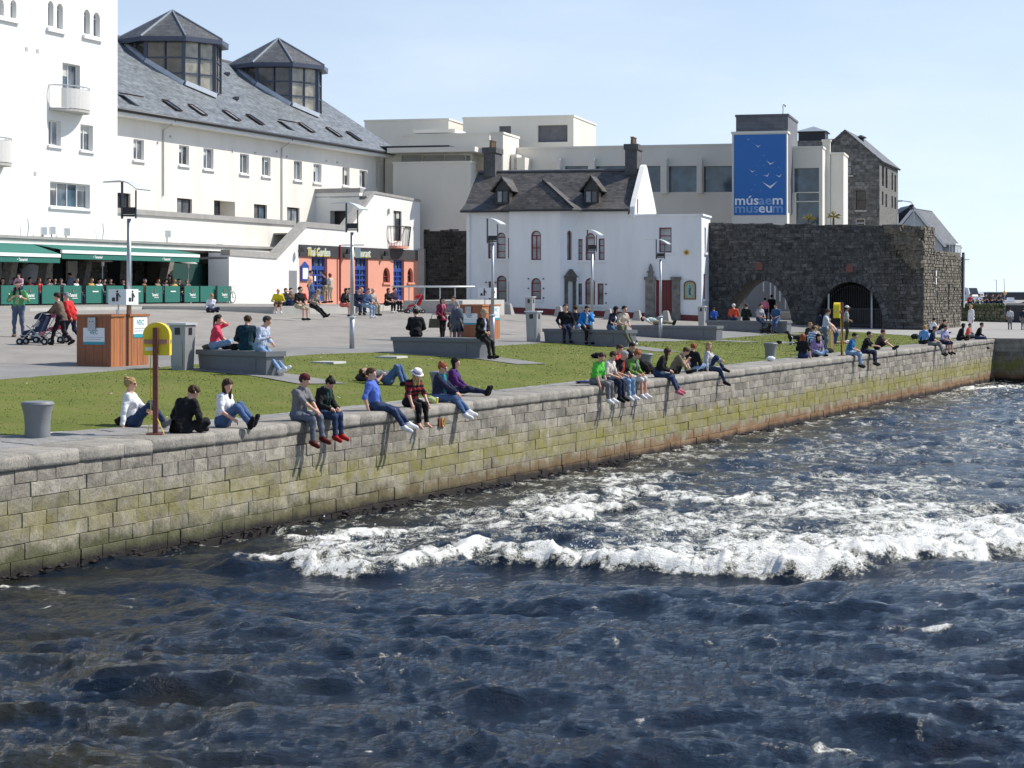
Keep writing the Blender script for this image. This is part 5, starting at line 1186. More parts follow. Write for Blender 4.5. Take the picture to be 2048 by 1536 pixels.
# ------------------------------------------------------------------ mill building with stone gable
ml = thing('stone_mill', P(1720, 560, 160), 'tall grey stone mill building with gabled slate roof behind the arch wall', 'building')
fm_ = MF(1712, 158); t0, t1 = fm_.at(1640)[0], fm_.at(1759)[0]; zl = fm_.at(1759, 321)[1]; za = fm_.at(1687, 262)[1]; ta = fm_.at(1690)[0]
tl = 2 * ta - t1; HM = [hole(fm_, 1712, 381, 1731, 420), hole(fm_, 1688, 316, 1704, 350), hole(fm_, 1711, 437, 1730, 455)]
mb = MB(); wall_with_holes(mb, fm_, tl, t1, .5, zl, HM, 0, 0, .3); mb.poly([fm_.p(tl, 0, zl), fm_.p(t1, 0, zl), fm_.p(ta, 0, za)])
DEP = 22.0
sd = Fr(fm_.p(t1, 0, 0)[:2], (sin(TH + radians(4)), cos(TH + radians(4))))
HS = [hole(sd, *r) for r in ((1764, 331, 1768, 372), (1771, 336, 1775, 376), (1783, 345, 1786, 380), (1789, 350, 1792, 384), (1764, 383, 1767, 410), (1771, 388, 1774, 414), (1783, 392, 1786, 416), (1789, 394, 1792, 418))]
Ls = sd.at(1796)[0]
wall_with_holes(mb, sd, 0, Ls, .5, zl, HS, 0, 0, .25); ob('wall', mb, 'mill_stone', ml, fixn=False)
rubble('stone_facing', fm_, tl, t1 - .05, 6, za, 'mill_stone', ml, .55, .26, .0, keep=lambda t, z: not any(h[0] - .15 < t < h[1] + .15 and h[2] - .1 < z < h[3] + .1 for h in HM) and z < zl + (za - zl) * (1 - abs(t - ta) / (t1 - ta)) - .1, seed=3, proud=.03)
for i, h in enumerate(HM): window(ml, fm_, h, 0, 'window_white' if i == 2 else 'window_brown', 'glass_dark' if i != 1 else 'glass_pale', 0, 1, 'pale_concrete')
for h in HS: window(ml, sd, h, 0, 'window_brown', 'glass_dark', 0, 1, None)
e1 = sd.p(0, .25, zl - .05); e2 = sd.p(Ls, .25, zl - .05); r1 = fm_.p(ta, .2, za + .12); r2 = r1 + (e2 - e1)
roof_sheet('roof', [e1, e2, r2, r1], 'slate_dark', ml, .15); q1 = fm_.p(tl - .2, .2, zl - .05); roof_sheet('roof_left', [q1, q1 + (e2 - e1), r2, r1], 'slate_dark', ml, .15)
c = P(1722, 290, 163); mb = MB(); mb.lathe([(.25, 0), (.25, .5), (.45, .55), (.45, .62), (.1, .8)], c, 8); ob('roof_vent', mb, 'gutter', ml)
# left wing of the mill with lantern
fw_ = MF(1625, 166); t0, t1, zb_, zt = fw_.rect(1586, 274, 1672, 330); mb = MB(); mb.fbox(fw_, t0, t1, -6, 0, .5, zt - .3); ob('left_wing', mb, 'mill_stone', ml); roof_sheet('left_roof', [fw_.p(t0, .3, zt - 1.6), fw_.p(t1, .3, zt - 1.6), fw_.p(t1, -5, zt + .2), fw_.p(t0, -5, zt + .2)], 'slate_dark', ml)
t0, t1, zb_, zt = fw_.rect(1592, 263, 1655, 272, -2); mb = MB(); mb.fbox(fw_, t0 + .2, t1 - .2, -5, -2, zb_ - .4, zt); ob('lantern', mb, 'gutter', ml); mb = MB(); tm = (t0 + t1) / 2; q = [fw_.p(t0, -1.6, zt), fw_.p(t1, -1.6, zt), fw_.p(t1, -5.4, zt), fw_.p(t0, -5.4, zt)]; ap = fw_.p(tm, -3.5, zt + .55); mb.add(q + [ap], [(0, 1, 4), (1, 2, 4), (2, 3, 4), (3, 0, 4), (3, 2, 1, 0)]); ob('lantern_roof', mb, 'lead', ml)
# ------------------------------------------------------------------ white house with dormers
HT = radians(13); HU = (cos(HT), -sin(HT)); HB_ = np.array([sin(HT), cos(HT), 0])
HF = Fr(((933 - 1024) * 126.5 / F, 126.5), HU)
hs = thing('white_house', HF.p(7, 0, 1.1), 'white two-storey house with red-framed arched windows, slate roof and dormers', 'house')
zB = .55; t_r = HF.at(1256)[0]; t_e = HF.at(1403)[0]; zEv = HF.at(1090, 418)[1]; zFl = HF.at(1330, 432)[1]
tb0, tb1 = HF.at(1026)[0], HF.at(1120, HZ, 1.1)[0]          # bay
up = [(976, 476, 987, 517, 0), (993, 465, 1011, 517, 1), (1016, 476, 1024, 517, 0), (1153, 478, 1165, 520, 0), (1171, 466, 1190, 520, 1), (1197, 477, 1209, 520, 0), (1318, 455, 1343, 505, 0)]
lo = [(977, 563, 986, 603, 0), (993, 551, 1013, 604, 1), (1017, 563, 1024, 603, 0), (1153, 567, 1164, 609, 0), (1170, 556, 1190, 610, 1), (1195, 567, 1207, 610, 0)]
HU_ = [hole(HF, *r[:4], bool(r[4]), 0, .2) for r in up]; HL_ = [hole(HF, *r[:4], bool(r[4]), 0, .2) for r in lo]
door = hole(HF, 1311, 560, 1346, 634, False, 0, .3)
mb = MB(); wall_with_holes(mb, HF, 0, t_r, zB, zEv, [h for h in HU_ + HL_ if h[1] < t_r], 0); wall_with_holes(mb, HF, t_r, t_e, zB, zFl, [h for h in HU_ if h[0] > t_r] + [door], .0)
DPT = 8.4
sideF = Fr(HF.p(t_e, 0, 0)[:2], HB_[:2]); sl = [hole(sideF, 1409, 455, 1412, 505, False, 0, .2), hole(sideF, 1407, 548, 1414, 598, False, 0, .2)]
wall_with_holes(mb, sideF, 0, 4.2, zB, zFl, sl, 0)
mb.poly([HF.p(0, 0, zB), HF.p(0, -DPT, zB), HF.p(0, -DPT, zEv), HF.p(0, 0, zEv)]); mb.poly([HF.p(t_r, 0, zFl), HF.p(t_r, -DPT, zFl), HF.p(t_r, -DPT, zEv), HF.p(t_r, 0, zEv)])
mb.poly([HF.p(t_r, 0, zFl - .12), HF.p(t_e, 0, zFl - .12), HF.p(t_e, -4.2, zFl - .12), HF.p(t_r, -4.2, zFl - .12)])
ob('wall', mb, 'house_wall', hs, fixn=False)
mb = MB(); mb.fbox(HF, t_r, t_e + .1, -.15, .1, zFl + .003, zFl + .12); mb.fbox(sideF, .15, 4.2, -.15, .1, zFl + .003, zFl + .12); ob('parapet_coping', mb, 'house_wall', hs)
for h, r in zip(HU_ + HL_, up + lo): window(hs, HF, h, 0, 'red_frame', 'glass_pale' if r in up else 'glass_grey', 0, 2 if r in up else 1, None, .07)
for h in sl: window(hs, sideF, h, 0, 'red_frame', 'glass_grey', 0, 1, 'house_wall')
for a_, b_, z in ((HU_[0][0], HU_[2][1], HU_[0][2]), (HU_[3][0], HU_[5][1], HU_[3][2]), (HU_[6][0], HU_[6][1], HU_[6][2]), (HL_[0][0], HL_[2][1], HL_[0][2]), (HL_[3][0], HL_[5][1], HL_[3][2])):
    mb = MB(); mb.fbox(HF, a_ - .15, b_ + .15, -.05, .1, z - .16, z - .005); ob('sill', mb, 'house_wall', hs)
# door and stone piers
mb = MB(); mb.fbox(HF, door[0], door[1], -.3, -.24, zB, door[3]); dr = ob('door', mb, 'red_frame', hs)
for k in range(1, 5): x = door[0] + (door[1] - door[0]) * k / 5; mb = MB(); mb.fbox(HF, x - .015, x + .015, -.24, -.225, zB, door[3] - .02); ob('board_joint', mb, 'window_brown', dr)
for x0, x1 in ((1292, 1311), (1345, 1361)):
    a, b, c_, d_ = HF.rect(x0, 560, x1, 632); mb = MB(); mb.fbox(HF, a, b - .01, .003, .28, zB, d_); mb.fbox(HF, a - .08, b + .06, .003, .36, d_ + .002, d_ + .2); mb.fbox(HF, a - .06, b + .02, .004, .34, zB, zB + .6); ob('stone_pier', mb, 'mill_stone', hs)
a, b, c_, d_ = HF.rect(1296, 529, 1308, 560); cx = (a + b) / 2; c = HF.p(cx, .16, 0)
mb = MB(); mb.lathe([(.17, d_ * 0 + c_ + .2), (.16, c_ + .45), (.24, c_ + .46), (.24, c_ + .52), (.13, c_ + .55), (.12, c_ + .8), (.02, d_ + .05)], c, 8); ob('pinnacle', mb, 'mill_stone', hs)
# stone doorway beside the bay with little pediment
# painted plaque and badge
a, b, c_, d_ = HF.rect(1368, 561, 1392, 599); pq = thing('painted_plaque', HF.p((a + b) / 2, .05, c_), 'arched green painted plaque with a small standing figure by the red door', 'plaque')
r = (b - a) / 2; cx = (a + b) / 2
def archp(a, b, z0, z1, w, rise): return [HF.p(a, w, z0), HF.p(b, w, z0)] + [HF.p((a + b) / 2 + (b - a) / 2 * cos(x), w, z1 - rise + rise * sin(x)) for x in np.linspace(0, pi, 9)]
mb = MB(); mb.prism(archp(a, b, c_, d_, .004, .28), HF.n * .06); ob('frame', mb, 'window_brown', pq); mb = MB(); mb.prism(archp(a + .06, b - .06, c_ + .06, d_ - .06, .066, .24), HF.n * .01); ob('panel', mb, 'plaque_gold', pq)
mb = MB(); mb.prism([HF.p(cx + (r - .14) * cos(x), .078, (c_ + d_) / 2 - .05 + .42 * sin(x)) for x in np.linspace(0, 2 * pi, 17)[:-1]], HF.n * .006); ob('oval', mb, 'plaque_teal', pq)
mb = MB(); zc = (c_ + d_) / 2; mb.prism([HF.p(cx + x, .086, zc + z) for x, z in ((-.06, -.32), (.07, -.32), (.05, -.1), (.08, .1), (.02, .16), (-.05, .12), (-.07, -.05))], HF.n * .006); mb.prism([HF.p(cx + .045 * cos(x), .086, zc + .22 + .05 * sin(x)) for x in np.linspace(0, 2 * pi, 9)[:-1]], HF.n * .006); ob('figure', mb, 'terracotta', pq)
t, z = HF.at(1373, 505); bg_ = thing('wall_badge', HF.p(t, .02, z - .15), 'small round yellow badge high on the white house wall', 'badge'); mb = MB(); mb.prism([HF.p(t + (.16 + .02 * (i % 2)) * cos(i * pi / 8), .004, z + (.16 + .02 * (i % 2)) * sin(i * pi / 8)) for i in range(16)], HF.n * .04); ob('disc', mb, 'gold', bg_); mb = MB(); mb.prism([HF.p(t + .08 * cos(x), .046, z + .08 * sin(x)) for x in np.linspace(0, 2 * pi, 13)[:-1]], HF.n * .01); ob('crest', mb, 'terracotta', bg_)
# bay: front face and canted right face
PB = 1.1; mb = MB(); bw_ = [hole(HF, 1062, 461, 1082, 520, True, PB, .2), hole(HF, 1062, 556, 1082, 599, True, PB, .2)]
wall_with_holes(mb, HF, tb0, tb1, zB, zEv, bw_, PB); cf = Fr(HF.p(tb1, PB, 0)[:2], (HF.p(tb1 + .95, 0, 0) - HF.p(tb1, PB, 0))[:2]); Lc = np.linalg.norm((HF.p(tb1 + .95, 0, 0) - HF.p(tb1, PB, 0))[:2])
cw = [(Lc * .38, Lc * .66, bw_[0][2], bw_[0][3], True, .2)]
wall_with_holes(mb, cf, 0, Lc, zB, zEv, cw, 0); mb.poly([HF.p(tb0, PB, zB), HF.p(tb0, 0, zB), HF.p(tb0, 0, zEv), HF.p(tb0, PB, zEv)]); ob('bay_wall', mb, 'house_wall', hs, fixn=False)
for i, h in enumerate(bw_): window(hs, HF, h, PB, 'red_frame', 'glass_pale' if i == 0 else 'glass_grey', 1 if i == 0 else 0, 1, 'house_wall', .07, sill_out=.08)
window(hs, cf, cw[0], 0, 'red_frame', 'glass_grey', 0, 1, 'house_wall', .06, sill_out=.06)
a, b = Lc * .24, Lc * .80; d_ = HF.at(1131, 563, .5)[1]
mb = MB(); mb.fbox(cf, a, a + .16, .003, .16, zB + .3, d_); mb.fbox(cf, b - .14, b, .003, .16, zB + .3, d_); mb.fbox(cf, a, b, .003, .2, d_ + .002, d_ + .25); mb.prism([cf.p(a - .1, .004, d_ + .254), cf.p(b + .1, .004, d_ + .254), cf.p((a + b) / 2, .004, d_ + .78)], cf.n * .26); ob('porch', mb, 'mill_stone', hs)
mb = MB(); mb.fbox(cf, a + .16, b - .14, .005, .03, zB + .3, d_); ob('side_door', mb, 'galv', hs)
# window grilles with fixing lugs on ground floor
for fr_, w_, h in [(HF, 0, HL_[0][:4]), (HF, PB, bw_[1][:4]), (HF, 0, (HL_[3][0], HL_[5][1], HL_[3][2], HL_[3][3]))]:
    mb = MB()
    for z in np.linspace(h[2] + .1, h[3] - .05, 3):
        for t in (h[0] - .16, h[1] + .16): mb.fbox(fr_, t - .04, t + .04, w_, w_ + .07, z - .04, z + .04)
    ob('grille_lugs', mb, 'dark_iron', hs)
# red plinth
zpl = lambda t: np.interp(t, [0, t_e], [1.62, .98])
for a, b, w in ((0, tb0, 0), (tb0, tb1, PB), (tb1 + .95, HF.at(1290)[0], 0), (HF.at(1362)[0], t_e, 0)):
    mb = MB(); mb.prism([HF.p(a, w, zB - .2), HF.p(b, w, zB - .2), HF.p(b, w, zpl(b)), HF.p(a, w, zpl(a))], HF.n * .03); ob('plinth', mb, 'red_plinth', hs)
# main roof with flared eaves: lower kick and upper slope
RH = DPT / 2; zRd = HF.at(1120, 352)[1] + .55; ek = .9
def rp(t, w, z): return HF.p(t, w, z)
zk = zEv + .42
for nm, q in (('roof', [rp(-.3, -ek, zk), rp(t_r + .12, -ek, zk), rp(t_r + .12, -RH, zRd), rp(-.3, -RH, zRd)]), ('roof', [rp(-.3, .38, zEv - .06), rp(t_r + .12, .38, zEv - .06), rp(t_r + .12, -ek, zk), rp(-.3, -ek, zk)]), ('rear_roof', [rp(-.3, -DPT, zEv), rp(t_r + .12, -DPT, zEv), rp(t_r + .12, -RH, zRd), rp(-.3, -RH, zRd)])): roof_sheet(nm, q, 'slate_brown', hs, .1)
mb = MB(); mb.tube([rp(-.3, -RH, zRd + .03), rp(t_r + .12, -RH, zRd + .03)], .09, 6); ob('ridge_tiles', mb, 'slate_wall', hs)
mb = MB(); mb.tube([rp(-.3, .42, zEv - .12), rp(tb0 - .1, .42, zEv - .12)], .08, 6); mb.tube([rp(tb1 + 1.2, .42, zEv - .12), rp(t_r + .1, .42, zEv - .12)], .08, 6); ob('gutter', mb, 'gutter', hs)
# white gable end with flared kneelers
g = [(.25, zFl - .1), (.05, zEv + .1), (-.6, zEv + .65), (-RH + .5, zRd + .2), (-RH, zRd + .35), (-RH - .5, zRd + .2), (-DPT + .6, zEv + .65), (-DPT - .05, zEv + .1), (-DPT - .25, zFl - .1)]
mb = MB(); mb.prism([HF.p(t_r + .13, w, z) for w, z in g], HF.u * .32); ob('gable_wall', mb, 'white_wall', hs)
mb = MB(); mb.fbox(HF, t_r + .451, t_r + .49, -1.0, -.75, zEv - .3, zEv + .6); ob('vent_pipe', mb, 'red_frame', hs)
# bay roof: little half-hipped gable
zba = HF.at(1095, 362, -.6)[1]; bm_ = (tb0 + tb1 + .5) / 2; e0 = tb0 - .45; e1_ = tb1 + 1.25
fl = [rp(e0, PB + .35, zEv - .06), rp(e1_ - .35, PB + .35, zEv - .06), rp(bm_, -.15, zba)]
tri_sheet('bay_roof_front', fl, 'slate_brown', hs, .1); tri_sheet('bay_roof_right', [fl[1], rp(e1_, .36, zEv - .04), rp(bm_ + 1.25, -1.2, zk + .35), rp(bm_, -2.4, zba), fl[2]], 'slate_brown', hs, .08)
tri_sheet('bay_roof_left', [rp(e0 - .25, .36, zEv - .04), fl[0], fl[2], rp(bm_, -2.4, zba), rp(bm_ - 1.25, -1.2, zk + .35)], 'slate_brown', hs, .08)
mb = MB(); mb.tube([rp(e0 + .1, PB + .4, zEv - .12), rp(e1_ - .4, PB + .4, zEv - .12), rp(e1_, .45, zEv - .12)], .08, 6); mb.tube([fl[2] + (0, 0, .06), fl[1] + (0, 0, .06)], .06, 5); ob('bay_gutter', mb, 'gutter', hs)
# dormers
def dormer(x0, x1, ytop, ysill, yap):
    w0 = -.75; a, b, c_, d_ = HF.rect(x0, ytop, x1, ysill, w0); c = (a + b) / 2; dm = MB(); dm.fbox(HF, a, b, w0 - 2.6, w0, c_ - .5, d_); D_ = ob('dormer', dm, 'slate_dark', hs)
    za_ = HF.at((x0 + x1) / 2, yap, w0)[1]
    for s in (-1, 1):
        e = c + s * ((b - a) / 2 + .3); roof_sheet('dormer_roof', [HF.p(e, w0 + .35, d_ - .12), HF.p(e, w0 - 3.0, d_ - .12), HF.p(c, w0 - 3.0, za_), HF.p(c, w0 + .35, za_)], 'slate_brown', D_, .08)
    mb = MB(); mb.prism([HF.p(a, w0 + .003, d_), HF.p(b, w0 + .003, d_), HF.p(c, w0 + .003, za_ - .12)], HF.n * .02); ob('dormer_gable', mb, 'slate_dark', D_)
    f_ = MB(); f_.fbox(HF, a + .06, a + .14, w0 + .003, w0 + .05, c_, d_ - .05); f_.fbox(HF, b - .14, b - .06, w0 + .003, w0 + .05, c_, d_ - .05); f_.fbox(HF, c - .04, c + .04, w0 + .003, w0 + .05, c_, d_ - .05); f_.fbox(HF, a + .14, b - .14, w0 + .003, w0 + .05, d_ - .13, d_ - .05); ob('dormer_frame', f_, 'gutter', D_)
    pb = MB(); pb.fbox(HF, a + .14, c - .04, w0 + .004, w0 + .02, c_, d_ - .13); ob('pane', pb, 'glass_pale', D_); pb = MB(); pb.fbox(HF, c + .04, b - .14, w0 + .004, w0 + .02, c_, d_ - .13); ob('pane', pb, 'glass_dark', D_)
dormer(991, 1019, 379, 404, 353); dormer(1168, 1198, 379, 404, 351)
# chimneys
for px0, px1, nm in ((967, 1005, 'l'), (1250, 1287, 'r')):
    w0 = -RH + .45; a = HF.at(px0, HZ, w0)[0]; zt = HF.at(px0, 295 if nm == 'l' else 288, w0)[1]; b = a + .78
    mb = MB(); mb.fbox(HF, a, b, w0 - 1.9, w0, zRd - 1.2, zt - .35); mb.fbox(HF, a - .08, b + .08, w0 - 1.98, w0 + .08, zt - .348, zt); ch = ob('chimney', mb, 'chimney_render', hs)
    for k, w in enumerate((w0 - .5, w0 - 1.0, w0 - 1.5)): mb = MB(); mb.lathe([(.12, zt), (.10, zt + .42), (.125, zt + .44), (.125, zt + .5)], HF.p((a + b) / 2, w, 0), 10); ob('chimney_pot', mb, 'pot_clay', ch)
mb = MB(); mb.tube([HF.p(.2, .06, zEv - .3), HF.p(.2, .06, zB)], .05, 6); ob('downpipe', mb, 'house_wall', hs)

# ------------------------------------------------------------------ arch wall of old town rubble
AU = np.array([-N2[0], -N2[1]])
cor = P(1846, 661, 121.0); SF = Fr(cor[:2], AU)        # t = 0 at the right corner, negative to the left
tL = SF.at(1416)[0]; aw = thing('arch_wall', SF.p(tL / 2, 0, .3), 'dark rubble stone wall with two arched openings at the end of the lawn', 'stone arch wall')
zt0, zt1 = SF.at(1425, 447)[1], SF.at(1840, 452)[1]
topf = lambda t: np.interp(t, [tL, 0], [zt0, zt1]) + .03 * sin(t * 2.3) + .02 * sin(t * 5.1)
def archo(xl, xr, yap, ysp):
    a, b = SF.at(xl)[0], SF.at(xr)[0]; zc = SF.at((xl + xr) / 2, yap)[1]; return a, b, zc
A1 = archo(1452, 1584, 559, 0); A2_ = archo(1632, 1768, 564, 0)
def in_arch(t, z, pad=0.0):
    for a, b, zc in (A1, A2_):
        if a - pad < t < b + pad:
            r = (b - a) / 2; c = (a + b) / 2; hgt = zc - .0; k = sqrt(max(0, 1 - ((t - c) / (r + pad)) ** 2)); zz = 0.2 + (zc + pad - .2) * k
            if z < zz: return True
    return False
# wall sheet: columns of quads above the arch curves, with soffits
WT = 3.0
mb = MB(); ts = sorted(set(list(np.linspace(tL, 0, 40)) + [x for a, b, _ in (A1, A2_) for x in (a + (b - a) * (1 - cos(q)) / 2 for q in np.linspace(0, pi, 25))]))
def arch_z(t):
    for a, b, zc in (A1, A2_):
        if a - 1e-6 <= t <= b + 1e-6: r = (b - a) / 2; c = (a + b) / 2; return .2 + (zc - .2) * sqrt(max(0, 1 - ((t - c) / r) ** 2))
    return None
for a, b in zip(ts[:-1], ts[1:]):
    m_ = (a + b) / 2; ia = arch_z(m_) is not None; za_, zb_ = (arch_z(a) if ia and arch_z(a) is not None else -.3), (arch_z(b) if ia and arch_z(b) is not None else -.3)
    if ia: za_ = max(za_, .0); zb_ = max(zb_, .0)
    for w in (0, -WT): mb.poly([SF.p(a, w, za_), SF.p(b, w, zb_), SF.p(b, w, topf(b)), SF.p(a, w, topf(a))])
    mb.poly([SF.p(a, 0, topf(a)), SF.p(b, 0, topf(b)), SF.p(b, -WT, topf(b)), SF.p(a, -WT, topf(a))])
    if ia: mb.poly([SF.p(a, 0, za_), SF.p(b, 0, zb_), SF.p(b, -WT, zb_), SF.p(a, -WT, za_)])
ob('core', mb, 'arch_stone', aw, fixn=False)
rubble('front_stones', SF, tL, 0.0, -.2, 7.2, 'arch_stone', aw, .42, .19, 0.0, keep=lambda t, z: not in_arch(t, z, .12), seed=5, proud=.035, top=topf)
# arch ring stones
for (a, b, zc) in (A1, A2_):
    c, r = (a + b) / 2, (b - a) / 2
    for k in range(23):
        q0, q1 = pi * k / 23 + .01, pi * (k + 1) / 23 - .01
        pt = lambda q, e: SF.p(c - (r + e) * cos(q), 0.02, .2 + (zc - .2 + e) * sin(q)); mb = MB(); mb.prism([pt(q0, .01), pt(q1, .01), pt(q1, .34), pt(q0, .34)], SF.n * .055); ob('voussoir', mb, 'arch_stone', aw)
    # soffit stones: rough lining
for (x, y) in ((1519, 533), (1700, 537)):
    t, z = SF.at(x, y); mb = MB(); mb.fbox(SF, t - .22, t + .22, .06, .12, z - .22, z + .12); mb.prism([SF.p(t - .26, .061, z + .122), SF.p(t + .26, .061, z + .122), SF.p(t, .061, z + .34)], SF.n * .05); ob('carved_plaque', mb, 'terracotta', aw)
# side wall running back along the quay
SS = Fr(cor[:2], U2); Lh = SS.at(1868)[0]; Ll = SS.at(1921)[0]; zlo = SS.at(1890, 503)[1]
mb = MB(); mb.fbox(SS, 0, Lh, -2.5, -.02, -.3, zt1 - .1); mb.fbox(SS, Lh, Ll, -1.6, -.02, -.3, zlo); ob('side_core', mb, 'arch_stone_side', aw)
slots = [(SS.at(1873)[0], 576, 607), (SS.at(1895)[0], 572, 617), (SS.at(1906)[0], 572, 600)]
def nos(t, z):
    for c, y0, y1 in slots:
        if abs(t - c) < .22 and SS.at(1895, y1)[1] < z < SS.at(1895, y0)[1]: return False
    return True
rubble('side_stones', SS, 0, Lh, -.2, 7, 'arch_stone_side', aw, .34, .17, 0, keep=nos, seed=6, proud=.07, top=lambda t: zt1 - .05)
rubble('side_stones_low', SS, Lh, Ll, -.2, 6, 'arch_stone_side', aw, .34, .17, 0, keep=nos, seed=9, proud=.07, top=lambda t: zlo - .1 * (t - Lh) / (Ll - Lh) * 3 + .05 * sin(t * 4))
for c, y0, y1 in slots: mb = MB(); mb.fbox(SS, c - .2, c + .2, -.018, -.004, SS.at(1895, y1)[1], SS.at(1895, y0)[1]); ob('slot', mb, 'black_metal', aw)
for y0, y1 in ((541, 552), (556, 569)): c = SS.at(1869)[0]; mb = MB(); mb.fbox(SS, c - .1, c + .1, .09, .12, SS.at(1869, y1)[1], SS.at(1869, y0)[1]); ob('notice', mb, 'paper_white', aw)
# broken stub of masonry on the front near the corner
rs = np.random.RandomState(12); mb = MB()
for i in range(230):
    k = rs.rand(); z = 3.9 + 2.5 * k; wmax = .35 + 1.5 * k ** .8; t = -.12 - (wmax) * rs.rand(); out = (.15 + .75 * min(1, k * 1.6)) * (1 - .35 * rs.rand())
    q = .10 + .10 * rs.rand(); c = SF.p(t, out * .6, z); mb.box(c, (q * 2.2, out + .1, q * 1.2), ANG + (rs.rand() - .5) * .8, taper=.8 + .2 * rs.rand())
st_ = ob('broken_stub', mb, 'arch_stone_side', aw); st_['kind'] = 'stuff'
# iron gate in the second arch
gt = thing('iron_gate', SF.p((A2_[0] + A2_[1]) / 2, -.5, .2), 'black iron gate with tall bars filling the right-hand arch', 'gate'); a, b, zc = A2_; c, r = (a + b) / 2, (b - a) / 2
for k in range(1, 30):
    t = a + (b - a) * k / 30; zt = .2 + (zc - .2) * sqrt(1 - ((t - c) / r) ** 2) - .25
    if zt > .6: mb = MB(); mb.tube([SF.p(t, -.5, .25), SF.p(t, -.5, zt)], .022, 4); mb.ell(SF.p(t, -.5, zt), (.045, .045, .09), 5, 4); ob('bar', mb, 'dark_iron', gt)
for x in (1657, 1743): t = SF.at(x, HZ, -.4)[0]; mb = MB(); mb.bar(SF.p(t, -.4, .15), SF.p(t, -.4, 2.9), .10, .10); ob('gate_post', mb, 'galv', gt)
mb = MB(); zrail = SF.at(1700, 618, -.5)[1]; mb.bar(SF.p(a + .1, -.5, zrail), SF.p(b - .1, -.5, zrail), .05, .09); mb.bar(SF.p(a + .1, -.5, .4), SF.p(b - .1, -.5, .4), .05, .09); ob('rail', mb, 'dark_iron', gt)
mb = MB(); mb.fbox(SF, a + .05, b - .05, -.58, -.54, .2, zrail); ob('kick_panel', mb, 'black_metal', gt)
mb = MB(); mb.fbox(SF, a - .2, b + .2, -WT - .3, -WT + .05, -.2, zc + .3); ob('back_panel', mb, 'pub_dark', gt)
# what shows through the open arch: pale glazed wall with posts, low wall
f13 = MF(1540, 138.6); t0, t1, zb_, zt = f13.rect(1440, 545, 1640, 660); bw2 = thing('glazed_wall', f13.p(t0, 0, .3), 'pale grey glazed wall with white posts seen through the open arch', 'wall'); mb = MB(); mb.fbox(f13, t0, t1, -.3, 0, -.2, 6); ob('panel', mb, 'far_wall', bw2)
for x, y0, y1 in ((1527, 555, 583), (1541, 568, 600), (1550, 568, 605), (1560, 575, 603), (1571, 588, 618)):
    a_, b_, c_, d_ = f13.rect(x - 1, y0, x + 1, y1, .3); mb = MB(); mb.fbox(f13, a_, b_, .2, .35, c_, d_ + .3); ob('post', mb, 'window_white', bw2)
f14 = MF(1550, 134); t0, t1, zb_, zt = f14.rect(1512, 627, 1600, 650); lw = thing('low_wall', f14.p(t0, 0, 0), 'low pale concrete wall just behind the open arch', 'low wall'); mb = MB(); mb.fbox(f14, t0, t1, -.4, 0, -.3, zt); ob('block', mb, 'pale_concrete', lw); mb = MB(); mb.fbox(f14, t0 - .05, t1 + .05, -.45, .05, zt + .003, zt + .12); ob('coping', mb, 'pale_concrete', lw)

# ------------------------------------------------------------------ right background
f15 = MF(1850, 172); bh_ = thing('grey_gabled_house', P(1840, 560, 172), 'grey gabled house with slate roof and dormer behind the arch wall', 'house')
ap = P(1829, 419, 172); l_ = P(1803, 446, 172); r_ = P(1885, 487, 172); zb_ = 0.0; bk = np.array([sin(radians(25)), cos(radians(25)), 0]) * 6.0
l2 = 2 * ap - r_; l2 = np.array([l2[0], l2[1], r_[2]])
mb = MB(); gab = [np.array([l2[0], l2[1], zb_]), np.array([r_[0], r_[1], zb_]), r_, ap, l2]; mb.prism(gab, bk); ob('wall', mb, 'galv', bh_)
up_ = np.array([0, 0, .12]); sd_ = (r_ - ap) / np.linalg.norm(r_ - ap) * .5
roof_sheet('roof', [r_ + sd_ + up_ - bk * .04, r_ + sd_ + up_ + bk * 1.06, ap + up_ + bk * 1.06, ap + up_ - bk * .04], 'slate_dark', bh_); ls_ = np.array([-sd_[0], sd_[1], sd_[2]])
roof_sheet('roof_left', [l2 + ls_ + up_ - bk * .04, l2 + ls_ + up_ + bk * 1.06, ap + up_ + bk * 1.06, ap + up_ - bk * .04], 'slate_dark', bh_)
mb = MB(); mb.bar(ap + up_ - bk * .05, r_ + sd_ + up_ - bk * .05, .12, .22); mb.bar(ap + up_ - bk * .05, l2 + ls_ + up_ - bk * .05, .12, .22); ob('bargeboard', mb, 'window_white', bh_)
d0 = P(1886, 498, 172); mb = MB(); mb.box(d0 + bk * .3 + np.array([.35, 0, -.15]), (1.1, 2.4, 1.0), -radians(25)); dq = ob('side_window', mb, 'glass_pale', bh_); mb = MB(); mb.box(d0 + bk * .3 + np.array([.35, 0, .42]), (1.3, 2.7, .12), -radians(25)); ob('window_hood', mb, 'window_white', dq)
for k in range(5): mb = MB(); mb.box(d0 + bk * .3 + np.array([-.1 + .24 * k, -1.22, -.15]), (.05, .06, 1.0), -radians(25)); ob('bar', mb, 'window_white', dq)
mb = MB(); c = P(1801, 428, 178); mb.add([c + v for v in ((-.2, 0, 0), (3, -1, -.8), (3, 5, -.8), (-.2, 5, 0), (1.0, 0, .8), (1.0, 5, .8), (-.2, 0, -2), (3, -1, -2))], [(0, 1, 4), (1, 2, 5, 4), (3, 0, 4, 5), (0, 6, 7, 1)]); fo = thing('slate_roof_house', c + (0, 0, -2), 'small dark slate roof showing between the mill and the grey gable', 'house'); ob('roof', mb, 'gutter', fo, fixn=False)
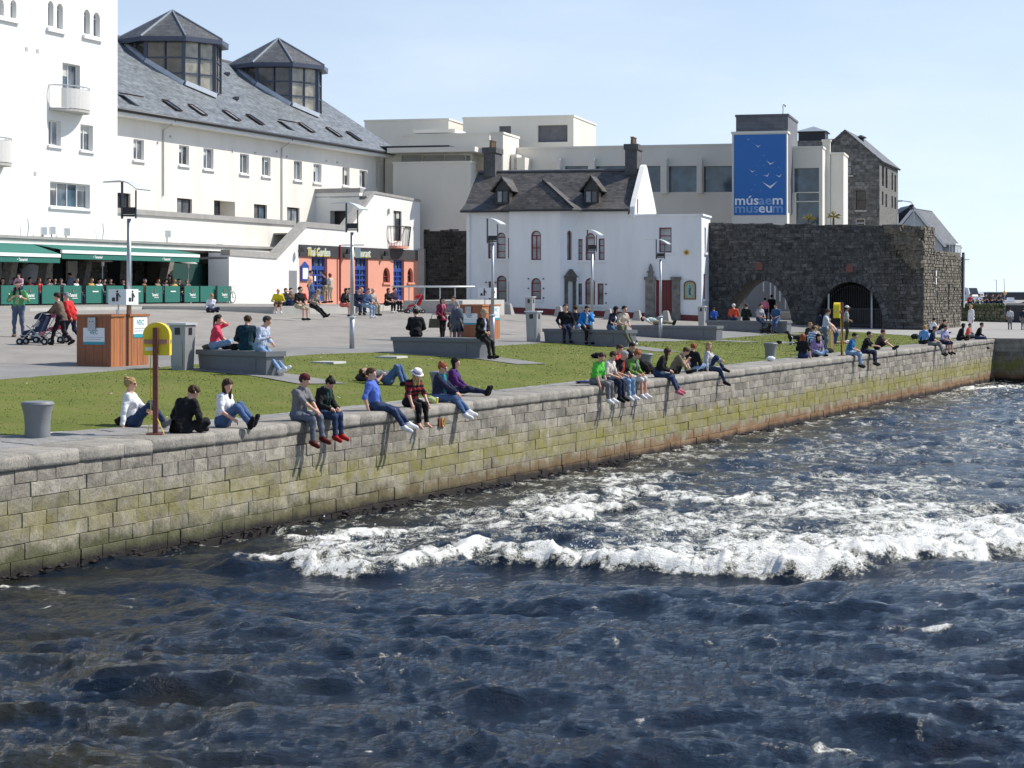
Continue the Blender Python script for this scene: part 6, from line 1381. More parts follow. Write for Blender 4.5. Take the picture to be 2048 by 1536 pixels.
# street lamp with curved arm above it, posts
sl_ = thing('arm_street_lamp', P(1826, 470, 168), 'tall street lamp with a long arm above the grey gabled house', 'street lamp'); c = P(1827, 560, 168); tp = P(1827, 410, 168); mb = MB(); mb.tube([c, tp, P(1822, 404, 168), P(1802, 401, 168)], [.09, .06, .05, .04], 6); ob('pole', mb, 'galv', sl_); mb = MB(); mb.box(P(1798, 402, 168), (.55, .25, .14)); ob('lamp_head', mb, 'galv_pale', sl_); mb = MB(); hc = P(1823, 414, 168); mb.tube([hc + np.array([.18 * cos(a), 0, .18 * sin(a)]) for a in np.linspace(0, 2 * pi, 9)], .06, 5); ob('bracket_ring', mb, 'dark_iron', sl_)
ps = thing('tall_post', P(1921, 610, 140), 'dark tall post with a pale streetlight arm beside the arch wall', 'post'); mb = MB(); mb.tube([P(1926, 615, 140), P(1926.5, 505, 140)], .10, 6); mb.tube([P(1923.5, 615, 140), P(1924, 514, 140)], .11, 6); ob('shaft', mb, 'dark_iron', ps); mb = MB(); mb.tube([P(1928, 615, 139.8), P(1929, 508, 139.8)], .05, 6); mb.bar(P(1929, 519, 139.8), P(1938, 519, 139.8), .1, .07); ob('lamp_arm', mb, 'galv_pale', ps)
# raised far quay: grassy stone bank, its top road, dark retaining wall
zq = ZP(1960, 612, 1.35)[2]
BF = Fr(SD(106, -1.2)[:2], AU)
def at_bank(px, py, D): return P(px, py, D)
fq_ = MF(1960, 150); t0, t1, zb_, zt = fq_.rect(1895, 611, 2011, 656)
bnk = thing('stone_bank', fq_.p(t0, 0, -.2), 'low rough stone bank overgrown with grass below the far quay', 'stone bank')
mb = MB(); mb.fbox(fq_, t0, t1, -30, -.05, -2.4, zt - .02); ob('core', mb, 'g_paving', bnk); rubble('stones', fq_, t0, t1, -.5, zt, 'bank_stone', bnk, .4, .22, 0, seed=14, proud=.1)
mb = MB(); rs = np.random.RandomState(9)
for i in range(1500):
    k = rs.rand(); t = t0 + (t1 - t0) * k ** 1.3; z = -.2 + (zt + .3) * rs.rand(); 
    if rs.rand() < .35 + .5 * k and z < zt - .3: continue
    c = fq_.p(t, .08 + .18 * rs.rand(), z); a_ = rs.rand() * 6.28; e = rs.rand() * 1.4; l = .10 + .18 * rs.rand(); d_ = np.array([cos(a_) * cos(e), sin(a_) * cos(e), sin(e)]) * l; s_ = np.array([-sin(a_), cos(a_), .3]) * .04
    mb.poly([c - s_, c + s_, c + d_])
o = ob('weeds', mb, 'leaf', bnk, fixn=False); o['kind'] = 'stuff'
simple('shade_wall', (.05, .052, .06), .9, .2, 1.0)
rw = thing('retaining_wall', fq_.p(t1, 0, 0), 'dark straight retaining wall beyond the promenade at the right edge', 'wall'); mb = MB(); mb.fbox(fq_, t1 + .02, t1 + 40, -25, -.3, -2.4, zt + .02); ob('wall', mb, 'shade_wall', rw); mb = MB(); mb.fbox(fq_, t1 + .02, t1 + 40, -.7, -.22, zt + .024, zt + .12); ob('coping', mb, 'concrete', rw)
mb = MB(); mb.poly([P(1880, 606, 179), P(2040, 606, 179), P(2060, 600, 420), P(1880, 600, 420)]); o = ob('far_quay_road', mb, 'g_paving', fixn=False); o['kind'] = 'structure'
# far breakwater with lights
fb_ = MF(1985, 420); a, b = fb_.at(1890)[0], fb_.at(2200)[0]; brk = thing('breakwater', fb_.p(a, 0, -2.3), 'long dark breakwater wall far out in the bay', 'breakwater'); mb = MB(); mb.prism([fb_.p(a, 3, -2.4), fb_.p(a, .4, 2.1), fb_.p(a, -4, 2.1), fb_.p(a, -6, -2.4)], fb_.u * (b - a)); ob('mole', mb, 'shade_wall', brk)
for x, y in ((1993, 560), (1908, 565)):
    q = thing('breakwater_lamp', P(x, 581, 420), 'thin lamp standard on the far breakwater %s' % ('right of the parked cars' if x > 1950 else 'beside the tall dark post'), 'lamp post', 'breakwater lamps'); mb = MB(); mb.tube([P(x, 583, 420), P(x, y, 420)], .07, 5); mb.bar(P(x - 5, y, 420), P(x, y, 420), .12, .08); ob('pole', mb, 'galv', q)
# ------------------------------------------------------------------ street furniture
# raised terrace in front of the restaurant and pub (a long low platform used as a seat)
plat = thing('terrace_platform', ZP(400, 615, 1.75), 'long low concrete platform edge in front of the pub and restaurant used as a seat', 'platform')
for fe_ in ([(-80, 617), (60, 616), (200, 614), (330, 612), (455, 610.5)], [(545, 613.5), (620, 613), (700, 612), (800, 609)]):
    front = [ZP(x, y, 1.75) for x, y in fe_]; mb = MB()
    back = [f_ + LF.n * (min(3.9, (f_ - LF.o) @ LF.n - 1.0) - (f_ - LF.o) @ LF.n) + (0, 0, .04) for f_ in front]
    dn = [np.array([p[0], p[1], gxy(p[0], p[1]) - .3]) for p in front]; n = len(front)
    for i in range(n - 1): mb.poly([front[i], front[i + 1], back[i + 1], back[i]], 0); mb.poly([dn[i], dn[i + 1], front[i + 1], front[i]], 1)
    for i in (0, n - 1): mb.poly([dn[i], front[i], back[i], back[i] - (0, 0, 1)], 1)
    ob('platform', mb, ['g_plaza', 'pale_concrete'], plat, fixn=False)
rmp = thing('ramp_wall', P(850, 620, 106), 'raised pale concrete ramp wall under the steel railing', 'ramp'); fr_ = MF(850, 106); a, b, c_, d_ = fr_.rect(806, 601, 925, 622); mb = MB(); mb.fbox(fr_, a, b, -9, 0, .8, d_); ob('ramp', mb, 'pale_concrete', rmp)
def plat_pt(px, py): return ZP(px, py, 1.78)
# tubular railing beside the restaurant
rl = thing('steel_railing', P(870, 601, 107), 'low tubular steel railing in front of the dark rubble wall', 'railing')
mb = MB(); mb.tube([P(783, 573, 107), P(950, 573.5, 107)], .045, 8); ob('rail', mb, 'galv_pale', rl, smooth=True)
for x in (818, 849, 880, 910): mb = MB(); mb.tube([P(x, 602, 107), P(x, 573, 107)], .035, 6); ob('post', mb, 'galv', rl)
# granite benches (solid slabs square to the quay) on asphalt pads
def bench(pl, pr, h, label, wdt=.62):
    a, b = G(*pl), G(*pr); v = (b - a); L_ = np.linalg.norm(v[:2]); u = np.array([v[0], v[1]]) / L_; zb = (a[2] + b[2]) / 2; zt = max(a[2], b[2]) + h
    fr = Fr(a[:2], u); T = thing('granite_bench', (a + b) / 2, label, 'bench', 'granite benches')
    mb = MB(); mb.prism([fr.p(.10, -wdt, min(a[2], b[2]) - .1), fr.p(L_ - .02, -wdt, min(a[2], b[2]) - .1), fr.p(L_, -wdt, zt - .13), fr.p(0, -wdt, zt - .13)], fr.n * (wdt - .05)); ob('base', mb, 'granite', T)
    mb = MB(); mb.fbox(fr, -.04, L_ + .04, -wdt - .04, 0.0, zt - .127, zt); ob('seat_slab', mb, 'granite', T)
    mb = MB(); mb.fbox(fr, L_ * .15, L_ * .85, -.051, -.035, zb + .08, zt - .16); ob('front_recess', mb, 'granite', T)
    # pad
    n = 8; V = []; 
    for i in range(n + 1):
        for w in (-wdt - .5, .45):
            p = fr.p(-.4 + (L_ + 2.2) * i / n, w, 0); V.append((p[0], p[1], gxy(p[0], p[1]) + .022))
    mk('pad', V, [(2 * i, 2 * i + 1, 2 * i + 3, 2 * i + 2) for i in range(n)], 'g_path', T)
    return fr, L_, zt
BN = [bench((393, 739), (530, 752), .52, 'grey granite bench nearest the camera, beside the grey bin and wooden kiosk'),
      bench((783, 706), (958, 717.5), .52, 'grey granite bench with an old man in a cap on its end'),
      bench((1086, 684), (1250, 695), .52, 'grey granite bench holding the man in the bright blue jacket'),
      bench((1262, 671), (1432, 682), .50, 'grey granite bench with a person lying flat on it'),
      bench((1412, 659), (1573, 668), .50, 'farthest grey granite bench, in front of the open arch')]
def on_bench(i, px, off=.12):
    """seat point on bench i at photo column px, off metres behind its front edge"""
    fr, L_, zt = BN[i]; t = fr.at(px, HZ, -off)[0]; return fr.p(t, -off, zt)
# pale inspection covers in the grass
for px, py in ((657, 727), (783, 716)):
    c = G(px, py); q = thing('inspection_cover', c, 'pale concrete inspection cover in the grass %s' % ('nearer the first bench' if px < 700 else 'in front of the second bench'), 'cover', 'inspection covers'); mb = MB(); mb.box(c + (0, 0, .03), (.75, .75, .06), ANG, taper=.96); ob('slab', mb, 'pale_concrete', q)
# lamp posts with winged reflectors
def lamp(px, ytop, label, ybase=None):
    b = PXD(px, 12.2) if ybase is None else G(px, ybase); D = b[1]; H = CZ - (ytop - HZ) * D / F - b[2]
    T = thing('street_lamp', b, label, 'street lamp', 'winged street lamps on the plaza'); k = H / 4.9
    mb = MB(); mb.tube([(0, 0, 0), (0, 0, 1.05 * k)], .085, 12); mb.tube([(0, 0, 1.05 * k), (0, 0, H - 1.0 * k)], [.068, .055], 12); ob('pole', mb, 'galv', T, local=True, smooth=True)
    mb = MB(); mb.lathe([(.085, 1.02 * k), (.12, 1.04 * k), (.12, 1.08 * k), (.07, 1.10 * k)], n=12); ob('collar', mb, 'galv_pale', T, local=True)
    mb = MB(); zt = H - 1.0 * k; mb.box((0, 0, zt + .08 * k), (.42, .12, .04)); mb.prism([(-.16, -.08, zt + .12 * k), (.16, -.08, zt + .12 * k), (.18, -.08, zt + .30 * k), (-.14, -.08, zt + .30 * k)], (0, .16, 0)); fl_ = ob('floodlight', mb, 'black_metal', T, local=True)
    mb = MB(); mb.bar((-.2, 0, zt), (-.2, 0, H), .05, .05); ob('upright', mb, 'lantern_blue', T, local=True); mb = MB(); mb.bar((.2, 0, zt), (.2, 0, H - .25 * k), .035, .035); ob('upright', mb, 'lantern_blue', T, local=True)
    # curved reflector wing, rising to the left, sloping down to the right
    mb = MB(); xs = np.linspace(-.75, .42, 9); zz = H - .02 - np.where(xs > -.2, (xs + .2) ** 2 * .62, (xs + .2) ** 2 * .05); yw = np.interp(xs, [-.75, -.2, .42], [.04, .2, .42])
    top = [(x, -y, z) for x, y, z in zip(xs, yw, zz)]; bot = [(x, y, z) for x, y, z in zip(xs, yw, zz)]
    n = len(xs); mb.add(top + bot + [(x, y, z + .03) for x, y, z in top + bot], [(i, i + 1, n + i + 1, n + i) for i in range(n - 1)] + [(2 * n + i, 3 * n + i, 3 * n + i + 1, 2 * n + i + 1) for i in range(n - 1)] + [(i, 2 * n + i, 2 * n + i + 1, i + 1) for i in range(n - 1)] + [(n + i, n + i + 1, 3 * n + i + 1, 3 * n + i) for i in range(n - 1)])
    ob('reflector', mb, 'galv_pale', T, local=True); T.rotation_euler = (0, 0, radians(-16)); return T
lamp(258, 362, 'grey lamp post beside the nearest wooden kiosk', 731); lamp(704, 405, 'grey lamp post standing alone in the middle of the plaza', 697); lamp(985, 436, 'grey lamp post behind the old man with the cap', 684)
lamp(1184, 459, 'grey lamp post in front of the white house windows'); lamp(1321, 478, 'grey lamp post in front of the red door')
# notices hung on the second lamp
lp2 = G(704, 697); q = thing('hanging_notice', lp2 + (0.25, 0, 3.1), 'pale square notice hung on the middle lamp post', 'notice'); mb = MB(); mb.bar(lp2 + (-.35, -.05, 3.45), lp2 + (.4, -.05, 3.45), .03, .03); ob('cross_bar', mb, 'galv', q)
for dx in (.2,): mb = MB(); mb.box(lp2 + (dx, -.06, 3.2), (.18, .02, .34)); ob('card', mb, 'galv_pale', q)
# timber kiosks around bins (VEC)
def kiosk(px, py, label, k=1.0):
    c = G(px, py); Wd, Ln, Hh = 1.08 * k, 1.7 * k, 1.36 * k
    fx = Fr(c[:2], AU); fy = Fr(c[:2], U2)            # fx: front face (t<0 to the left), fy: right face
    T = thing('timber_kiosk', c, label, 'kiosk', 'orange timber kiosks'); z0 = c[2] - .05; z1 = c[2] + Hh
    mb = MB(); mb.fbox(fx, -Wd + .02, -.02, -Ln + .02, -.02, z0 + .06, z1 - .06); ob('carcass', mb, 'window_brown', T)
    nb_ = 8
    for i in range(nb_):                               # front boards, tight; darker timber tone paints in the shade of this face
        a, b = -Wd + Wd * i / nb_, -Wd + Wd * (i + 1) / nb_; mb = MB(); mb.fbox(fx, a + .003, b - .003, -.018, .004 * (i % 2), z0 + .02, z1 - .05); ob('front_board', mb, 'kiosk_wood_shaded', T)
    nb_ = 13
    for i in range(nb_):
        if i == 5: continue
        a, b = Ln * i / nb_, Ln * (i + 1) / nb_; mb = MB(); mb.fbox(fy, a + .006, b - .006, -.018, .004 * (i % 2), z0 + .02, z1 - .06); ob('side_board', mb, 'kiosk_wood', T)
    mb = MB(); mb.fbox(fy, -.03, Ln * .36, -Wd - .03, .035, z1 - .055, z1); mb.fbox(fy, Ln * .47, Ln + .03, -Wd - .03, .035, z1 - .055, z1); ob('lid', mb, 'kiosk_wood', T)
    def poster(fr, a, b, za, zb):
        mb = MB(); mb.fbox(fr, a, b, .006, .012, za, zb); p = ob('poster', mb, 'paper_white', T); w_ = b - a; h_ = zb - za
        mb = MB(); mb.fbox(fr, a, b, .0122, .0145, za, za + h_ * .17); ob('print_band', mb, 'teal_print', p)
        text('lettering', 'VEC', h_ * .33, 'teal_print', p, fr.p((a + b) / 2, .0125, za + h_ * .62), fr.u, fr.n, .002, bold=.003)
        for j in range(2): mb = MB(); mb.fbox(fr, a + w_ * .08, b - w_ * (.06 + .1 * j), .0122, .0135, za + h_ * (.42 - .12 * j), za + h_ * (.45 - .12 * j)); ob('print_line', mb, 'galv', p)
    poster(fx, -Wd * .80, -Wd * .18, z0 + Hh * .46, z0 + Hh * .78); poster(fy, Ln * .58, Ln * .96, z0 + Hh * .58, z1 - .07)
    mb = MB(); mb.fbox(fx, -Wd * .64, -Wd * .42, .013, .06, z0 + Hh * .73, z1 - .08); pl = ob('dispenser', mb, 'galv', T)
    for dx in (-.58, -.49): mb = MB(); mb.fbox(fx, Wd * dx - .012, Wd * dx + .012, .061, .065, z1 - .2, z1 - .17); ob('slot', mb, 'black_metal', pl)
    # bin pictogram box on top
    s_ = thing('pictogram_sign', fx.p(-Wd * .05, -.5, z1), 'white box sign with a litter pictogram on top of the %s kiosk' % ('nearest' if px < 500 else 'farther'), 'sign', 'litter pictogram signs'); pm = fx.p(-Wd * .08, -.45, z1); mb = MB(); mb.tube([pm, pm + (0, 0, .3)], .02, 6); ob('stand', mb, 'galv', s_)
    fs1 = Fr((pm - AU.tolist()[0] * 0)[:2], AU); 
    mb = MB(); mb.fbox(fs1, -.28, .28, -.5, .05, z1 + .25, z1 + .66); ob('box', mb, 'paper_white', s_)
    for (fr_, t_) in ((fs1, 0.0), (Fr(fs1.p(.28, .05, 0)[:2], U2), .28)):
        w_ = .056 if fr_ is fs1 else .006; zc = z1 + .46; mb = MB(); mb.prism([fr_.p(t_ + x, w_, zc + z) for x, z in ((-.03, -.12), (.03, -.12), (.04, .05), (.09, -.02), (.11, 0), (.03, .1), (-.03, .1))], fr_.n * .004); mb.prism([fr_.p(t_ + .03 * cos(a), w_, zc + .14 + .03 * sin(a)) for a in np.linspace(0, 2 * pi, 9)[:-1]], fr_.n * .004); mb.fbox(fr_, t_ - .16, t_ - .07, w_, w_ + .004, zc - .12, zc - .02); ob('pictogram', mb, 'black_metal', s_)
    return T, fx, z1, Wd
simple('kiosk_wood', (.40, .15, .055), .55, .2, 3, .2, 30, obj_var=.16, stretch=(6, 6, .7)); simple('kiosk_wood_shaded', (.30, .105, .045), .55, .15, 3, .2, 30, obj_var=.06, stretch=(6, 6, .7))
k1, kfx, kz, kw = kiosk(222, 734, 'orange timber kiosk with VEC posters nearest the camera'); k2 = kiosk(964, 679, 'orange timber kiosk with VEC posters behind the standing women')
cp = kfx.p(-.02, -.32, kz); q = thing('paper_cup', cp, 'white paper cup left on top of the nearest wooden kiosk', 'cup'); mb = MB(); mb.lathe([(.035, .002), (.045, .12), (.048, .125)], cp, 10); ob('cup', mb, 'paper_white', q)
# grey steel litter bins
def bin_(px, py, wpx, hpx, label):
    c = G(px, py); D = c[1]; s = wpx * D / F; H = hpx * D / F; fx = Fr(c[:2], AU); fy = Fr(c[:2], U2); w_ = s * .56
    T = thing('litter_bin', c, label, 'litter bin', 'grey steel litter bins'); z0, z1 = c[2], c[2] + H
    def frust(a, z, e): return [fx.p(-w_ - e, e, z), fx.p(e, e, z), fx.p(e, -w_ - e, z), fx.p(-w_ - e, -w_ - e, z)]
    mb = MB(); lo, hi = frust(0, z0 - .05, -.02), frust(0, z1 - .05, .02); mb.add(lo + hi, [(0, 1, 2, 3), (4, 7, 6, 5)] + [(i, 4 + i, 4 + (i + 1) % 4, (i + 1) % 4) for i in range(4)]); ob('body', mb, 'bin_steel', T)
    mb = MB(); mb.fbox(fx, -w_ - .06, .06, -w_ - .06, .06, z1 - .048, z1); ob('lid', mb, 'galv_pale', T)
    for fr_, sg in ((fx, -1), (fy, 1)):
        mb = MB(); t = sg * w_ * .5; mb.fbox(fr_, t - w_ * .18, t + w_ * .18, .01, .022, z1 - .30 * H / 1.2, z1 - .12 * H / 1.2); ob('mouth', mb, 'black_metal', T)
    mb = MB(); mb.fbox(fx, -w_ * .82, -w_ * .18, .002, .012, z0 + .1, z1 - .45 * H / 1.2); ob('door_panel', mb, 'bin_steel', T)
simple('bin_steel', (.36, .37, .37), .5, .12, 4, .15, 40, metal=.35, dirt=.25, dirtcol=(.2, .2, .2), dscale=2)
bin_(370, 741, 62, 95, 'grey steel litter bin at the end of the nearest bench'); bin_(1073, 684, 40, 62, 'grey steel litter bin in front of the white house'); bin_(1064, 645, 25, 52, 'grey steel litter bin half hidden behind another bin'); bin_(1408, 655, 22, 43, 'grey steel litter bin left of the arch')
# cast bollards
def bollard(px, py, wpx, hpx, label):
    c = G(px, py); D = c[1]; r = wpx * D / F / 2; H = hpx * D / F; T = thing('mooring_bollard', c, label, 'bollard', 'cast mooring bollards on the quay')
    mb = MB(); mb.lathe([(r * .80, -.03), (r * .80, .05), (r * .78, .3 * H), (r * .84, .62 * H), (r * .97, .84 * H), (r * 1.0, .90 * H), (r * 1.0, .95 * H), (r * .93, .985 * H), (r * .6, H), (0.001, H)], n=28, cap=False); ob('casting', mb, 'bollard_paint', T, local=True, smooth=True)
    mb = MB(); mb.lathe([(r * 1.02, .89 * H), (r * 1.035, .90 * H), (r * 1.035, .93 * H), (r * 1.01, .94 * H)], n=28, cap=False); ob('rim', mb, 'bollard_paint', T, local=True, smooth=True)
simple('bollard_paint', (.20, .21, .22), .5, .12, 3, .2, 30, dirt=.3, dirtcol=(.12, .12, .12))
bollard(75, 873, 64, 71, 'grey cast mooring bollard at the left edge of the quay'); bollard(882, 789, 46, 47, 'grey cast mooring bollard behind the red-haired woman in a scarf'); bollard(1290, 742, 32, 36, 'grey cast mooring bollard behind the group of teenagers'); bollard(1541, 717, 28, 32, 'grey cast mooring bollard with a plastic bag in front of it')
# lifebuoy stands
def buoy(px, py, face, label, yt, yb, wpx, topy):
    c = G(px, py); D = c[1]; T = thing('lifebuoy_stand', c, label, 'lifebuoy stand', 'yellow lifebuoy stands'); H = (py - topy) * D / F
    T.rotation_euler = (0, 0, face)
    mb = MB(); mb.bar((0, 0, -.02), (0, 0, H), .085, .085); mb.box((0, 0, .01), (.28, .28, .025)); ob('post', mb, 'rust_post', T, local=True); zc0, zc1 = (py - yb) * D / F, (py - yt) * D / F; w = .47 * (zc1 - zc0) / .58 / 2
    zm = zc0 + (zc1 - zc0) * .42
    mb = MB(); prof = [(-w, zc0), (w, zc0), (w, zc1 - w * .95)] + [(w * cos(a), zc1 - w * .95 + w * .95 * sin(a)) for a in np.linspace(0, pi, 13)] + [(-w, zc1 - w * .95)]
    mb.prism([(x, .06, z) for x, z in prof], (0, .24, 0)); ob('housing', mb, 'yellow_plastic', T, local=True)
    mb = MB(); mb.bar((-w * .86, .035, zm), (w * .86, .035, zm), .045, .075); ob('cross_bar', mb, 'rust_post_light', T, local=True)
    mb = MB(); mb.box((0, .19, zm), (2 * w + .02, .06, .07)); ob('strap', mb, 'galv', T, local=True)
    mb = MB(); mb.box((-w * .5, .055, zm - .13), (.14, .01, .06)); ob('label_plate', mb, 'paper_white', T, local=True)
    mb = MB(); mb.tube([(-.09, .04, zc0), (-.1, .02, .9), (-.07, -.03, .35), (-.13, -.06, .02), (.02, -.1, .015), (.16, -.05, .015), (.03, -.03, .3)], .009, 5); ob('rope', mb, 'yellow_plastic', T, local=True)
buoy(311, 869, radians(0), 'yellow arched lifebuoy housing on a red post at the quay edge near the left', 645, 711, 55, 655); buoy(1684, 711, radians(72), 'yellow lifebuoy housing seen edge-on near the man in a white cap', 605, 636, 16, 604)
# splayed concrete blocks in front of the house
for i, (px, py, wp, hp) in enumerate(((1017, 629, 18, 22), (1118, 633, 16, 21), (1160, 634, 15, 21), (1217, 639, 16, 22), (1275, 641, 16, 21), (1332, 643, 17, 22))):
    c = G(px, py); D = c[1]; w = wp * D / F; H = hp * D / F; T = thing('concrete_block', c, '%s splayed concrete block from the left in front of the white house' % ['first', 'second', 'third', 'fourth', 'fifth', 'sixth'][i], 'concrete block', 'splayed concrete blocks by the house'); mb = MB(); mb.box((0, 0, H * .46), (w, w * 1.1, H * .92), taper=.52); mb.box((0, 0, H * .955), (w * .5, w * .55, H * .06), taper=.7); ob('block', mb, 'concrete', T, local=True); T.rotation_euler = (0, 0, ANG)
# pub barriers: green canvas windbreaks
bx = [(-52, -6), (1, 46), (40, 78), (83, 122), (126, 164), (171, 208), (212, 249), (260, 288), (291, 326), (329, 361), (368, 399), (400, 432), (434, 461)]
ordn = ['first', 'second', 'third', 'fourth', 'fifth', 'sixth', 'seventh', 'eighth', 'ninth', 'tenth', 'eleventh', 'twelfth', 'thirteenth']
rs = np.random.RandomState(4)
for i, (x0, x1) in enumerate(bx):
    wb = 4.55 + .25 * (rs.rand() - .5); t0, t1 = LF.at(x0, HZ, wb)[0], LF.at(x1, HZ, wb)[0]; zb = 1.78; zt = zb + 1.0; T = thing('canvas_barrier', LF.p(t0, wb, zb), '%s green canvas barrier panel from the left along the pub terrace' % ordn[i], 'barrier', 'green canvas barriers')
    mb = MB(); n = 6; vv = []
    for k in range(n + 1):
        t = t0 + .06 + (t1 - t0 - .12) * k / n; b_ = .03 * sin(pi * k / n); vv += [LF.p(t, wb + b_, zb + .08), LF.p(t, wb + b_ * .6, zt)]
    mb.add(vv + [v - LF.n * .012 for v in vv], [(2 * k, 2 * k + 2, 2 * k + 3, 2 * k + 1) for k in range(n)] + [(2 * n + 2 + 2 * k, 2 * n + 3 + 2 * k, 2 * n + 5 + 2 * k, 2 * n + 4 + 2 * k) for k in range(n)]); cv = ob('canvas', mb, 'green_fabric', T, fixn=False)
    for t in (t0, t1): mb = MB(); mb.tube([LF.p(t, wb, zb - .03), LF.p(t, wb, zt + .03)], .025, 6); mb.lathe([(.16, 0), (.16, .03), (.03, .05)], LF.p(t, wb, zb - .02), 10); ob('post', mb, 'black_metal', T)
    tm = (t0 + t1) / 2
    if i in (1, 2, 4, 6, 8, 10, 12):
        text('lettering', 'Tamarind', .25, 'awning_white', cv, LF.p(tm, wb + .045, zb + .42), LF.u, LF.n, .004, bold=.006, sx=.72)
        mb = MB(); mb.prism([LF.p(tm + .1 * x, wb + .04, zb + .74 + .13 * z) for x, z in ((-.9, -.3), (0, -.7), (.9, -.3), (.3, .2), (0, 1), (-.3, .2))], LF.n * .006); ob('emblem', mb, 'lip', cv); mb = MB(); mb.fbox(LF, tm - .1, tm + .42, wb + .04, wb + .045, zb + .33, zb + .36); ob('print_line', mb, 'awning_white', cv)
    elif i in (5, 7, 9): mb = MB(); mb.fbox(LF, tm - .28, tm + .3, wb + .036, wb + .042, zb + .66, zb + .72); ob('print_line', mb, 'awning_white', cv)
# bicycles
def bicycle(p, rz, label, lying=False, col='black_metal'):
    T = thing('bicycle', p, label, 'bicycle'); T.rotation_euler = (radians(84) if lying else 0, 0, rz); r = .33
    for x in (-.52, .52):
        mb = MB(); mb.tube([(x + r * cos(a), 0, r + r * sin(a)) for a in np.linspace(0, 2 * pi, 25)], .02, 6, cap=False); w = ob('wheel', mb, 'rubber', T, local=True)
        mb = MB()
        for a in np.linspace(0, pi, 7)[:-1]: mb.tube([(x + (r - .02) * cos(a), 0, r + (r - .02) * sin(a)), (x - (r - .02) * cos(a), 0, r - (r - .02) * sin(a))], .003, 4)
        mb.tube([(x, -.05, r), (x, .05, r)], .03, 8); ob('spokes', mb, 'chrome', w, local=True)
    mb = MB(); bb = (-.08, 0, .3); st = (-.22, 0, .78); hd = (.36, 0, .82); hb = (.40, 0, .66); rw = (-.52, 0, r); fw = (.52, 0, r)
    for a, b in ((bb, st), (st, hd), (bb, hb), (hd, hb), (rw, bb), (rw, st), (hb, fw)): mb.tube([a, b], .018, 6)
    ob('frame', mb, col, T, local=True); mb = MB(); mb.ell((-.24, 0, .86), (.14, .07, .035)); mb.tube([st, (-.24, 0, .85)], .014, 5); ob('saddle', mb, 'rubber', T, local=True); mb = MB(); mb.tube([hd, (.34, 0, .95)], .014, 5); mb.tube([(.30, -.26, .98), (.36, -.2, .96), (.34, 0, .95), (.36, .2, .96), (.30, .26, .98)], .013, 5); ob('handlebar', mb, 'chrome', T, local=True)
    mb = MB(); mb.tube([(-.08, -.09, .3), (-.08, .09, .3)], .02, 6); mb.tube([(-.08, -.09, .3), (.04, -.09, .18)], .012, 5); mb.tube([(-.08, .09, .3), (-.2, .09, .42)], .012, 5); ob('pedals', mb, 'chrome', T, local=True)
tb1_ = LF.at(463, HZ, 4.4)[0]; bicycle(LF.p(tb1_ - .35, 4.4, 1.78), atan2(LF.u[1], LF.u[0]), 'black bicycle parked behind the last green barrier panel')
bicycle(G(1572, 690) + (0, 0, .06), radians(-12), 'white bicycle lying on the grass behind a bollard', True, 'car_white')
# cars and van on the far quay
def car(p, rz, mat, label, L_=4.1, van=False):
    T = thing('parked_car' if not van else 'parked_van', p, label, 'van' if van else 'car'); T.rotation_euler = (0, 0, rz); W_ = 1.7
    h1, h2 = (.85, 1.45) if not van else (1.0, 2.1)
    side = [(-L_ / 2, .3), (L_ / 2, .3), (L_ / 2, .62), (L_ * .45, h1 - .05), (L_ * .24, h1), (L_ * .10, h2), (-L_ * .28, h2), (-L_ * .42, h1 + .05), (-L_ / 2, h1 - .08)] if not van else [(-L_ / 2, .3), (L_ / 2, .3), (L_ / 2, .8), (L_ * .38, 1.05), (L_ * .26, h2 - .05), (-L_ * .48, h2), (-L_ / 2, h2 - .1)]
    mb = MB(); mb.prism([(x, -W_ / 2, z) for x, z in side], (0, W_, 0)); ob('body', mb, mat, T, local=True)
    for y in (-W_ / 2 - .004, W_ / 2 - .006): mb = MB(); mb.prism([(x, y, z) for x, z in ((-L_ * .36, h1 + .04), (L_ * .19, h1 + .04), (L_ * .08, h2 - .1), (-L_ * .26, h2 - .1))], (0, .01, 0)); ob('side_window', mb, 'glass_dark', T, local=True)
    s = L_ * .14; mb = MB(); xa, xb = (L_ * .24, L_ * .10) if not van else (L_ * .38, L_ * .26); mb.add([(xa + .01, -W_ * .42, h1 + .04), (xa + .01, W_ * .42, h1 + .04), (xb + .03, W_ * .40, h2 - .1), (xb + .03, -W_ * .40, h2 - .1)], [(0, 1, 2, 3)]); ob('windscreen', mb, 'glass_dark', T, local=True, fixn=False)
    for x in (-L_ * .32, L_ * .32):
        for y in (-W_ / 2 + .05, W_ / 2 - .05): mb = MB(); mb.tube([(x, y - .1, .3), (x, y + .1, .3)], .3, 14); wl_ = ob('wheel', mb, 'rubber', T, local=True); mb = MB(); mb.tube([(x, y - .105, .3), (x, y + .105, .3)], .17, 10); ob('rim', mb, 'chrome', wl_, local=True)
    for y in (-W_ * .36, W_ * .36): mb = MB(); mb.box((L_ / 2 + .005, y, .66), (.03, .3, .14)); ob('headlight', mb, 'glass_pale', T, local=True)
zq2 = float(f_[2]) if False else 1.3
def far(px, py): return ZP(px, py, CZ - (py - HZ) * 172 / F)
def on_quay(px, y, D): return P(px, y, D)
zt_bank = fq_.rect(1895, 611, 2011, 656)[3]
car(on_quay(1936, 603.5, 290), radians(-70), 'car_white', 'white van parked on the far quay', 4.6, True); car(on_quay(1956, 602.6, 310), radians(-100), 'car_white', 'white car parked on the far quay right of the van'); car(on_quay(1924, 603, 300), radians(-80), 'car_yellow', 'yellow car mostly hidden at the end of the arch wall')
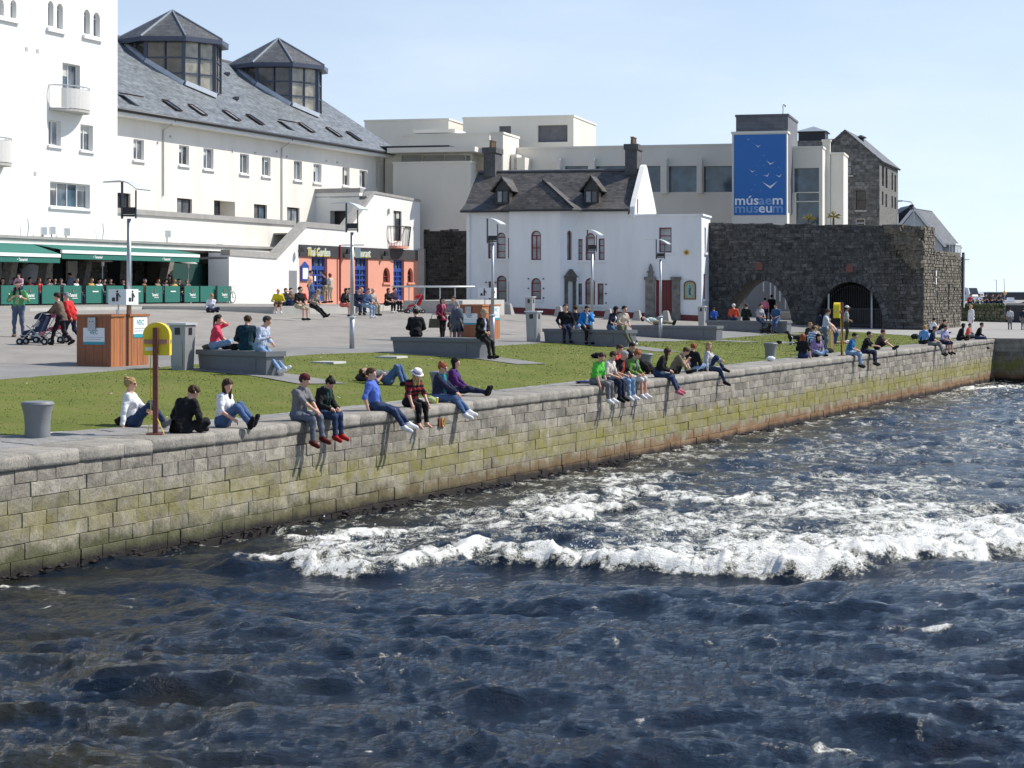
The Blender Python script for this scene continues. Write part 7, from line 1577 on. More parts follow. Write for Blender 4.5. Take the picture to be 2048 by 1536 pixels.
# small white motor boat beyond the far quay
bo = thing('motor_boat', P(2022, 609, 200), 'small white motor boat with a mast beyond the far quay', 'boat'); c = P(2020, 609, 200); mb = MB(); mb.prism([c + (x * .45, 0, z * .4) for x, z in ((-1.6, 0), (1.2, 0), (1.4, .7), (-1.9, .9))], (0, 1.6, 0)); ob('hull', mb, 'car_white', bo); mb = MB(); mb.box(c + (.25, .8, .5), (.6, 1.0, .4), taper=.85); ob('cabin', mb, 'car_white', bo); mb = MB(); mb.tube([c + (-.3, .8, .3), c + (-.4, .8, 2.6)], .03, 5); ob('mast', mb, 'galv', bo)
mb = MB(); cb = P(2010, 586, 300); q = thing('orange_buoy', cb, 'tiny orange buoy out in the bay beside the boat mast', 'buoy'); mb.ell(cb, (.28, .28, .35)); ob('float', mb, 'car_yellow', q)
# push-chairs
def pram(p, rz, c1, c2, label, double=False):
    T = thing('pushchair', p, label, 'pushchair'); T.rotation_euler = (0, 0, rz)
    w = .26; mb = MB()
    for y in (-w, w): mb.tube([(-.42, y, .95), (-.30, y, 1.0), (.0, y, .5), (.42, y, .12)], .016, 6); mb.tube([(-.38, y, .12), (.22, y, .62)], .016, 6); mb.tube([(-.2, y, .3), (.42, y, .3)], .012, 6)
    mb.tube([(-.42, -w, .95), (-.42, w, .95)], .02, 6); ob('frame', mb, 'galv', T, local=True)
    for x in (-.38, .42):
        for y in (-w, w): mb = MB(); mb.tube([(x, y - .03, .11), (x, y + .03, .11)], .11, 12); wh = ob('wheel', mb, 'rubber', T, local=True); mb = MB(); mb.tube([(x, y - .034, .11), (x, y + .034, .11)], .05, 8); ob('hub', mb, 'galv_pale', wh, local=True)
    mb = MB(); mb.prism([(-.22, -w + .03, .42), (.28, -w + .03, .36), (.36, -w + .03, .22), (.40, -w + .03, .24), (.30, -w + .03, .44), (-.12, -w + .03, .52), (-.36, -w + .03, .9), (-.42, -w + .03, .86)], (0, 2 * w - .06, 0)); ob('seat', mb, cloth(c1), T, local=True)
    mb = MB(); vv = []; n = 7
    for i in range(n):
        a = radians(-10 + 100 * i / (n - 1)); vv += [(-.36 + .36 * sin(a) * .9, -w, .80 + .22 * cos(a)), (-.36 + .36 * sin(a) * .9, w, .80 + .22 * cos(a))]
    mb.add(vv, [(2 * i, 2 * i + 1, 2 * i + 3, 2 * i + 2) for i in range(n - 1)]); mb.add([(-.36, -w, .78)] + vv[0::2], [(0, i, i + 1) for i in range(1, n)]); mb.add([(-.36, w, .78)] + vv[1::2], [(0, i, i + 1) for i in range(1, n)]); ob('hood', mb, cloth(c2), T, local=True, fixn=False)
    return T
# bags and small litter lying about
def bag(px, py, col, label, r=(.2, .14, .09), rz=0.3, dz=0.0, strap=True, pt=None):
    c = (G(px, py) if pt is None else pt) + np.array([0, 0, dz]); T = thing('bag', c, label, 'bag'); T.rotation_euler = (0, 0, rz); mb = MB(); rs = np.random.RandomState(int(px)); mb.ell((0, 0, r[2] * .9), r, 12, 8); v = mb.v[0]; v += (rs.rand(*v.shape) - .5) * min(r) * .35; v[:, 2] = np.maximum(v[:, 2], 0.002); ob('sack', mb, cloth(col), T, local=True, smooth=True)
    if strap: mb = MB(); mb.tube([(-r[0] * .6, 0, r[2] * 1.5), (-r[0] * .3, -r[1] * .7, r[2] * 1.9), (r[0] * .4, -r[1] * .8, r[2] * 1.5), (r[0] * .8, -r[1] * .6, .02)], .012, 5); ob('strap', mb, cloth(tuple(np.array(col) * .6)), T, local=True)
def quay_pt(px, d): return PXD(px, d)
bag(250, 851, (.035, .022, .015), 'brown leather bag behind the woman in white'); bag(1197, 717, (.012, .012, .03), 'dark navy bag lying on the grass by the boy in red', (.28, .14, .1))
bag(1172, 766, (.03, .04, .16), 'blue folded jacket on the coping beside the green T-shirt', (.3, .16, .035), 0, 0, False); bag(725, 762, (.05, .05, .06), 'grey bag under the head of the sunbather on the grass', (.2, .14, .1))
bag(863, 798, (.45, .55, .25), 'crumpled pale green plastic bag on the coping by the red-haired woman', (.12, .09, .08), 0, 0, False, quay_pt(863, .35)); bag(1541, 722, (.7, .75, .8), 'white plastic bag crumpled on the quay below a bollard', (.16, .12, .09), 0, 0, False); bag(1655, 706, (.05, .045, .04), 'dark backpack lying on the grass beside the lifebuoy post', (.3, .18, .11)); bag(1830, 678, (.03, .035, .02), 'dark rucksack on the grass by the pale blue T-shirt', (.22, .16, .14))
bag(1263, 690, (.02, .02, .022), 'black bag on the ground at the end of the third bench', (.26, .16, .13)); bag(475, 700, (.025, .02, .02), 'dark handbag on the nearest bench between the sitters', (.14, .1, .09), 0, 0, True, on_bench(0, 470, .3)); bag(420, 700, (.13, .12, .09), 'khaki bundle on the nearest bench behind the pink top', (.16, .1, .07), 0, 0, False, on_bench(0, 416, .25))
for px, d, nm in ((759, .28, 'white takeaway cup on the coping beside the man in blue'), (873, .25, 'yellow drink cup on the coping next to the plastic bag')):
    c = quay_pt(px, d); q = thing('takeaway_cup', c, nm, 'cup'); mb = MB(); mb.lathe([(.03, .002), (.042, .11), (.045, .115), (.045, .125)], c, 12); ob('cup', mb, 'paper_white' if px < 800 else 'yellow_plastic', q, smooth=False); mb = MB(); mb.lathe([(.046, .126), (.04, .135)], c, 12); ob('lid', mb, 'paper_white', q)
# ------------------------------------------------------------------ people: one continuous body surface each, clothes and hair as parts
def surfnet(f, o, h):
    """isosurface f = 0 of a sampled field as quads"""
    s = f < 0; nx, ny, nz = f.shape
    c = [s[a:nx - 1 + a, b:ny - 1 + b, d:nz - 1 + d] for a in (0, 1) for b in (0, 1) for d in (0, 1)]
    n = sum(x.astype(np.int8) for x in c); act = (n > 0) & (n < 8); ids = np.full(act.shape, -1, np.int64); I = np.argwhere(act)
    if len(I) == 0: return np.zeros((0, 3)), np.zeros((0, 4), int)
    ids[act] = np.arange(len(I)); cr = np.array([(a, b, d) for a in (0, 1) for b in (0, 1) for d in (0, 1)])
    val = np.stack([f[I[:, 0] + a, I[:, 1] + b, I[:, 2] + d] for a, b, d in cr], 1); acc = np.zeros((len(I), 3)); cnt = np.zeros(len(I))
    for i in range(8):
        for j in range(i + 1, 8):
            if np.abs(cr[i] - cr[j]).sum() != 1: continue
            k = (val[:, i] < 0) != (val[:, j] < 0); t = np.where(k, val[:, i] / np.where(k, val[:, i] - val[:, j], 1), 0)
            acc += np.where(k[:, None], cr[i] + t[:, None] * (cr[j] - cr[i]), 0); cnt += k
    V = o + (I + acc / cnt[:, None]) * h; Q = []
    for ax in range(3):
        a = np.take(s, range(0, s.shape[ax] - 1), ax); b = np.take(s, range(1, s.shape[ax]), ax); E = np.argwhere(a != b); u, v = [(1, 2), (2, 0), (0, 1)][ax]
        E = E[(E[:, u] > 0) & (E[:, v] > 0) & (E[:, u] < act.shape[u]) & (E[:, v] < act.shape[v])]
        if len(E) == 0: continue
        def cid(du, dv): e = E.copy(); e[:, u] += du; e[:, v] += dv; return ids[e[:, 0], e[:, 1], e[:, 2]]
        q = np.stack([cid(-1, -1), cid(0, -1), cid(0, 0), cid(-1, 0)], 1); fl = a[E[:, 0], E[:, 1], E[:, 2]]; q[~fl] = q[~fl][:, ::-1]; Q.append(q)
    Q = np.concatenate(Q); return V, Q[(Q >= 0).all(1)]
def cone(Pt, a, b, ra, rb):
    ba = (b - a).astype(np.float32); l2 = float(ba @ ba) + 1e-9; pa = Pt - a.astype(np.float32); t = np.clip((pa @ ba) / l2, 0, 1)
    return np.sqrt(np.maximum(((pa - t[..., None] * ba) ** 2).sum(-1), 1e-12)) - (ra + (rb - ra) * t)
def smin(a, b, k): h = np.maximum(k - np.abs(a - b), 0) / k; return np.minimum(a, b) - h * h * k * .25
def rot(yaw, pit, side):
    y, p, r = radians(yaw), radians(pit), radians(side)
    Z = np.array([[cos(y), -sin(y), 0], [sin(y), cos(y), 0], [0, 0, 1]]); X_ = np.array([[1, 0, 0], [0, cos(p), sin(p)], [0, -sin(p), cos(p)]]); Y_ = np.array([[cos(r), 0, sin(r)], [0, 1, 0], [-sin(r), 0, cos(r)]]); return Z @ X_ @ Y_
def ik(a, c, l1, l2, hint):
    d = c - a; L_ = np.linalg.norm(d); dm = min(L_, (l1 + l2) * .995); d = d / (L_ + 1e-9); c = a + d * dm; x = (l1 * l1 - l2 * l2 + dm * dm) / (2 * dm); y = sqrt(max(l1 * l1 - x * x, 1e-6)); h_ = np.array(hint, float); h_ -= d * (h_ @ d); h_ /= np.linalg.norm(h_) + 1e-9; return a + d * x + h_ * y, c
POSE = dict(
    edge=dict(pel=(0, -.20, .115), feet=((-.10, .27, -.36), (.10, .25, -.38)), hands=((-.13, .14, .20), (.13, .14, .20)), lean=8),
    bench=dict(pel=(0, 0, .115), feet=((-.12, .42, -.44), (.12, .42, -.44)), hands=((-.12, .30, .20), (.12, .30, .20)), lean=8),
    cross=dict(pel=(0, 0, .11), feet=((.15, .30, .07), (-.15, .36, .07)), hands=((-.16, .30, .17), (.16, .30, .17)), lean=16, kh=((-1, .5, .35), (1, .5, .35))),
    knees=dict(pel=(0, 0, .11), feet=((-.11, .50, .07), (.11, .48, .07)), hands=((-.06, .46, .42), (.06, .46, .42)), lean=22),
    out=dict(pel=(0, 0, .11), feet=((-.08, .88, .07), (.06, .84, .08)), hands=((-.06, .34, .18), (.08, .34, .18)), lean=4),
    stand=dict(pel=(0, 0, .925), feet=((-.10, .02, .075), (.10, -.02, .075)), hands=((-.25, .06, .84), (.25, .06, .84)), lean=2),
    walk=dict(pel=(0, 0, .90), feet=((-.08, .30, .08), (.08, -.34, .15)), hands=((-.25, -.1, .88), (.25, .16, .88)), lean=8),
    lie=dict(pel=(0, 0, .12), feet=((-.10, .86, .09), (.10, .86, .09)), hands=((-.27, -.10, .07), (.27, -.10, .07)), lean=-86, kh=((0, 0, 1), (0, 0, 1)), headl=1),
    lieup=dict(pel=(0, 0, .12), feet=((-.12, .46, .07), (.12, .42, .07)), hands=((-.20, -.62, .20), (.14, -.10, .25)), lean=-84, kh=((0, 0, 1), (0, 0, 1)), headl=1),
    kneel=dict(pel=(0, 0, .50), feet=((-.12, -.40, .08), (.12, -.40, .08)), hands=((-.1, .5, .45), (.1, .5, .45)), lean=38, kh=((0, 1, -.2), (0, 1, -.2))))
SK = (.62, .36, .26); SKD = (.30, .16, .10); WH = (.78, .78, .80); BK = (.014, .014, .016); NV = (.02, .026, .06); JN = (.075, .13, .26); DJ = (.03, .05, .11); LJ = (.22, .33, .50); GR = (.17, .17, .18); KH = (.24, .20, .13); RD = (.55, .03, .03); BR = (.055, .028, .015); BLD = (.36, .24, .10); GIN = (.28, .075, .025); DKH = (.012, .009, .007); GRH = (.38, .37, .36)
NP = [0]
def person(label, pt, face, pose, top=GR, bot=DJ, hair=DKH, shoe=BK, h=1.74, sk=SK, sleeve='short', legs='long', style='short', hat=None, hatc=WH, lean=None, side=0, twist=0, head=(0, 0), hands=None, feet=None, cell=None, group=None, glasses=False, fem=False, jacket=False, coat=0.0, bare=False, scarf=None, stripe=None, inner=None, pelz=None, drop=None):
    Po = POSE[pose]; k = h / 1.75; T = thing('person', pt, label, 'person', group, radians(face) - pi / 2); NP[0] += 1
    D = pt[1]; cell = cell or (.0185 if D < 56 else .025 if D < 75 else .031 if D < 100 else .038)
    A = lambda x: np.array(x, float)
    pel = A(Po['pel']); 
    if pelz is not None: pel[2] = pelz
    ln = Po['lean'] if lean is None else lean; R = rot(twist, ln, side); R2 = rot(twist * .5, ln * .5, side * .5)
    sw = .165 if fem else .185
    ch = pel + R2 @ A((0, 0, .14)); ch2 = ch + R @ A((0, 0, .20)); nk = ch + R @ A((0, .005, .37)); shs = [ch + R @ A((s * sw, 0, .31)) for s in (-1, 1)]
    Rh = rot(twist + head[0], head[1] + (ln if Po.get('headl') else min(ln, 25) * .3), side * .4); hc = nk + R @ A((0, .0, .05)) + Rh @ A((0, .025, .12))
    H_ = lambda x, y, z: hc + Rh @ A((x, y, z))
    hips = [pel + R2 @ A((s * .09, 0, -.01)) for s in (-1, 1)]; ft = [A(x) for x in (feet or Po['feet'])]
    if drop is not None: 
        for f_ in ft: f_[2] = -drop / k + .08
    kh = Po.get('kh', ((0, 1, .6), (0, 1, .6))); hd = [A(x) for x in (hands or Po['hands'])]
    Pr = []                                        # a, b, ra, rb, group
    ad = lambda a, b, ra, rb, g: Pr.append((A(a), A(b), ra, rb, g))
    ad(H_(0, -.022, .03), H_(0, .012, .035), .083, .083, 0); ad(H_(0, .02, -.01), H_(0, .045, -.075), .066, .043, 0); ad(nk - R @ A((0, 0, .03)), H_(0, -.01, -.05), .052, .05, 0); ad(H_(0, .09, .0), H_(0, .108, -.026), .011, .016, 0)
    wst = .082 if fem else .095
    for s in (-1, 1): ad(ch + R @ A((s * .055, 0, 0)), ch2 + R @ A((s * .075, .008, 0)), wst, .105, 1); ad(ch2 + R @ A((s * .07, .008, 0)), ch + R @ A((s * .10, 0, .30)), .103, .062, 1)
    ad(shs[0] + R @ A((.02, 0, -.005)), shs[1] - R @ A((.02, 0, .005)), .058, .058, 1); ad(ch + R @ A((0, -.01, .30)), nk, .075, .052, 1)
    if fem:
        for s in (-1, 1): ad(ch2 + R @ A((s * .07, .075, -.01)), ch2 + R @ A((s * .07, .078, -.012)), .062, .062, 1)
    ad(hips[0], hips[1], .115, .115, 5); ad(pel, ch, .115, wst + .02, 5)
    ends = []
    for i in (0, 1):
        s = -1 if i == 0 else 1
        eh = (s * .8, -.5, -.7) if pose != 'lie' else (s, 0, .1)
        el, wr = ik(shs[i], hd[i], .285, .255, eh); ends.append((el, wr))
        ad(shs[i], el, .052, .041, 2); ad(el, wr, .041, .028, 3); d_ = wr - el; d_ /= np.linalg.norm(d_); ad(wr, wr + d_ * .075, .026, .034, 4)
        kn, an = ik(hips[i], ft[i], .43, .42, kh[i]); ad(hips[i], kn, .088, .058, 6); ad(kn, an, .056, .038, 7); cal = kn + (an - kn) * .33; sh_d = (an - kn) / (np.linalg.norm(an - kn) + 1e-9)
        fwd = A((0, 1, 0)) - sh_d * (sh_d[1]) * .75; fwd = fwd / (np.linalg.norm(fwd) + 1e-9)
        if pose in ('edge',): fwd = A((s * .12, .93, -.35)); fwd /= np.linalg.norm(fwd)
        if pose in ('lie', 'out'): fwd = A((s * .25, .35, .9)); fwd /= np.linalg.norm(fwd)
        if pose == 'kneel': fwd = A((0, -.8, -.3)); fwd /= np.linalg.norm(fwd)
        back = np.cross(A((1, 0, 0)), fwd); heel = an + sh_d * .03 - fwd * .04; ad(heel, heel + fwd * .19 + sh_d * .008, .043, .034, 8); ad(an, heel + fwd * .05, .04, .042, 8)
    lo = np.min([np.minimum(a - max(ra, rb), b - max(ra, rb)) for a, b, ra, rb, g in Pr], 0) - .06; hi = np.max([np.maximum(a + max(ra, rb), b + max(ra, rb)) for a, b, ra, rb, g in Pr], 0) + .06
    if coat: lo[2] -= .05
    n = np.ceil((hi - lo) / cell).astype(int) + 1
    gx, gy, gz_ = [lo[i] + cell * np.arange(n[i]) for i in range(3)]; Pt = np.stack(np.meshgrid(gx, gy, gz_, indexing='ij'), -1).astype(np.float32)
    big = np.float32(9); Gm = [np.full(n, big, np.float32) for _ in range(9)]; body = np.full(n, big, np.float32)
    for a, b, ra, rb, g in Pr:
        # evaluate only near the limb
        m_ = max(ra, rb) + .13; l_ = np.maximum(np.floor((np.minimum(a, b) - m_ - lo) / cell).astype(int), 0); u_ = np.minimum(np.ceil((np.maximum(a, b) + m_ - lo) / cell).astype(int) + 1, n); sl = tuple(slice(x, y) for x, y in zip(l_, u_))
        d = cone(Pt[sl], a, b, ra, rb); Gm[g][sl] = np.minimum(Gm[g][sl], d); body[sl] = smin(body[sl], d, np.float32(.03 if g in (3, 4, 8) else .05))
    mn = lambda gs: np.minimum.reduce([Gm[g] for g in gs])
    md = lambda a, b: np.where(a > .5, np.float32(1), a - b)
    skn = skin(sk)
    V, Q = surfnet(body, lo, cell)
    mb = MB(); mb.v = [V]; mb.nv = len(V); mb.f = [tuple(q) for q in Q.tolist()]; mb.m = [0] * len(Q)
    # face, ears, fingers
    if D < 125:
        for s in (-1, 1):
            mb.ell(H_(s * .032, .083, .012), (.013, .008, .008), 6, 4, 1); a_, b_ = H_(s * .05, .083, .032), H_(s * .016, .092, .032); mb.bar(a_, b_, .01, .006, 1); mb.ell(H_(s * .083, -.005, 0), (.014, .02, .03), 6, 4)
        mb.bar(H_(-.022, .088, -.052), H_(.022, .088, -.052), .012, .010, 2)
        for i, (el, wr) in enumerate(ends):
            d = wr - el; d /= np.linalg.norm(d); s = -1 if i == 0 else 1; sd_ = np.cross(d, A((0, 0, 1))); sd_ = sd_ / (np.linalg.norm(sd_) + 1e-6); up_ = np.cross(sd_, d); cu = -up_ if d[2] > -.7 else A((0, .4, -1)); base = wr + d * .085
            for q in range(4):
                o_ = sd_ * (-.027 + .018 * q); l_ = (.075, .085, .08, .062)[q]; p1 = base + o_; p2 = p1 + (d * .8 + cu * .35) * l_ * .5; p3 = p2 + (d * .45 + cu * .75) * l_ * .5; mb.tube([p1 - d * .02, p1, p2, p3], [.009, .009, .0085, .007], 5)
            t0 = wr + d * .03 + sd_ * s * -.028; mb.tube([t0, t0 + d * .03 + sd_ * s * -.022, t0 + d * .065 + sd_ * s * -.018 + cu * .01], [.011, .010, .008], 5)
    mb.v = [v * k for v in mb.v]; bo_ = ob('body', mb, [skn, 'eye_dark', 'lip'], T, True, True, fixn=False)
    def part(name, f, col, extra=None):
        V, Q = surfnet(f, lo, cell)
        if len(Q) == 0: return None
        if name != 'shoe': W_ = V * 26 + NP[0]; V = V + .0065 * np.sin(W_[:, [1, 2, 0]] * 1.3 + 1.7 * np.sin(W_[:, [2, 0, 1]] * .9)) + .003 * np.sin(W_[:, [2, 0, 1]] * 3.1)
        mats = [cloth(c_) if isinstance(c_, tuple) else c_ for c_ in (col if isinstance(col, list) else [col])]
        mi = None
        if len(mats) > 1: cz = (V[Q].mean(1) - pel) @ (R @ A((0, 0, 1))); mi = ((np.floor(cz / .055) % 2) == 0).astype(int)
        return mk(name, V * k, [tuple(q) for q in Q.tolist()], mats, T, mi, True, True)
    tg = [1] if sleeve == 'none' else [1, 2] if sleeve == 'short' else [1, 2, 3]; ot = [g for g in (0, 2, 3, 4, 5, 6) if g not in tg]; off = .022 if jacket else .013
    if not bare:
        f = np.maximum(body - off, md(mn(tg), mn(ot)) - (.012 if sleeve != 'long' else 0))
        hem = np.full(n, big, np.float32); hl = .10 if not coat else coat
        dn = pel + R2 @ A((0, 0, -.03)); 
        for a, b, r_ in ((pel + A((-.05, 0, .0)), ch + R @ A((-.05, 0, .08)), .128 + off * .6), (pel + A((.05, 0, .0)), ch + R @ A((.05, 0, .08)), .128 + off * .6)): hem = smin(hem, cone(Pt, a, b, r_ - (.012 if fem else 0), r_ - .02), np.float32(.03))
        low = (Pt - A(pel).astype(np.float32)) @ (R2 @ A((0, 0, 1))).astype(np.float32); hem = np.maximum(hem, -(low + (.02 if not jacket else .06))); f = np.minimum(f, hem)
        if coat:
            c1 = cone(Pt, pel + A((0, -.04, .05)), pel + A((0, -.02, -coat)), .155, .19 + coat * .25); c1 = np.maximum(c1, -(Pt[..., 2] - np.float32(pel[2] - coat))); f = smin(f, c1, np.float32(.03))
        part('top' if not jacket else 'jacket', f, [top, stripe] if stripe else top)
        if inner is not None:
            fi = np.maximum(body - off - .006, cone(Pt, nk + R @ A((0, .10, -.02)), ch + R @ A((0, .13, .0)), .05, .07)); part('shirt_front', fi, inner)
    lg = [5, 6, 7] if legs == 'long' else [5, 6]; f = np.maximum(body - .012, md(mn(lg), mn([g for g in (0, 1, 2, 3, 4, 7, 8) if g not in lg])) - (.02 if legs == 'short' else 0))
    if legs == 'skirt':
        kn = (Pr[-1][0]); c1 = cone(Pt, pel, pel + A((0, .02, -.30)) if pose in ('stand', 'walk') else pel + A((0, .3, .0)), .15, .24); f = smin(f, np.maximum(c1, -(Pt[..., 2] - np.float32(pel[2] - .36))), np.float32(.02))
    part('trousers' if legs == 'long' else 'shorts' if legs == 'short' else 'skirt', f, bot)
    if shoe is not None:
        for i in (0, 1):
            gf = np.minimum.reduce([cone(Pt, *p_[:4]) for p_ in Pr if p_[4] == 8][2 * i:2 * i + 2]); part('shoe', np.maximum(np.minimum(body, gf) - .012, np.maximum(md(gf, Gm[7]) - .006, gf - .03)), shoe)
    # hair on its own fine grid
    if style != 'bald':
        hcell = max(.013, cell * .7); l0 = hc - .19; 
        long_ = style in ('long', 'pony'); l0 = l0 - A((0, 0, .26 if long_ else 0)); hn = np.ceil((hc + .2 - l0) / hcell).astype(int); hp = np.stack(np.meshgrid(*[l0[i] + hcell * np.arange(hn[i]) for i in range(3)], indexing='ij'), -1).astype(np.float32)
        q = (hp - hc.astype(np.float32)) @ Rh.astype(np.float32); f = cone(hp, H_(0, -.024, .034), H_(0, .012, .04), .097, .094)
        face_ = np.maximum(q[..., 1] - np.float32(.030) - q[..., 2] * np.float32(.75), q[..., 2] * 0 - 1); face_ = q[..., 1] * np.float32(.8) - q[..., 2] * np.float32(.62) - np.float32(.028); f = np.maximum(f, face_)
        if style == 'short': f = np.maximum(f, -(q[..., 2] + np.float32(.075)))
        f += np.float32(.010) * np.sin(q[..., 0] * 90) * np.sin(q[..., 2] * 70 + q[..., 1] * 40)
        dnv = A((0, 0, -1)) if not Po.get('headl') else R @ A((0, 0, -1))
        if style == 'long':
            for s in (-1, 0, 1): f = smin(f, cone(hp, H_(s * .055, -.045 + .02 * abs(s), .0), H_(s * .06, -.05 + .03 * abs(s), 0) + dnv * .24, .05, .034), np.float32(.03))
        if style == 'pony': f = smin(f, cone(hp, H_(0, -.10, .02), H_(0, -.12, .0) + dnv * .17, .032, .02), np.float32(.02))
        if style == 'bun': f = smin(f, cone(hp, H_(0, -.075, .10), H_(0, -.08, .115), .042, .042), np.float32(.02))
        V, Q = surfnet(f, l0, hcell)
        if len(Q): mk('hair', V * k, [tuple(x) for x in Q.tolist()], cloth(hair, .6), T, None, True, True)
    def hm(pts): return [H_(*p) * k for p in pts]
    if hat:
        mb = MB(); r0 = .102; prof = [(r0, .035), (r0 * 1.0, .07), (r0 * .86, .115), (r0 * .5, .143), (.004, .15)] if hat != 'sun' else [(.155, .032), (.15, .042), (r0 * 1.02, .05), (r0 * .98, .10), (r0 * .88, .135), (.004, .14)]
        nn = 16; vs = [H_(r * cos(2 * pi * j / nn), -.006 + r * 1.08 * sin(2 * pi * j / nn), z) * k for r, z in prof for j in range(nn)]; mb.add(vs, [(i * nn + j, i * nn + (j + 1) % nn, (i + 1) * nn + (j + 1) % nn, (i + 1) * nn + j) for i in range(len(prof) - 1) for j in range(nn)] + [tuple(range(nn))[::-1]])
        hh = ob('hat', mb, cloth(hatc), T, True, True, False)
        if hat == 'cap': mb = MB(); mb.prism(hm([(-.075, .07, .05), (.075, .07, .05), (.06, .165, .04), (0, .185, .038), (-.06, .165, .04)]), Rh @ A((0, 0, .008)) * k); ob('peak', mb, cloth(hatc), hh, local=True)
        if hat == 'sun': mb = MB(); vs = [H_((r0 * 1.03) * cos(2 * pi * j / nn), -.006 + r0 * 1.11 * sin(2 * pi * j / nn), z) * k for z in (.055, .08) for j in range(nn)]; mb.add(vs, [(j, (j + 1) % nn, nn + (j + 1) % nn, nn + j) for j in range(nn)]); ob('hat_band', mb, cloth((.12, .04, .10)), hh, False, True, False)
    if glasses:
        mb = MB()
        for s in (-1, 1): mb.bar(H_(s * .055, .088, .012) * k, H_(s * .010, .102, .012) * k, .012, .03)
        mb.bar(H_(-.09, .0, .018) * k, H_(-.058, .09, .018) * k, .006, .01); mb.bar(H_(.09, .0, .018) * k, H_(.058, .09, .018) * k, .006, .01); ob('sunglasses', mb, 'black_metal', T, local=True)
    if scarf is not None:
        mb = MB(); ring = [nk + R @ A((.085 * cos(a), .085 * sin(a) + .01, .0 + .012 * sin(3 * a))) for a in np.linspace(0, 2 * pi, 15)]; mb.tube([p * k for p in ring], .034 * k, 7); 
        for s in (-1, 1): mb.tube([(nk + R @ A((s * .05, .09, 0))) * k, (ch2 + R @ A((s * .05, .135, .0))) * k, (ch + R @ A((s * .055, .14, .0))) * k], [.036, .034, .03], 7)
        ob('scarf', mb, cloth(scarf), T, True, True)
    return T, dict(hand=[e[1] * k for e in ends], R=R)
RIV = -24
def edge(px, label, face=RIV, d=.0, **kw): return person(label, PXD(px, d) * A1_ + (0, 0, .0), face, 'edge', **kw)
A1_ = np.array([1, 1, 0.0])
def sitg(px, py, pose, face, label, dz=0.0, **kw): return person(label, G(px, py) + (0, 0, dz), face, pose, **kw)
def sitb(i, px, face, label, off=.2, pose='bench', **kw):
    p = on_bench(i, px, off); 
    if pose == 'bench' and 'drop' not in kw: kw['drop'] = BN[i][2] - gxy(p[0] + cos(radians(face)) * .4, p[1] + sin(radians(face)) * .4) - .03
    return person(label, p, face, pose, **kw)
# --- edge of the quay, nearest group
sitg(268, 853, 'knees', -5, 'woman in a white long-sleeved top with a blonde bun leaning on one hand', top=WH, bot=DJ, hair=BLD, style='bun', sleeve='long', fem=True, lean=-12, head=(10, 5), hands=((.12, .3, .3), (.34, -.12, .03)), feet=((-.1, .55, .07), (.12, .62, .09)), glasses=True, shoe=GR)
sitg(362, 866, 'cross', 55, 'person in a long black coat seated with back to the camera on the coping', top=BK, bot=BK, hair=BR, style='short', sleeve='long', jacket=True, coat=.09, lean=24, head=(-20, 25), hands=((-.2, .32, .14), (.2, .32, .14)))
sitg(446, 853, 'out', -18, 'brunette woman in a white printed T-shirt, jeans and black boots', top=WH, bot=JN, hair=BR, style='long', fem=True, lean=6, head=(-35, 20), hands=((-.26, .02, .04), (.2, .30, .16)), feet=((-.05, .60, .10), (.14, .62, .07)))
edge(614, 'young man in grey T-shirt and maroon beanie on the quay edge', face=-32, top=GR, bot=(.13, .15, .19), hair=BR, hat='beanie', hatc=(.10, .02, .025), shoe=(.10, .018, .015), head=(20, 12), hands=((-.02, .24, .20), (.05, .24, .20)), feet=((-.12, .30, -.34), (.12, .24, -.40)))
edge(657, 'woman in black jacket and red shoes looking down on the quay edge', face=-30, top=BK, bot=DJ, hair=DKH, style='bun', sleeve='long', jacket=True, fem=True, h=1.64, shoe=(.35, .02, .02), head=(10, 38), lean=14, scarf=(.02, .06, .05))
edge(770, 'man in a bright blue T-shirt leaning back on his hand on the quay edge', face=-12, d=.12, top=(.09, .16, .55), bot=DJ, hair=BR, shoe=WH, lean=-16, side=4, head=(-6, 10), hands=((-.36, -.36, .05), (.26, -.30, .04)), feet=((-.02, .52, -.28), (.15, .46, -.34)))
edge(832, 'blonde woman in a white brimmed hat, black top and black trousers', face=-50, d=.08, top=BK, bot=BK, hair=BLD, style='long', hat='sun', hatc=(.75, .72, .75), fem=True, stripe=(.25, .02, .03), h=1.66, lean=18, head=(0, 22), hands=((-.22, .14, .10), (.26, .20, .04)), shoe=None)
edge(893, 'red-haired woman in dark jacket with a teal scarf and jeans', face=-12, d=.25, top=NV, bot=JN, hair=GIN, style='bun', sleeve='long', jacket=True, fem=True, scarf=(.01, .22, .25), glasses=True, lean=6, head=(-8, 14), shoe=WH, hands=((-.06, .28, .18), (.06, .28, .18)), feet=((-.02, .52, -.20), (.10, .46, -.26)))
sitg(906, 790, 'out', -14, 'dark-haired woman in a purple cardigan with legs stretched along the coping', top=(.07, .018, .12), bot=NV, hair=DKH, style='long', sleeve='long', fem=True, inner=(.03, .05, .22), head=(-6, 8), lean=2)
sitg(776, 770, 'lieup', -12, 'sunbather in jeans lying on the grass with knees raised', top=GR, bot=JN, hair=BR, shoe=BK)
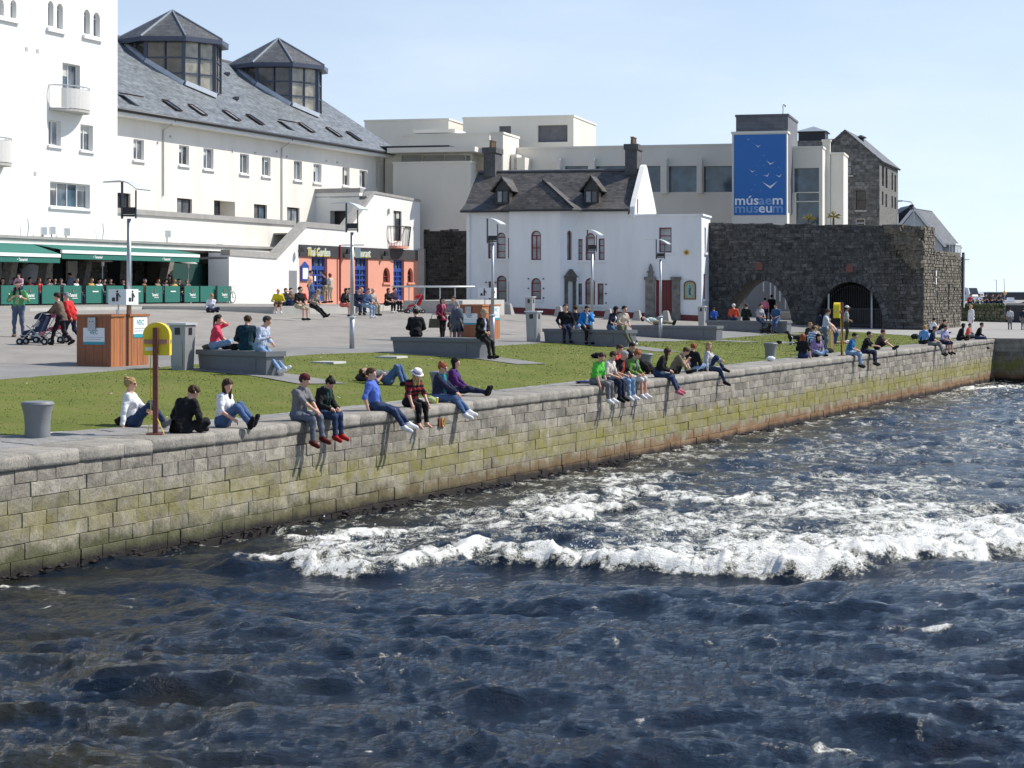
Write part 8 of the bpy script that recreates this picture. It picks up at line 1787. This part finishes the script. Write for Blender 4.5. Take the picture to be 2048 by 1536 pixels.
# --- middle group
edge(1204, 'young man in a lime green T-shirt on the quay edge', face=-30, top=(.10, .50, .06), bot=GR, hair=BR, shoe=WH, lean=16, head=(-30, 20), hands=((-.24, .02, .05), (.26, .06, .03)))
edge(1226, 'person in a pale top between the green and the black T-shirts', face=-28, d=.06, top=(.6, .55, .5), bot=NV, hair=BR, shoe=BK, lean=16, head=(20, 15))
edge(1248, 'grey-blond boy in a black printed T-shirt and light jeans', face=-40, d=.04, top=BK, bot=LJ, hair=GRH, shoe=WH, lean=14, head=(10, 22), inner=(.4, .06, .03))
edge(1272, 'red-brown haired girl in green cardigan and shorts on the quay edge', face=-35, d=.04, top=(.12, .25, .05), bot=(.6, .58, .55), hair=GIN, style='bun', fem=True, sleeve='long', legs='short', inner=(.07, .03, .2), shoe=WH, head=(30, 28), lean=16)
sitg(1224, 746, 'cross', -25, 'brown-haired boy in a red T-shirt sitting on the grass', top=(.62, .035, .04), hair=BR, head=(0, 18), lean=20)
sitg(1250, 740, 'cross', -30, 'dark-haired boy in a navy T-shirt beside the boy in red', top=NV, hair=DKH, head=(0, 20), lean=20, hands=((-.1, .4, .3), (.14, .38, .24)))
sitg(1300, 748, 'lie', 12, 'person in black hoodie lying on the coping with sunglasses', top=BK, bot=BK, hair=DKH, sleeve='long', jacket=True, glasses=True, lean=-62)
edge(1330, 'dark-haired woman in black top, cropped jeans and pink shoes on the edge', face=-10, d=.1, top=BK, bot=DJ, hair=BR, style='long', fem=True, sleeve='long', shoe=(.55, .16, .2), lean=22, head=(10, 20), feet=((-.02, .42, -.36), (.12, .38, -.40)))
sitg(1348, 746, 'knees', -20, 'person in khaki shorts with knees drawn up behind the dark-haired woman', top=KH, bot=KH, hair=BR, legs='short', lean=34, head=(10, 30))
sitg(1382, 744, 'cross', 60, 'red-haired person in a shiny black puffer jacket seen from behind', top=(.012, .014, .018), bot=LJ, hair=GIN, sleeve='long', jacket=True, lean=10, head=(-10, 20))
edge(1427, 'blonde woman in a grey top with one knee raised on the quay edge', face=-20, d=.2, top=(.45, .46, .48), bot=DJ, hair=BLD, style='long', sleeve='long', fem=True, lean=4, head=(-60, 4), hands=((-.05, .25, .34), (.3, -.12, .04)), feet=((-.12, .30, .08), (.12, .40, -.33)), shoe=BK)
# --- right group along the edge
sitg(1606, 716, 'cross', 60, 'auburn-haired woman in black T-shirt with her back to the camera', top=BK, hair=GIN, style='long', fem=True, lean=-4, hands=((-.2, .3, .2), (.34, -.08, .03)))
sitg(1630, 713, 'cross', -60, 'girl in grey and lilac top facing the auburn-haired woman', top=(.28, .2, .36), bot=LJ, hair=DKH, style='long', fem=True, sleeve='long', head=(0, 15))
edge(1708, 'man in a plain blue T-shirt and pale patterned jeans on the edge', face=-18, top=(.03, .16, .38), bot=LJ, hair=DKH, lean=20, head=(-10, 10))
edge(1738, 'man in a dark T-shirt next to the plain blue T-shirt', face=-22, top=BK, bot=NV, hair=DKH, lean=20, hands=((-.1, .34, .3), (.1, .34, .3)))
sitg(1754, 699, 'knees', -16, 'person in dark shorts with legs out along the far coping', top=(.05, .04, .04), bot=BK, hair=BR, legs='short', lean=26, feet=((-.1, .74, .07), (.1, .70, .09)))
sitg(1845, 688, 'cross', 40, 'person in a sky blue T-shirt seen from behind near the far end', top=(.14, .32, .62), bot=BK, hair=BLD)
edge(1870, 'person in navy T-shirt and grey trousers on the far edge', face=-16, top=NV, bot=GR, hair=BR, lean=18, feet=((-.1, .40, -.32), (.1, .36, -.36)))
edge(1893, 'person in a lavender T-shirt and shorts on the far edge', face=-50, top=(.36, .36, .55), bot=NV, hair=BR, legs='short', lean=14)
sitg(1918, 681, 'cross', 0, 'person all in black near the far quay corner', top=BK, bot=BK, hair=DKH, style='long', sleeve='long', lean=22)
sitg(1934, 676, 'cross', -20, 'person in an orange-red top by the far quay corner', top=(.6, .08, .04), bot=GR, hair=BR, h=1.5)
edge(1962, 'dark-clad person in jeans at the very corner of the quay', face=-10, d=.3, top=BK, bot=DJ, hair=DKH, sleeve='long', lean=24)
sitg(1943, 668, 'stand', 200, 'person dressed all in white standing near the far corner', top=WH, bot=WH, hair=BLD, sleeve='long', h=1.68)
sitg(1862, 666, 'knees', 20, 'person in white T-shirt with black bag sitting behind the far edge', top=WH, bot=BK, hair=DKH); sitg(1878, 668, 'knees', -10, 'person in dark clothes hunched beside the white T-shirt', top=BK, bot=WH, hair=DKH, lean=34)
# --- on the grass, right
sitg(1622, 692, 'cross', 35, 'person in a blue and white striped top seen from behind', top=(.10, .2, .5), stripe=WH, hair=BR, sleeve='short'); sitg(1614, 682, 'cross', -40, 'blond person in dark top facing the group on the grass', top=BK, hair=BLD); sitg(1636, 680, 'cross', -80, 'dark-haired person in grey behind the striped top', top=GR, hair=DKH, sleeve='long'); sitg(1640, 690, 'knees', 150, 'person with long light brown hair in the circle on the grass', top=(.3, .25, .2), hair=BLD, style='long')
t_, inf = sitg(1650, 704, 'stand', -12, 'standing man in pale blue T-shirt with dark backpack', top=(.5, .56, .66), bot=(.12, .15, .2), hair=BR, head=(10, 14), hands=((-.16, .3, .92), (.12, .32, .88)), lean=6, h=1.78)
mb = MB(); mb.ell((0, -.21, 1.28), (.16, .11, .24), 10, 8); ob('backpack', mb, cloth(NV), t_, True, True)
bt = thing('wooden_bat', G(1656, 705), 'flat pale wooden bat held upright by the standing man', 'bat'); c = G(1656, 705) + (.1, -.25, .02); mb = MB(); mb.box(c + (0, 0, .42), (.12, .05, .84), .5); mb.tube([c + (0, 0, .84), c + (0, 0, 1.08)], .02, 6); ob('blade', mb, 'wood_bat', bt)
sitg(1672, 688, 'kneel', 170, 'bare-chested blond person kneeling on the grass', bot=(.05, .09, .2), hair=BLD, bare=True, legs='short', shoe=None); sitg(1692, 684, 'stand', -5, 'standing man in grey with a white cap behind the lifebuoy', top=(.34, .34, .33), bot=(.06, .06, .05), hat='cap', hatc=WH, sk=SKD, hands=((-.06, .2, 1.05), (.1, .22, 1.0)), shoe=WH)
# --- benches
sitb(0, 428, 5, 'woman in a bright pink T-shirt shading her eyes on the nearest bench', .32, 'cross', top=(.75, .07, .13), bot=LJ, hair=DKH, style='pony', fem=True, lean=10, head=(0, -4), hands=((-.02, .22, .72), (.16, .42, .18)))
sitb(0, 492, 88, 'person in a dark teal jacket with back to the camera on the nearest bench', .35, top=(.012, .035, .055), bot=(.01, .06, .08), hair=BR, sleeve='long', jacket=True, lean=12, head=(-15, 15))
sitb(0, 520, -22, 'man in a pale blue checked shirt and jeans at the bench end', .22, top=(.42, .48, .62), bot=LJ, hair=(.05, .045, .04), sleeve='long', lean=16, head=(20, 10), shoe=WH, hands=((-.1, .3, .2), (.12, .28, .34)), feet=((-.1, .72, -.4), (.10, .66, -.4)))
sitb(1, 832, 92, 'person in a black coat with back to the camera on the second bench', .4, top=BK, bot=BK, hair=DKH, sleeve='long', jacket=True, coat=.08, lean=12, head=(5, 12))
sitb(1, 962, -35, 'old man in flat cap, dark jacket and striped shirt on the bench end', .12, top=BK, bot=(.02, .02, .022), hair=GRH, hat='cap', hatc=(.36, .31, .22), sleeve='long', jacket=True, inner=(.45, .52, .7), lean=10, head=(-15, 4), hands=((-.1, .22, .2), (.1, .22, .2)))
sitb(2, 1130, -80, 'bearded man in a black jumper on the third bench', .2, top=BK, bot=NV, hair=BR, sleeve='long', h=1.84, hands=((-.28, .18, .10), (.24, .22, .12)))
sitb(2, 1150, 80, 'person in dark clothes sitting behind the man in black', .55, top=(.03, .035, .05), bot=LJ, hair=BR, sleeve='long', h=1.72); sitb(2, 1172, -75, 'man in a bright blue zip jacket on the third bench', .2, top=(.015, .20, .60), bot=BK, hair=DKH, sleeve='long', jacket=True, inner=(.7, .72, .75), hands=((-.06, .24, .55), (.18, .3, .16)), head=(0, 14))
sitb(2, 1222, -35, 'long-haired woman with white sleeves and jeans on the third bench', .2, top=NV, bot=JN, hair=DKH, style='long', fem=True, inner=WH, sleeve='short', lean=18, head=(10, 12), shoe=WH, feet=((-.06, .5, -.4), (.08, .5, -.36)))
sitb(2, 1243, -48, 'man in a beige short-sleeved shirt at the end of the third bench', .2, top=(.52, .44, .38), bot=(.12, .13, .09), hair=DKH, lean=14, shoe=WH, feet=((-.1, .55, -.44), (.1, .62, -.44)))
sitb(3, 1312, -20, 'person in pale trousers lying flat on the fourth bench', .32, 'lie', top=(.5, .62, .6), bot=KH, hair=DKH, head=(0, 0), shoe=BK)
sitb(4, 1428, 90, 'child in a blue T-shirt behind the bin by the arch', .4, top=(.03, .10, .42), hair=BR, h=1.35); sitb(4, 1467, 80, 'white-haired person in an orange-red top on the farthest bench', .4, top=(.62, .09, .04), hair=(.7, .7, .68), sleeve='long', lean=10); sitb(4, 1492, 70, 'person in a dark green coat on the farthest bench', .4, top=(.015, .022, .018), bot=BK, hair=BR, sleeve='long', jacket=True)
sitb(4, 1519, -55, 'person in a grey T-shirt and jeans on the farthest bench', .15, top=(.36, .35, .38), bot=DJ, hair=DKH, style='pony', fem=True); sitb(4, 1553, -120, 'young person in a blue top at the right end of the farthest bench', .15, top=(.04, .10, .22), bot=JN, hair=DKH)
# --- standing in and near the arch
person('person in a pink top standing behind the farthest bench', G(1530, 646), 80, 'stand', top=(.7, .2, .25), bot=NV, hair=DKH, h=1.6); person('person in a long black coat standing inside the arch', G(1543, 645), 60, 'stand', top=BK, bot=BK, hair=DKH, sleeve='long', jacket=True, coat=.3, h=1.78)
# --- women standing on the plaza
w1, inf = person('woman in a maroon jacket holding a large handbag', G(884, 682), -60, 'stand', top=(.22, .02, .06), bot=BK, hair=DKH, style='long', fem=True, sleeve='long', jacket=True, coat=.12, h=1.66, scarf=(.55, .2, .24), hands=((-.34, .16, .98), (.12, .26, .98)), feet=((-.03, .0, .075), (.06, .06, .075))), None
hb = G(884, 682) + (-.28, -.22, .50); q = thing('handbag', hb, 'large olive handbag hanging from the maroon jacket woman', 'handbag'); mb = MB(); mb.box(hb + (0, 0, .17), (.44, .16, .34), .1, taper=.8); ob('bag_body', mb, cloth((.11, .10, .07)), q); mb = MB(); mb.tube([hb + (-.12, 0, .33), hb + (-.08, 0, .5), hb + (.08, 0, .5), hb + (.12, 0, .33)], .014, 6); ob('handle', mb, cloth((.06, .05, .04)), q)
person('smiling woman in a grey dress standing by the kiosk', G(907, 684), -100, 'stand', top=(.26, .25, .26), bot=BK, hair=BR, style='bun', fem=True, legs='skirt', h=1.72, hands=((-.06, .2, 1.1), (.1, .22, 1.1)))
w3, inf = person('person in a long grey-blue coat with a rucksack facing the kiosk', G(914, 688), 110, 'stand', top=(.10, .11, .14), bot=(.10, .11, .14), hair=GRH, fem=True, sleeve='long', jacket=True, coat=.42, h=1.56, hat='beanie', hatc=(.28, .30, .28)); mb = MB(); mb.ell((0, -.2, 1.12), (.16, .11, .2), 10, 8); ob('rucksack', mb, cloth((.07, .09, .13)), w3, True, True)
# --- left plaza: father with child, pushchair pair
fa, inf = person('man in a green T-shirt carrying a child on his shoulders', G(37, 674), -95, 'stand', top=(.10, .33, .10), bot=(.09, .12, .18), hair=BR, h=1.84, hands=((-.14, .16, 1.24), (.14, .16, 1.24)), inner=(.3, .45, .25), shoe=(.15, .1, .07), feet=((-.16, .02, .075), (.14, -.02, .075)))
person('small child in a pale pink top riding on the shoulders of the man', G(37, 674) + (0, -.02, 1.42 * 1.84 / 1.75 + .06), -95, 'edge', top=(.62, .36, .42), bot=NV, hair=DKH, h=1.0, sleeve='long', shoe=WH, hands=((-.08, .2, .3), (.08, .2, .3)), feet=((-.2, .22, -.36), (.2, .22, -.36)), pelz=.12, lean=10)
person('woman in a brown hooded jacket pushing a pushchair', G(122, 691), 172, 'walk', top=(.16, .115, .085), bot=(.02, .016, .02), hair=BR, style='short', fem=True, sleeve='long', jacket=True, coat=.1, h=1.68, hat='beanie', hatc=(.035, .025, .02), hands=((-.2, .46, .98), (.2, .46, .98)), lean=12)
person('person in a red hooded jacket walking behind the pushchair woman', G(143, 688), 165, 'walk', top=RD, bot=NV, hair=GRH, sleeve='long', jacket=True, coat=.12, h=1.68, hat='beanie', hatc=(.2, .2, .22), lean=18)
pram(G(72, 690), radians(172), (.03, .04, .09), (.025, .03, .06), 'dark blue pushchair in front of the brown jacket woman'); pram(G(104, 686), radians(172), (.6, .04, .12), (.55, .05, .14), 'pink pushchair beside the brown jacket woman')
person('toddler lying back in the dark blue pushchair', G(72, 690) + (.05, 0, .48), 172, 'bench', top=WH, bot=JN, hair=BR, h=.85, lean=-25, drop=.35)
# --- seated woman by the barriers
sitg(421, 625, 'cross', -60, 'woman in a white shirt and sunglasses on the ground by the barriers', top=(.66, .68, .74), bot=NV, hair=BLD, fem=True, sleeve='long', glasses=True, head=(-10, 0), hands=((.02, .2, .62), (.2, .32, .14)))
# --- people on the terrace steps in front of the restaurant
def step(px, label, face=-90, y=613.5, **kw):
    p = ZP(px, y, 1.75); kw.setdefault('drop', 1.75 - gxy(p[0], p[1] - .4) - .02); return person(label, p, face, 'bench', **kw)
step(556, 'man in a yellow T-shirt with brown shorts on the terrace edge', -80, top=(.72, .60, .03), bot=(.12, .07, .04), hair=BR, legs='short', style='bald', shoe=WH, lean=22); step(570, 'person in dark top second from the yellow T-shirt', -70, y=612, top=GR, hair=BR, lean=14); step(580, 'person with arm raised between the yellow and black T-shirts', -60, y=612, top=(.2, .14, .1), hair=DKH, hands=((-.1, .25, .2), (.1, .2, .75)))
step(597, 'man in a black T-shirt and beige shorts sitting side-on', -40, y=616, top=BK, bot=(.45, .38, .26), hair=DKH, legs='short', h=1.82); person('person in a red top sitting by the shirtless man', ZP(604, 610, 1.78), -100, 'cross', top=RD, hair=BR, h=1.7); step(626, 'woman in a grey-brown coat reading on the terrace edge', -30, y=615, top=(.27, .23, .19), bot=BK, hair=(.3, .24, .18), sleeve='long', jacket=True, lean=24, head=(0, 25), feet=((-.1, .8, -.4), (.1, .74, -.4)))
person('shirtless man in jeans standing by the blue door', ZP(620, 606, 1.84), -20, 'stand', bot=JN, hair=BR, bare=True, h=1.8); person('woman in a navy tracksuit top and beige trousers standing side-on', ZP(650, 606, 1.84), 175, 'stand', top=NV, bot=(.3, .25, .16), hair=BR, style='pony', sleeve='long', fem=True, h=1.7, hands=((-.1, .25, 1.1), (.1, .28, 1.1))); person('person in beige trousers half hidden behind the tracksuit woman', ZP(661, 605, 1.85), 150, 'stand', top=(.5, .44, .36), bot=(.5, .43, .32), hair=GIN, style='long', fem=True, h=1.66)
step(686, 'woman in a black top and pink skirt leaning forward', -30, top=BK, bot=(.6, .16, .14), hair=DKH, legs='short', style='long', sleeve='long', fem=True, lean=18); step(697, 'person in grey and white behind the pink skirt', -60, y=611.5, top=(.2, .2, .2), hair=BR, inner=WH); step(692, 'bald man sitting farther back near the pink skirt', -80, y=609, top=(.1, .06, .05), hair=BR, style='bald'); step(716, 'person in dark navy just right of the middle lamp post', -60, y=612.5, top=NV, hair=BR, sleeve='long'); step(722, 'person with a red-striped cap near the middle lamp post', -70, y=611.5, top=(.4, .1, .08), hair=BR, hat='cap', hatc=(.6, .25, .22)); step(731, 'man in a denim jacket and pale jeans on the terrace edge', -35, top=(.06, .10, .2), bot=LJ, hair=(.14, .12, .1), sleeve='long', jacket=True, lean=16, shoe=WH); step(743, 'man in a beige jumper right of the denim jacket', -40, y=612.5, top=(.42, .36, .3), bot=(.4, .35, .28), hair=BR, style='bald', sleeve='long'); step(749, 'small child right of the man in beige', -60, y=612, top=(.5, .35, .3), hair=BLD, h=1.15)
step(774, 'woman in black with a pale scarf sitting beside a man', -35, y=611, top=BK, bot=BK, hair=BR, fem=True, style='long', h=1.72, shoe=WH); step(786, 'man in dark purple holding a folder on the terrace edge', -35, y=610.5, top=(.05, .03, .06), bot=BK, hair=BR, h=1.8)
pram(G(830, 627), radians(195), RD, RD, 'red pushchair with a baby near the steel railing'); person('baby in blue sitting in the red pushchair', G(830, 627) + (.08, 0, .48), 195, 'bench', top=(.4, .5, .65), bot=NV, hair=BR, h=.8, lean=-20, drop=.35)
# --- pub customers behind the barriers, on long benches
for i, (x0, x1) in enumerate(((-10, 115), (120, 240), (250, 400))):
    t0, t1 = LF.at(x0, HZ, 3.2)[0], LF.at(x1, HZ, 3.2)[0]; q = thing('pub_bench', LF.p(t0, 3.2, 1.75), '%s wooden bench of drinkers behind the green barriers' % ('left', 'middle', 'right')[i], 'bench', 'pub terrace benches'); mb = MB(); mb.fbox(LF, t0, t1, 3.0, 3.4, 2.20, 2.25); ob('seat', mb, 'kiosk_wood_shaded', q)
    for t in (t0 + .3, (t0 + t1) / 2, t1 - .3): mb = MB(); mb.fbox(LF, t - .05, t + .05, 3.05, 3.35, 1.74, 2.199); ob('leg', mb, 'black_metal', q)
pubp = [(6, BK, DKH, 'in black at the left picture edge'), (27, (.16, .02, .03), BR, 'in dark red left of the father'), (57, (.14, .02, .03), DKH, 'in maroon under the oval sign'), (76, RD, GIN, 'in a red jacket at the gap between barriers'), (96, GR, BR, 'in grey right of the red jacket'), (109, BK, DKH, 'in black by the dark doorway'), (122, (.3, .3, .32), GRH, 'with grey hair in front of the dark doorway'), (150, WH, GRH, 'in white below the patio heater'), (180, (.5, .35, .1), BLD, 'with blond hair left of the white shirt'), (196, WH, DKH, 'in a white shirt before the stone wall'), (207, BK, DKH, 'in black right of the white shirt'), (220, (.03, .02, .02), DKH, 'in dark clothes behind the pictogram sign'), (246, NV, BR, 'in navy just left of the first lamp post'), (286, (.2, .12, .06), GRH, 'with grey hair leaning on the barrier'), (313, (.25, .2, .15), GIN, 'with ginger hair by the leaning column'), (329, GR, BR, 'in grey in front of the leaning column'), (346, (.6, .45, .15), BLD, 'in a straw hat near the dark screen'), (357, BK, DKH, 'in black before the dark screen'), (373, (.3, .25, .2), GIN, 'with light ginger hair at the right end')]
for i, (px, c_, hr, nm) in enumerate(pubp):
    t = LF.at(px, HZ, 3.2)[0]; person('pub customer ' + nm, LF.p(t, 3.2, 2.255), -20 + (i * 67) % 80 - 60, 'bench', top=c_, hair=hr, sleeve='long', h=1.72 + .05 * (i % 3), drop=.5, group='pub customers behind the barriers', hat='sun' if px == 346 else None, hatc=(.6, .45, .2), cell=.034)
for px, c_, nm in ((141, (.2, .22, .3), 'waiter in grey-blue standing by the pub doorway'), (340, BK, 'person in black standing by the dark screen')):
    t = LF.at(px, HZ, 2.4)[0]; person(nm, LF.p(t, 2.4, 1.755), 160, 'stand', top=c_, bot=BK, hair=DKH, h=1.74, cell=.034)
# --- far quay and promenade
for i, (px, c_, nm) in enumerate(((1921, (.1, .12, .16), 'in grey-blue at the left end of the far quay'), (1938, RD, 'in a red top on the far quay'), (1953, (.5, .55, .6), 'in a pale top on the far quay'), (1971, BK, 'in black at the left of the far quay group'), (1981, (.1, .05, .04), 'in brown in the far quay group'), (1990, (.2, .22, .12), 'in olive in the far quay group'), (2000, NV, 'in navy at the right of the far quay group'))):
    p = P(px, 607, 152 if i < 3 else 158); person('person sitting ' + nm, np.array([p[0], p[1], zt_bank]), -90 + 30 * (i % 3), 'knees', top=c_, hair=BR, cell=.038, group='people on the far quay')
person('person in a white T-shirt against the dark retaining wall', G(2020, 659), 80, 'stand', top=(.6, .6, .6), bot=GR, hair=DKH, h=1.4); person('person in dark clothes at the right picture edge by the wall', G(2046, 660), 60, 'stand', top=NV, bot=GR, hair=DKH, h=1.4)
# --- dogs: one by the farthest bench, one with the group on the grass
def dog(p, rz, label, k=1.0, lying=False):
    T = thing('dog', p, label, 'dog'); T.rotation_euler = (0, 0, rz); zb = .42 if not lying else .2; Pr = [((0, -.26, zb), (0, .0, zb - .02), .12, .10), ((0, .0, zb - .02), (0, .26, zb), .10, .14), ((0, .28, zb + .06), (0, .42, zb + .24), .085, .065), ((0, .42, zb + .25), (0, .50, zb + .24), .075, .06), ((0, .50, zb + .22), (0, .62, zb + .20), .042, .03), ((.05, .40, zb + .30), (.07, .38, zb + .22), .026, .016), ((-.05, .40, zb + .30), (-.07, .38, zb + .22), .026, .016), ((0, -.34, zb + .05), (0, -.60, zb + .12), .03, .015)]
    for s in (-1, 1):
        if not lying: Pr += [((s * .08, .24, zb - .05), (s * .08, .26, .2), .05, .03), ((s * .08, .26, .2), (s * .08, .24, .04), .028, .022), ((s * .08, .24, .03), (s * .08, .29, .025), .026, .022), ((s * .085, -.24, zb), (s * .09, -.16, .26), .075, .04), ((s * .09, -.16, .26), (s * .09, -.32, .16), .036, .024), ((s * .09, -.32, .16), (s * .09, -.30, .03), .022, .02), ((s * .09, -.30, .03), (s * .09, -.24, .025), .026, .022)]
        else: Pr += [((s * .1, .24, zb - .05), (s * .1, .34, .05), .05, .03), ((s * .1, .34, .05), (s * .1, .54, .04), .03, .025), ((s * .13, -.24, zb - .03), (s * .16, -.06, .07), .08, .04), ((s * .16, -.06, .07), (s * .16, -.28, .05), .035, .025)]
    lo = np.array([-.35, -.75, -.06]); n = (44, 88, 56) if not lying else (44, 88, 40); c_ = .0165; Pt = np.stack(np.meshgrid(*[lo[i] + c_ * np.arange(n[i]) for i in range(3)], indexing='ij'), -1).astype(np.float32); f = np.full(n, 9, np.float32)
    for a, b, ra, rb in Pr: f = smin(f, cone(Pt, np.array(a), np.array(b), ra, rb), np.float32(.04))
    V, Q = surfnet(f, lo, c_); mk('body', V * k, [tuple(q) for q in Q.tolist()], 'dog_fur', T, None, True, True); mb = MB(); mb.tube([(np.array((.07 * cos(a), .36 + .03 * sin(a), zb + .17 + .05 * sin(a)))) * k for a in np.linspace(0, 2 * pi, 11)], .012, 5); ob('collar', mb, 'red_frame', T, local=True)
dog(G(1532, 668), radians(200), 'black dog lying at the feet of the pair on the farthest bench', 1.15, True); dog(G(1590, 690), radians(60), 'small black dog standing by the striped top on the grass', .85)
print('people', NP[0])
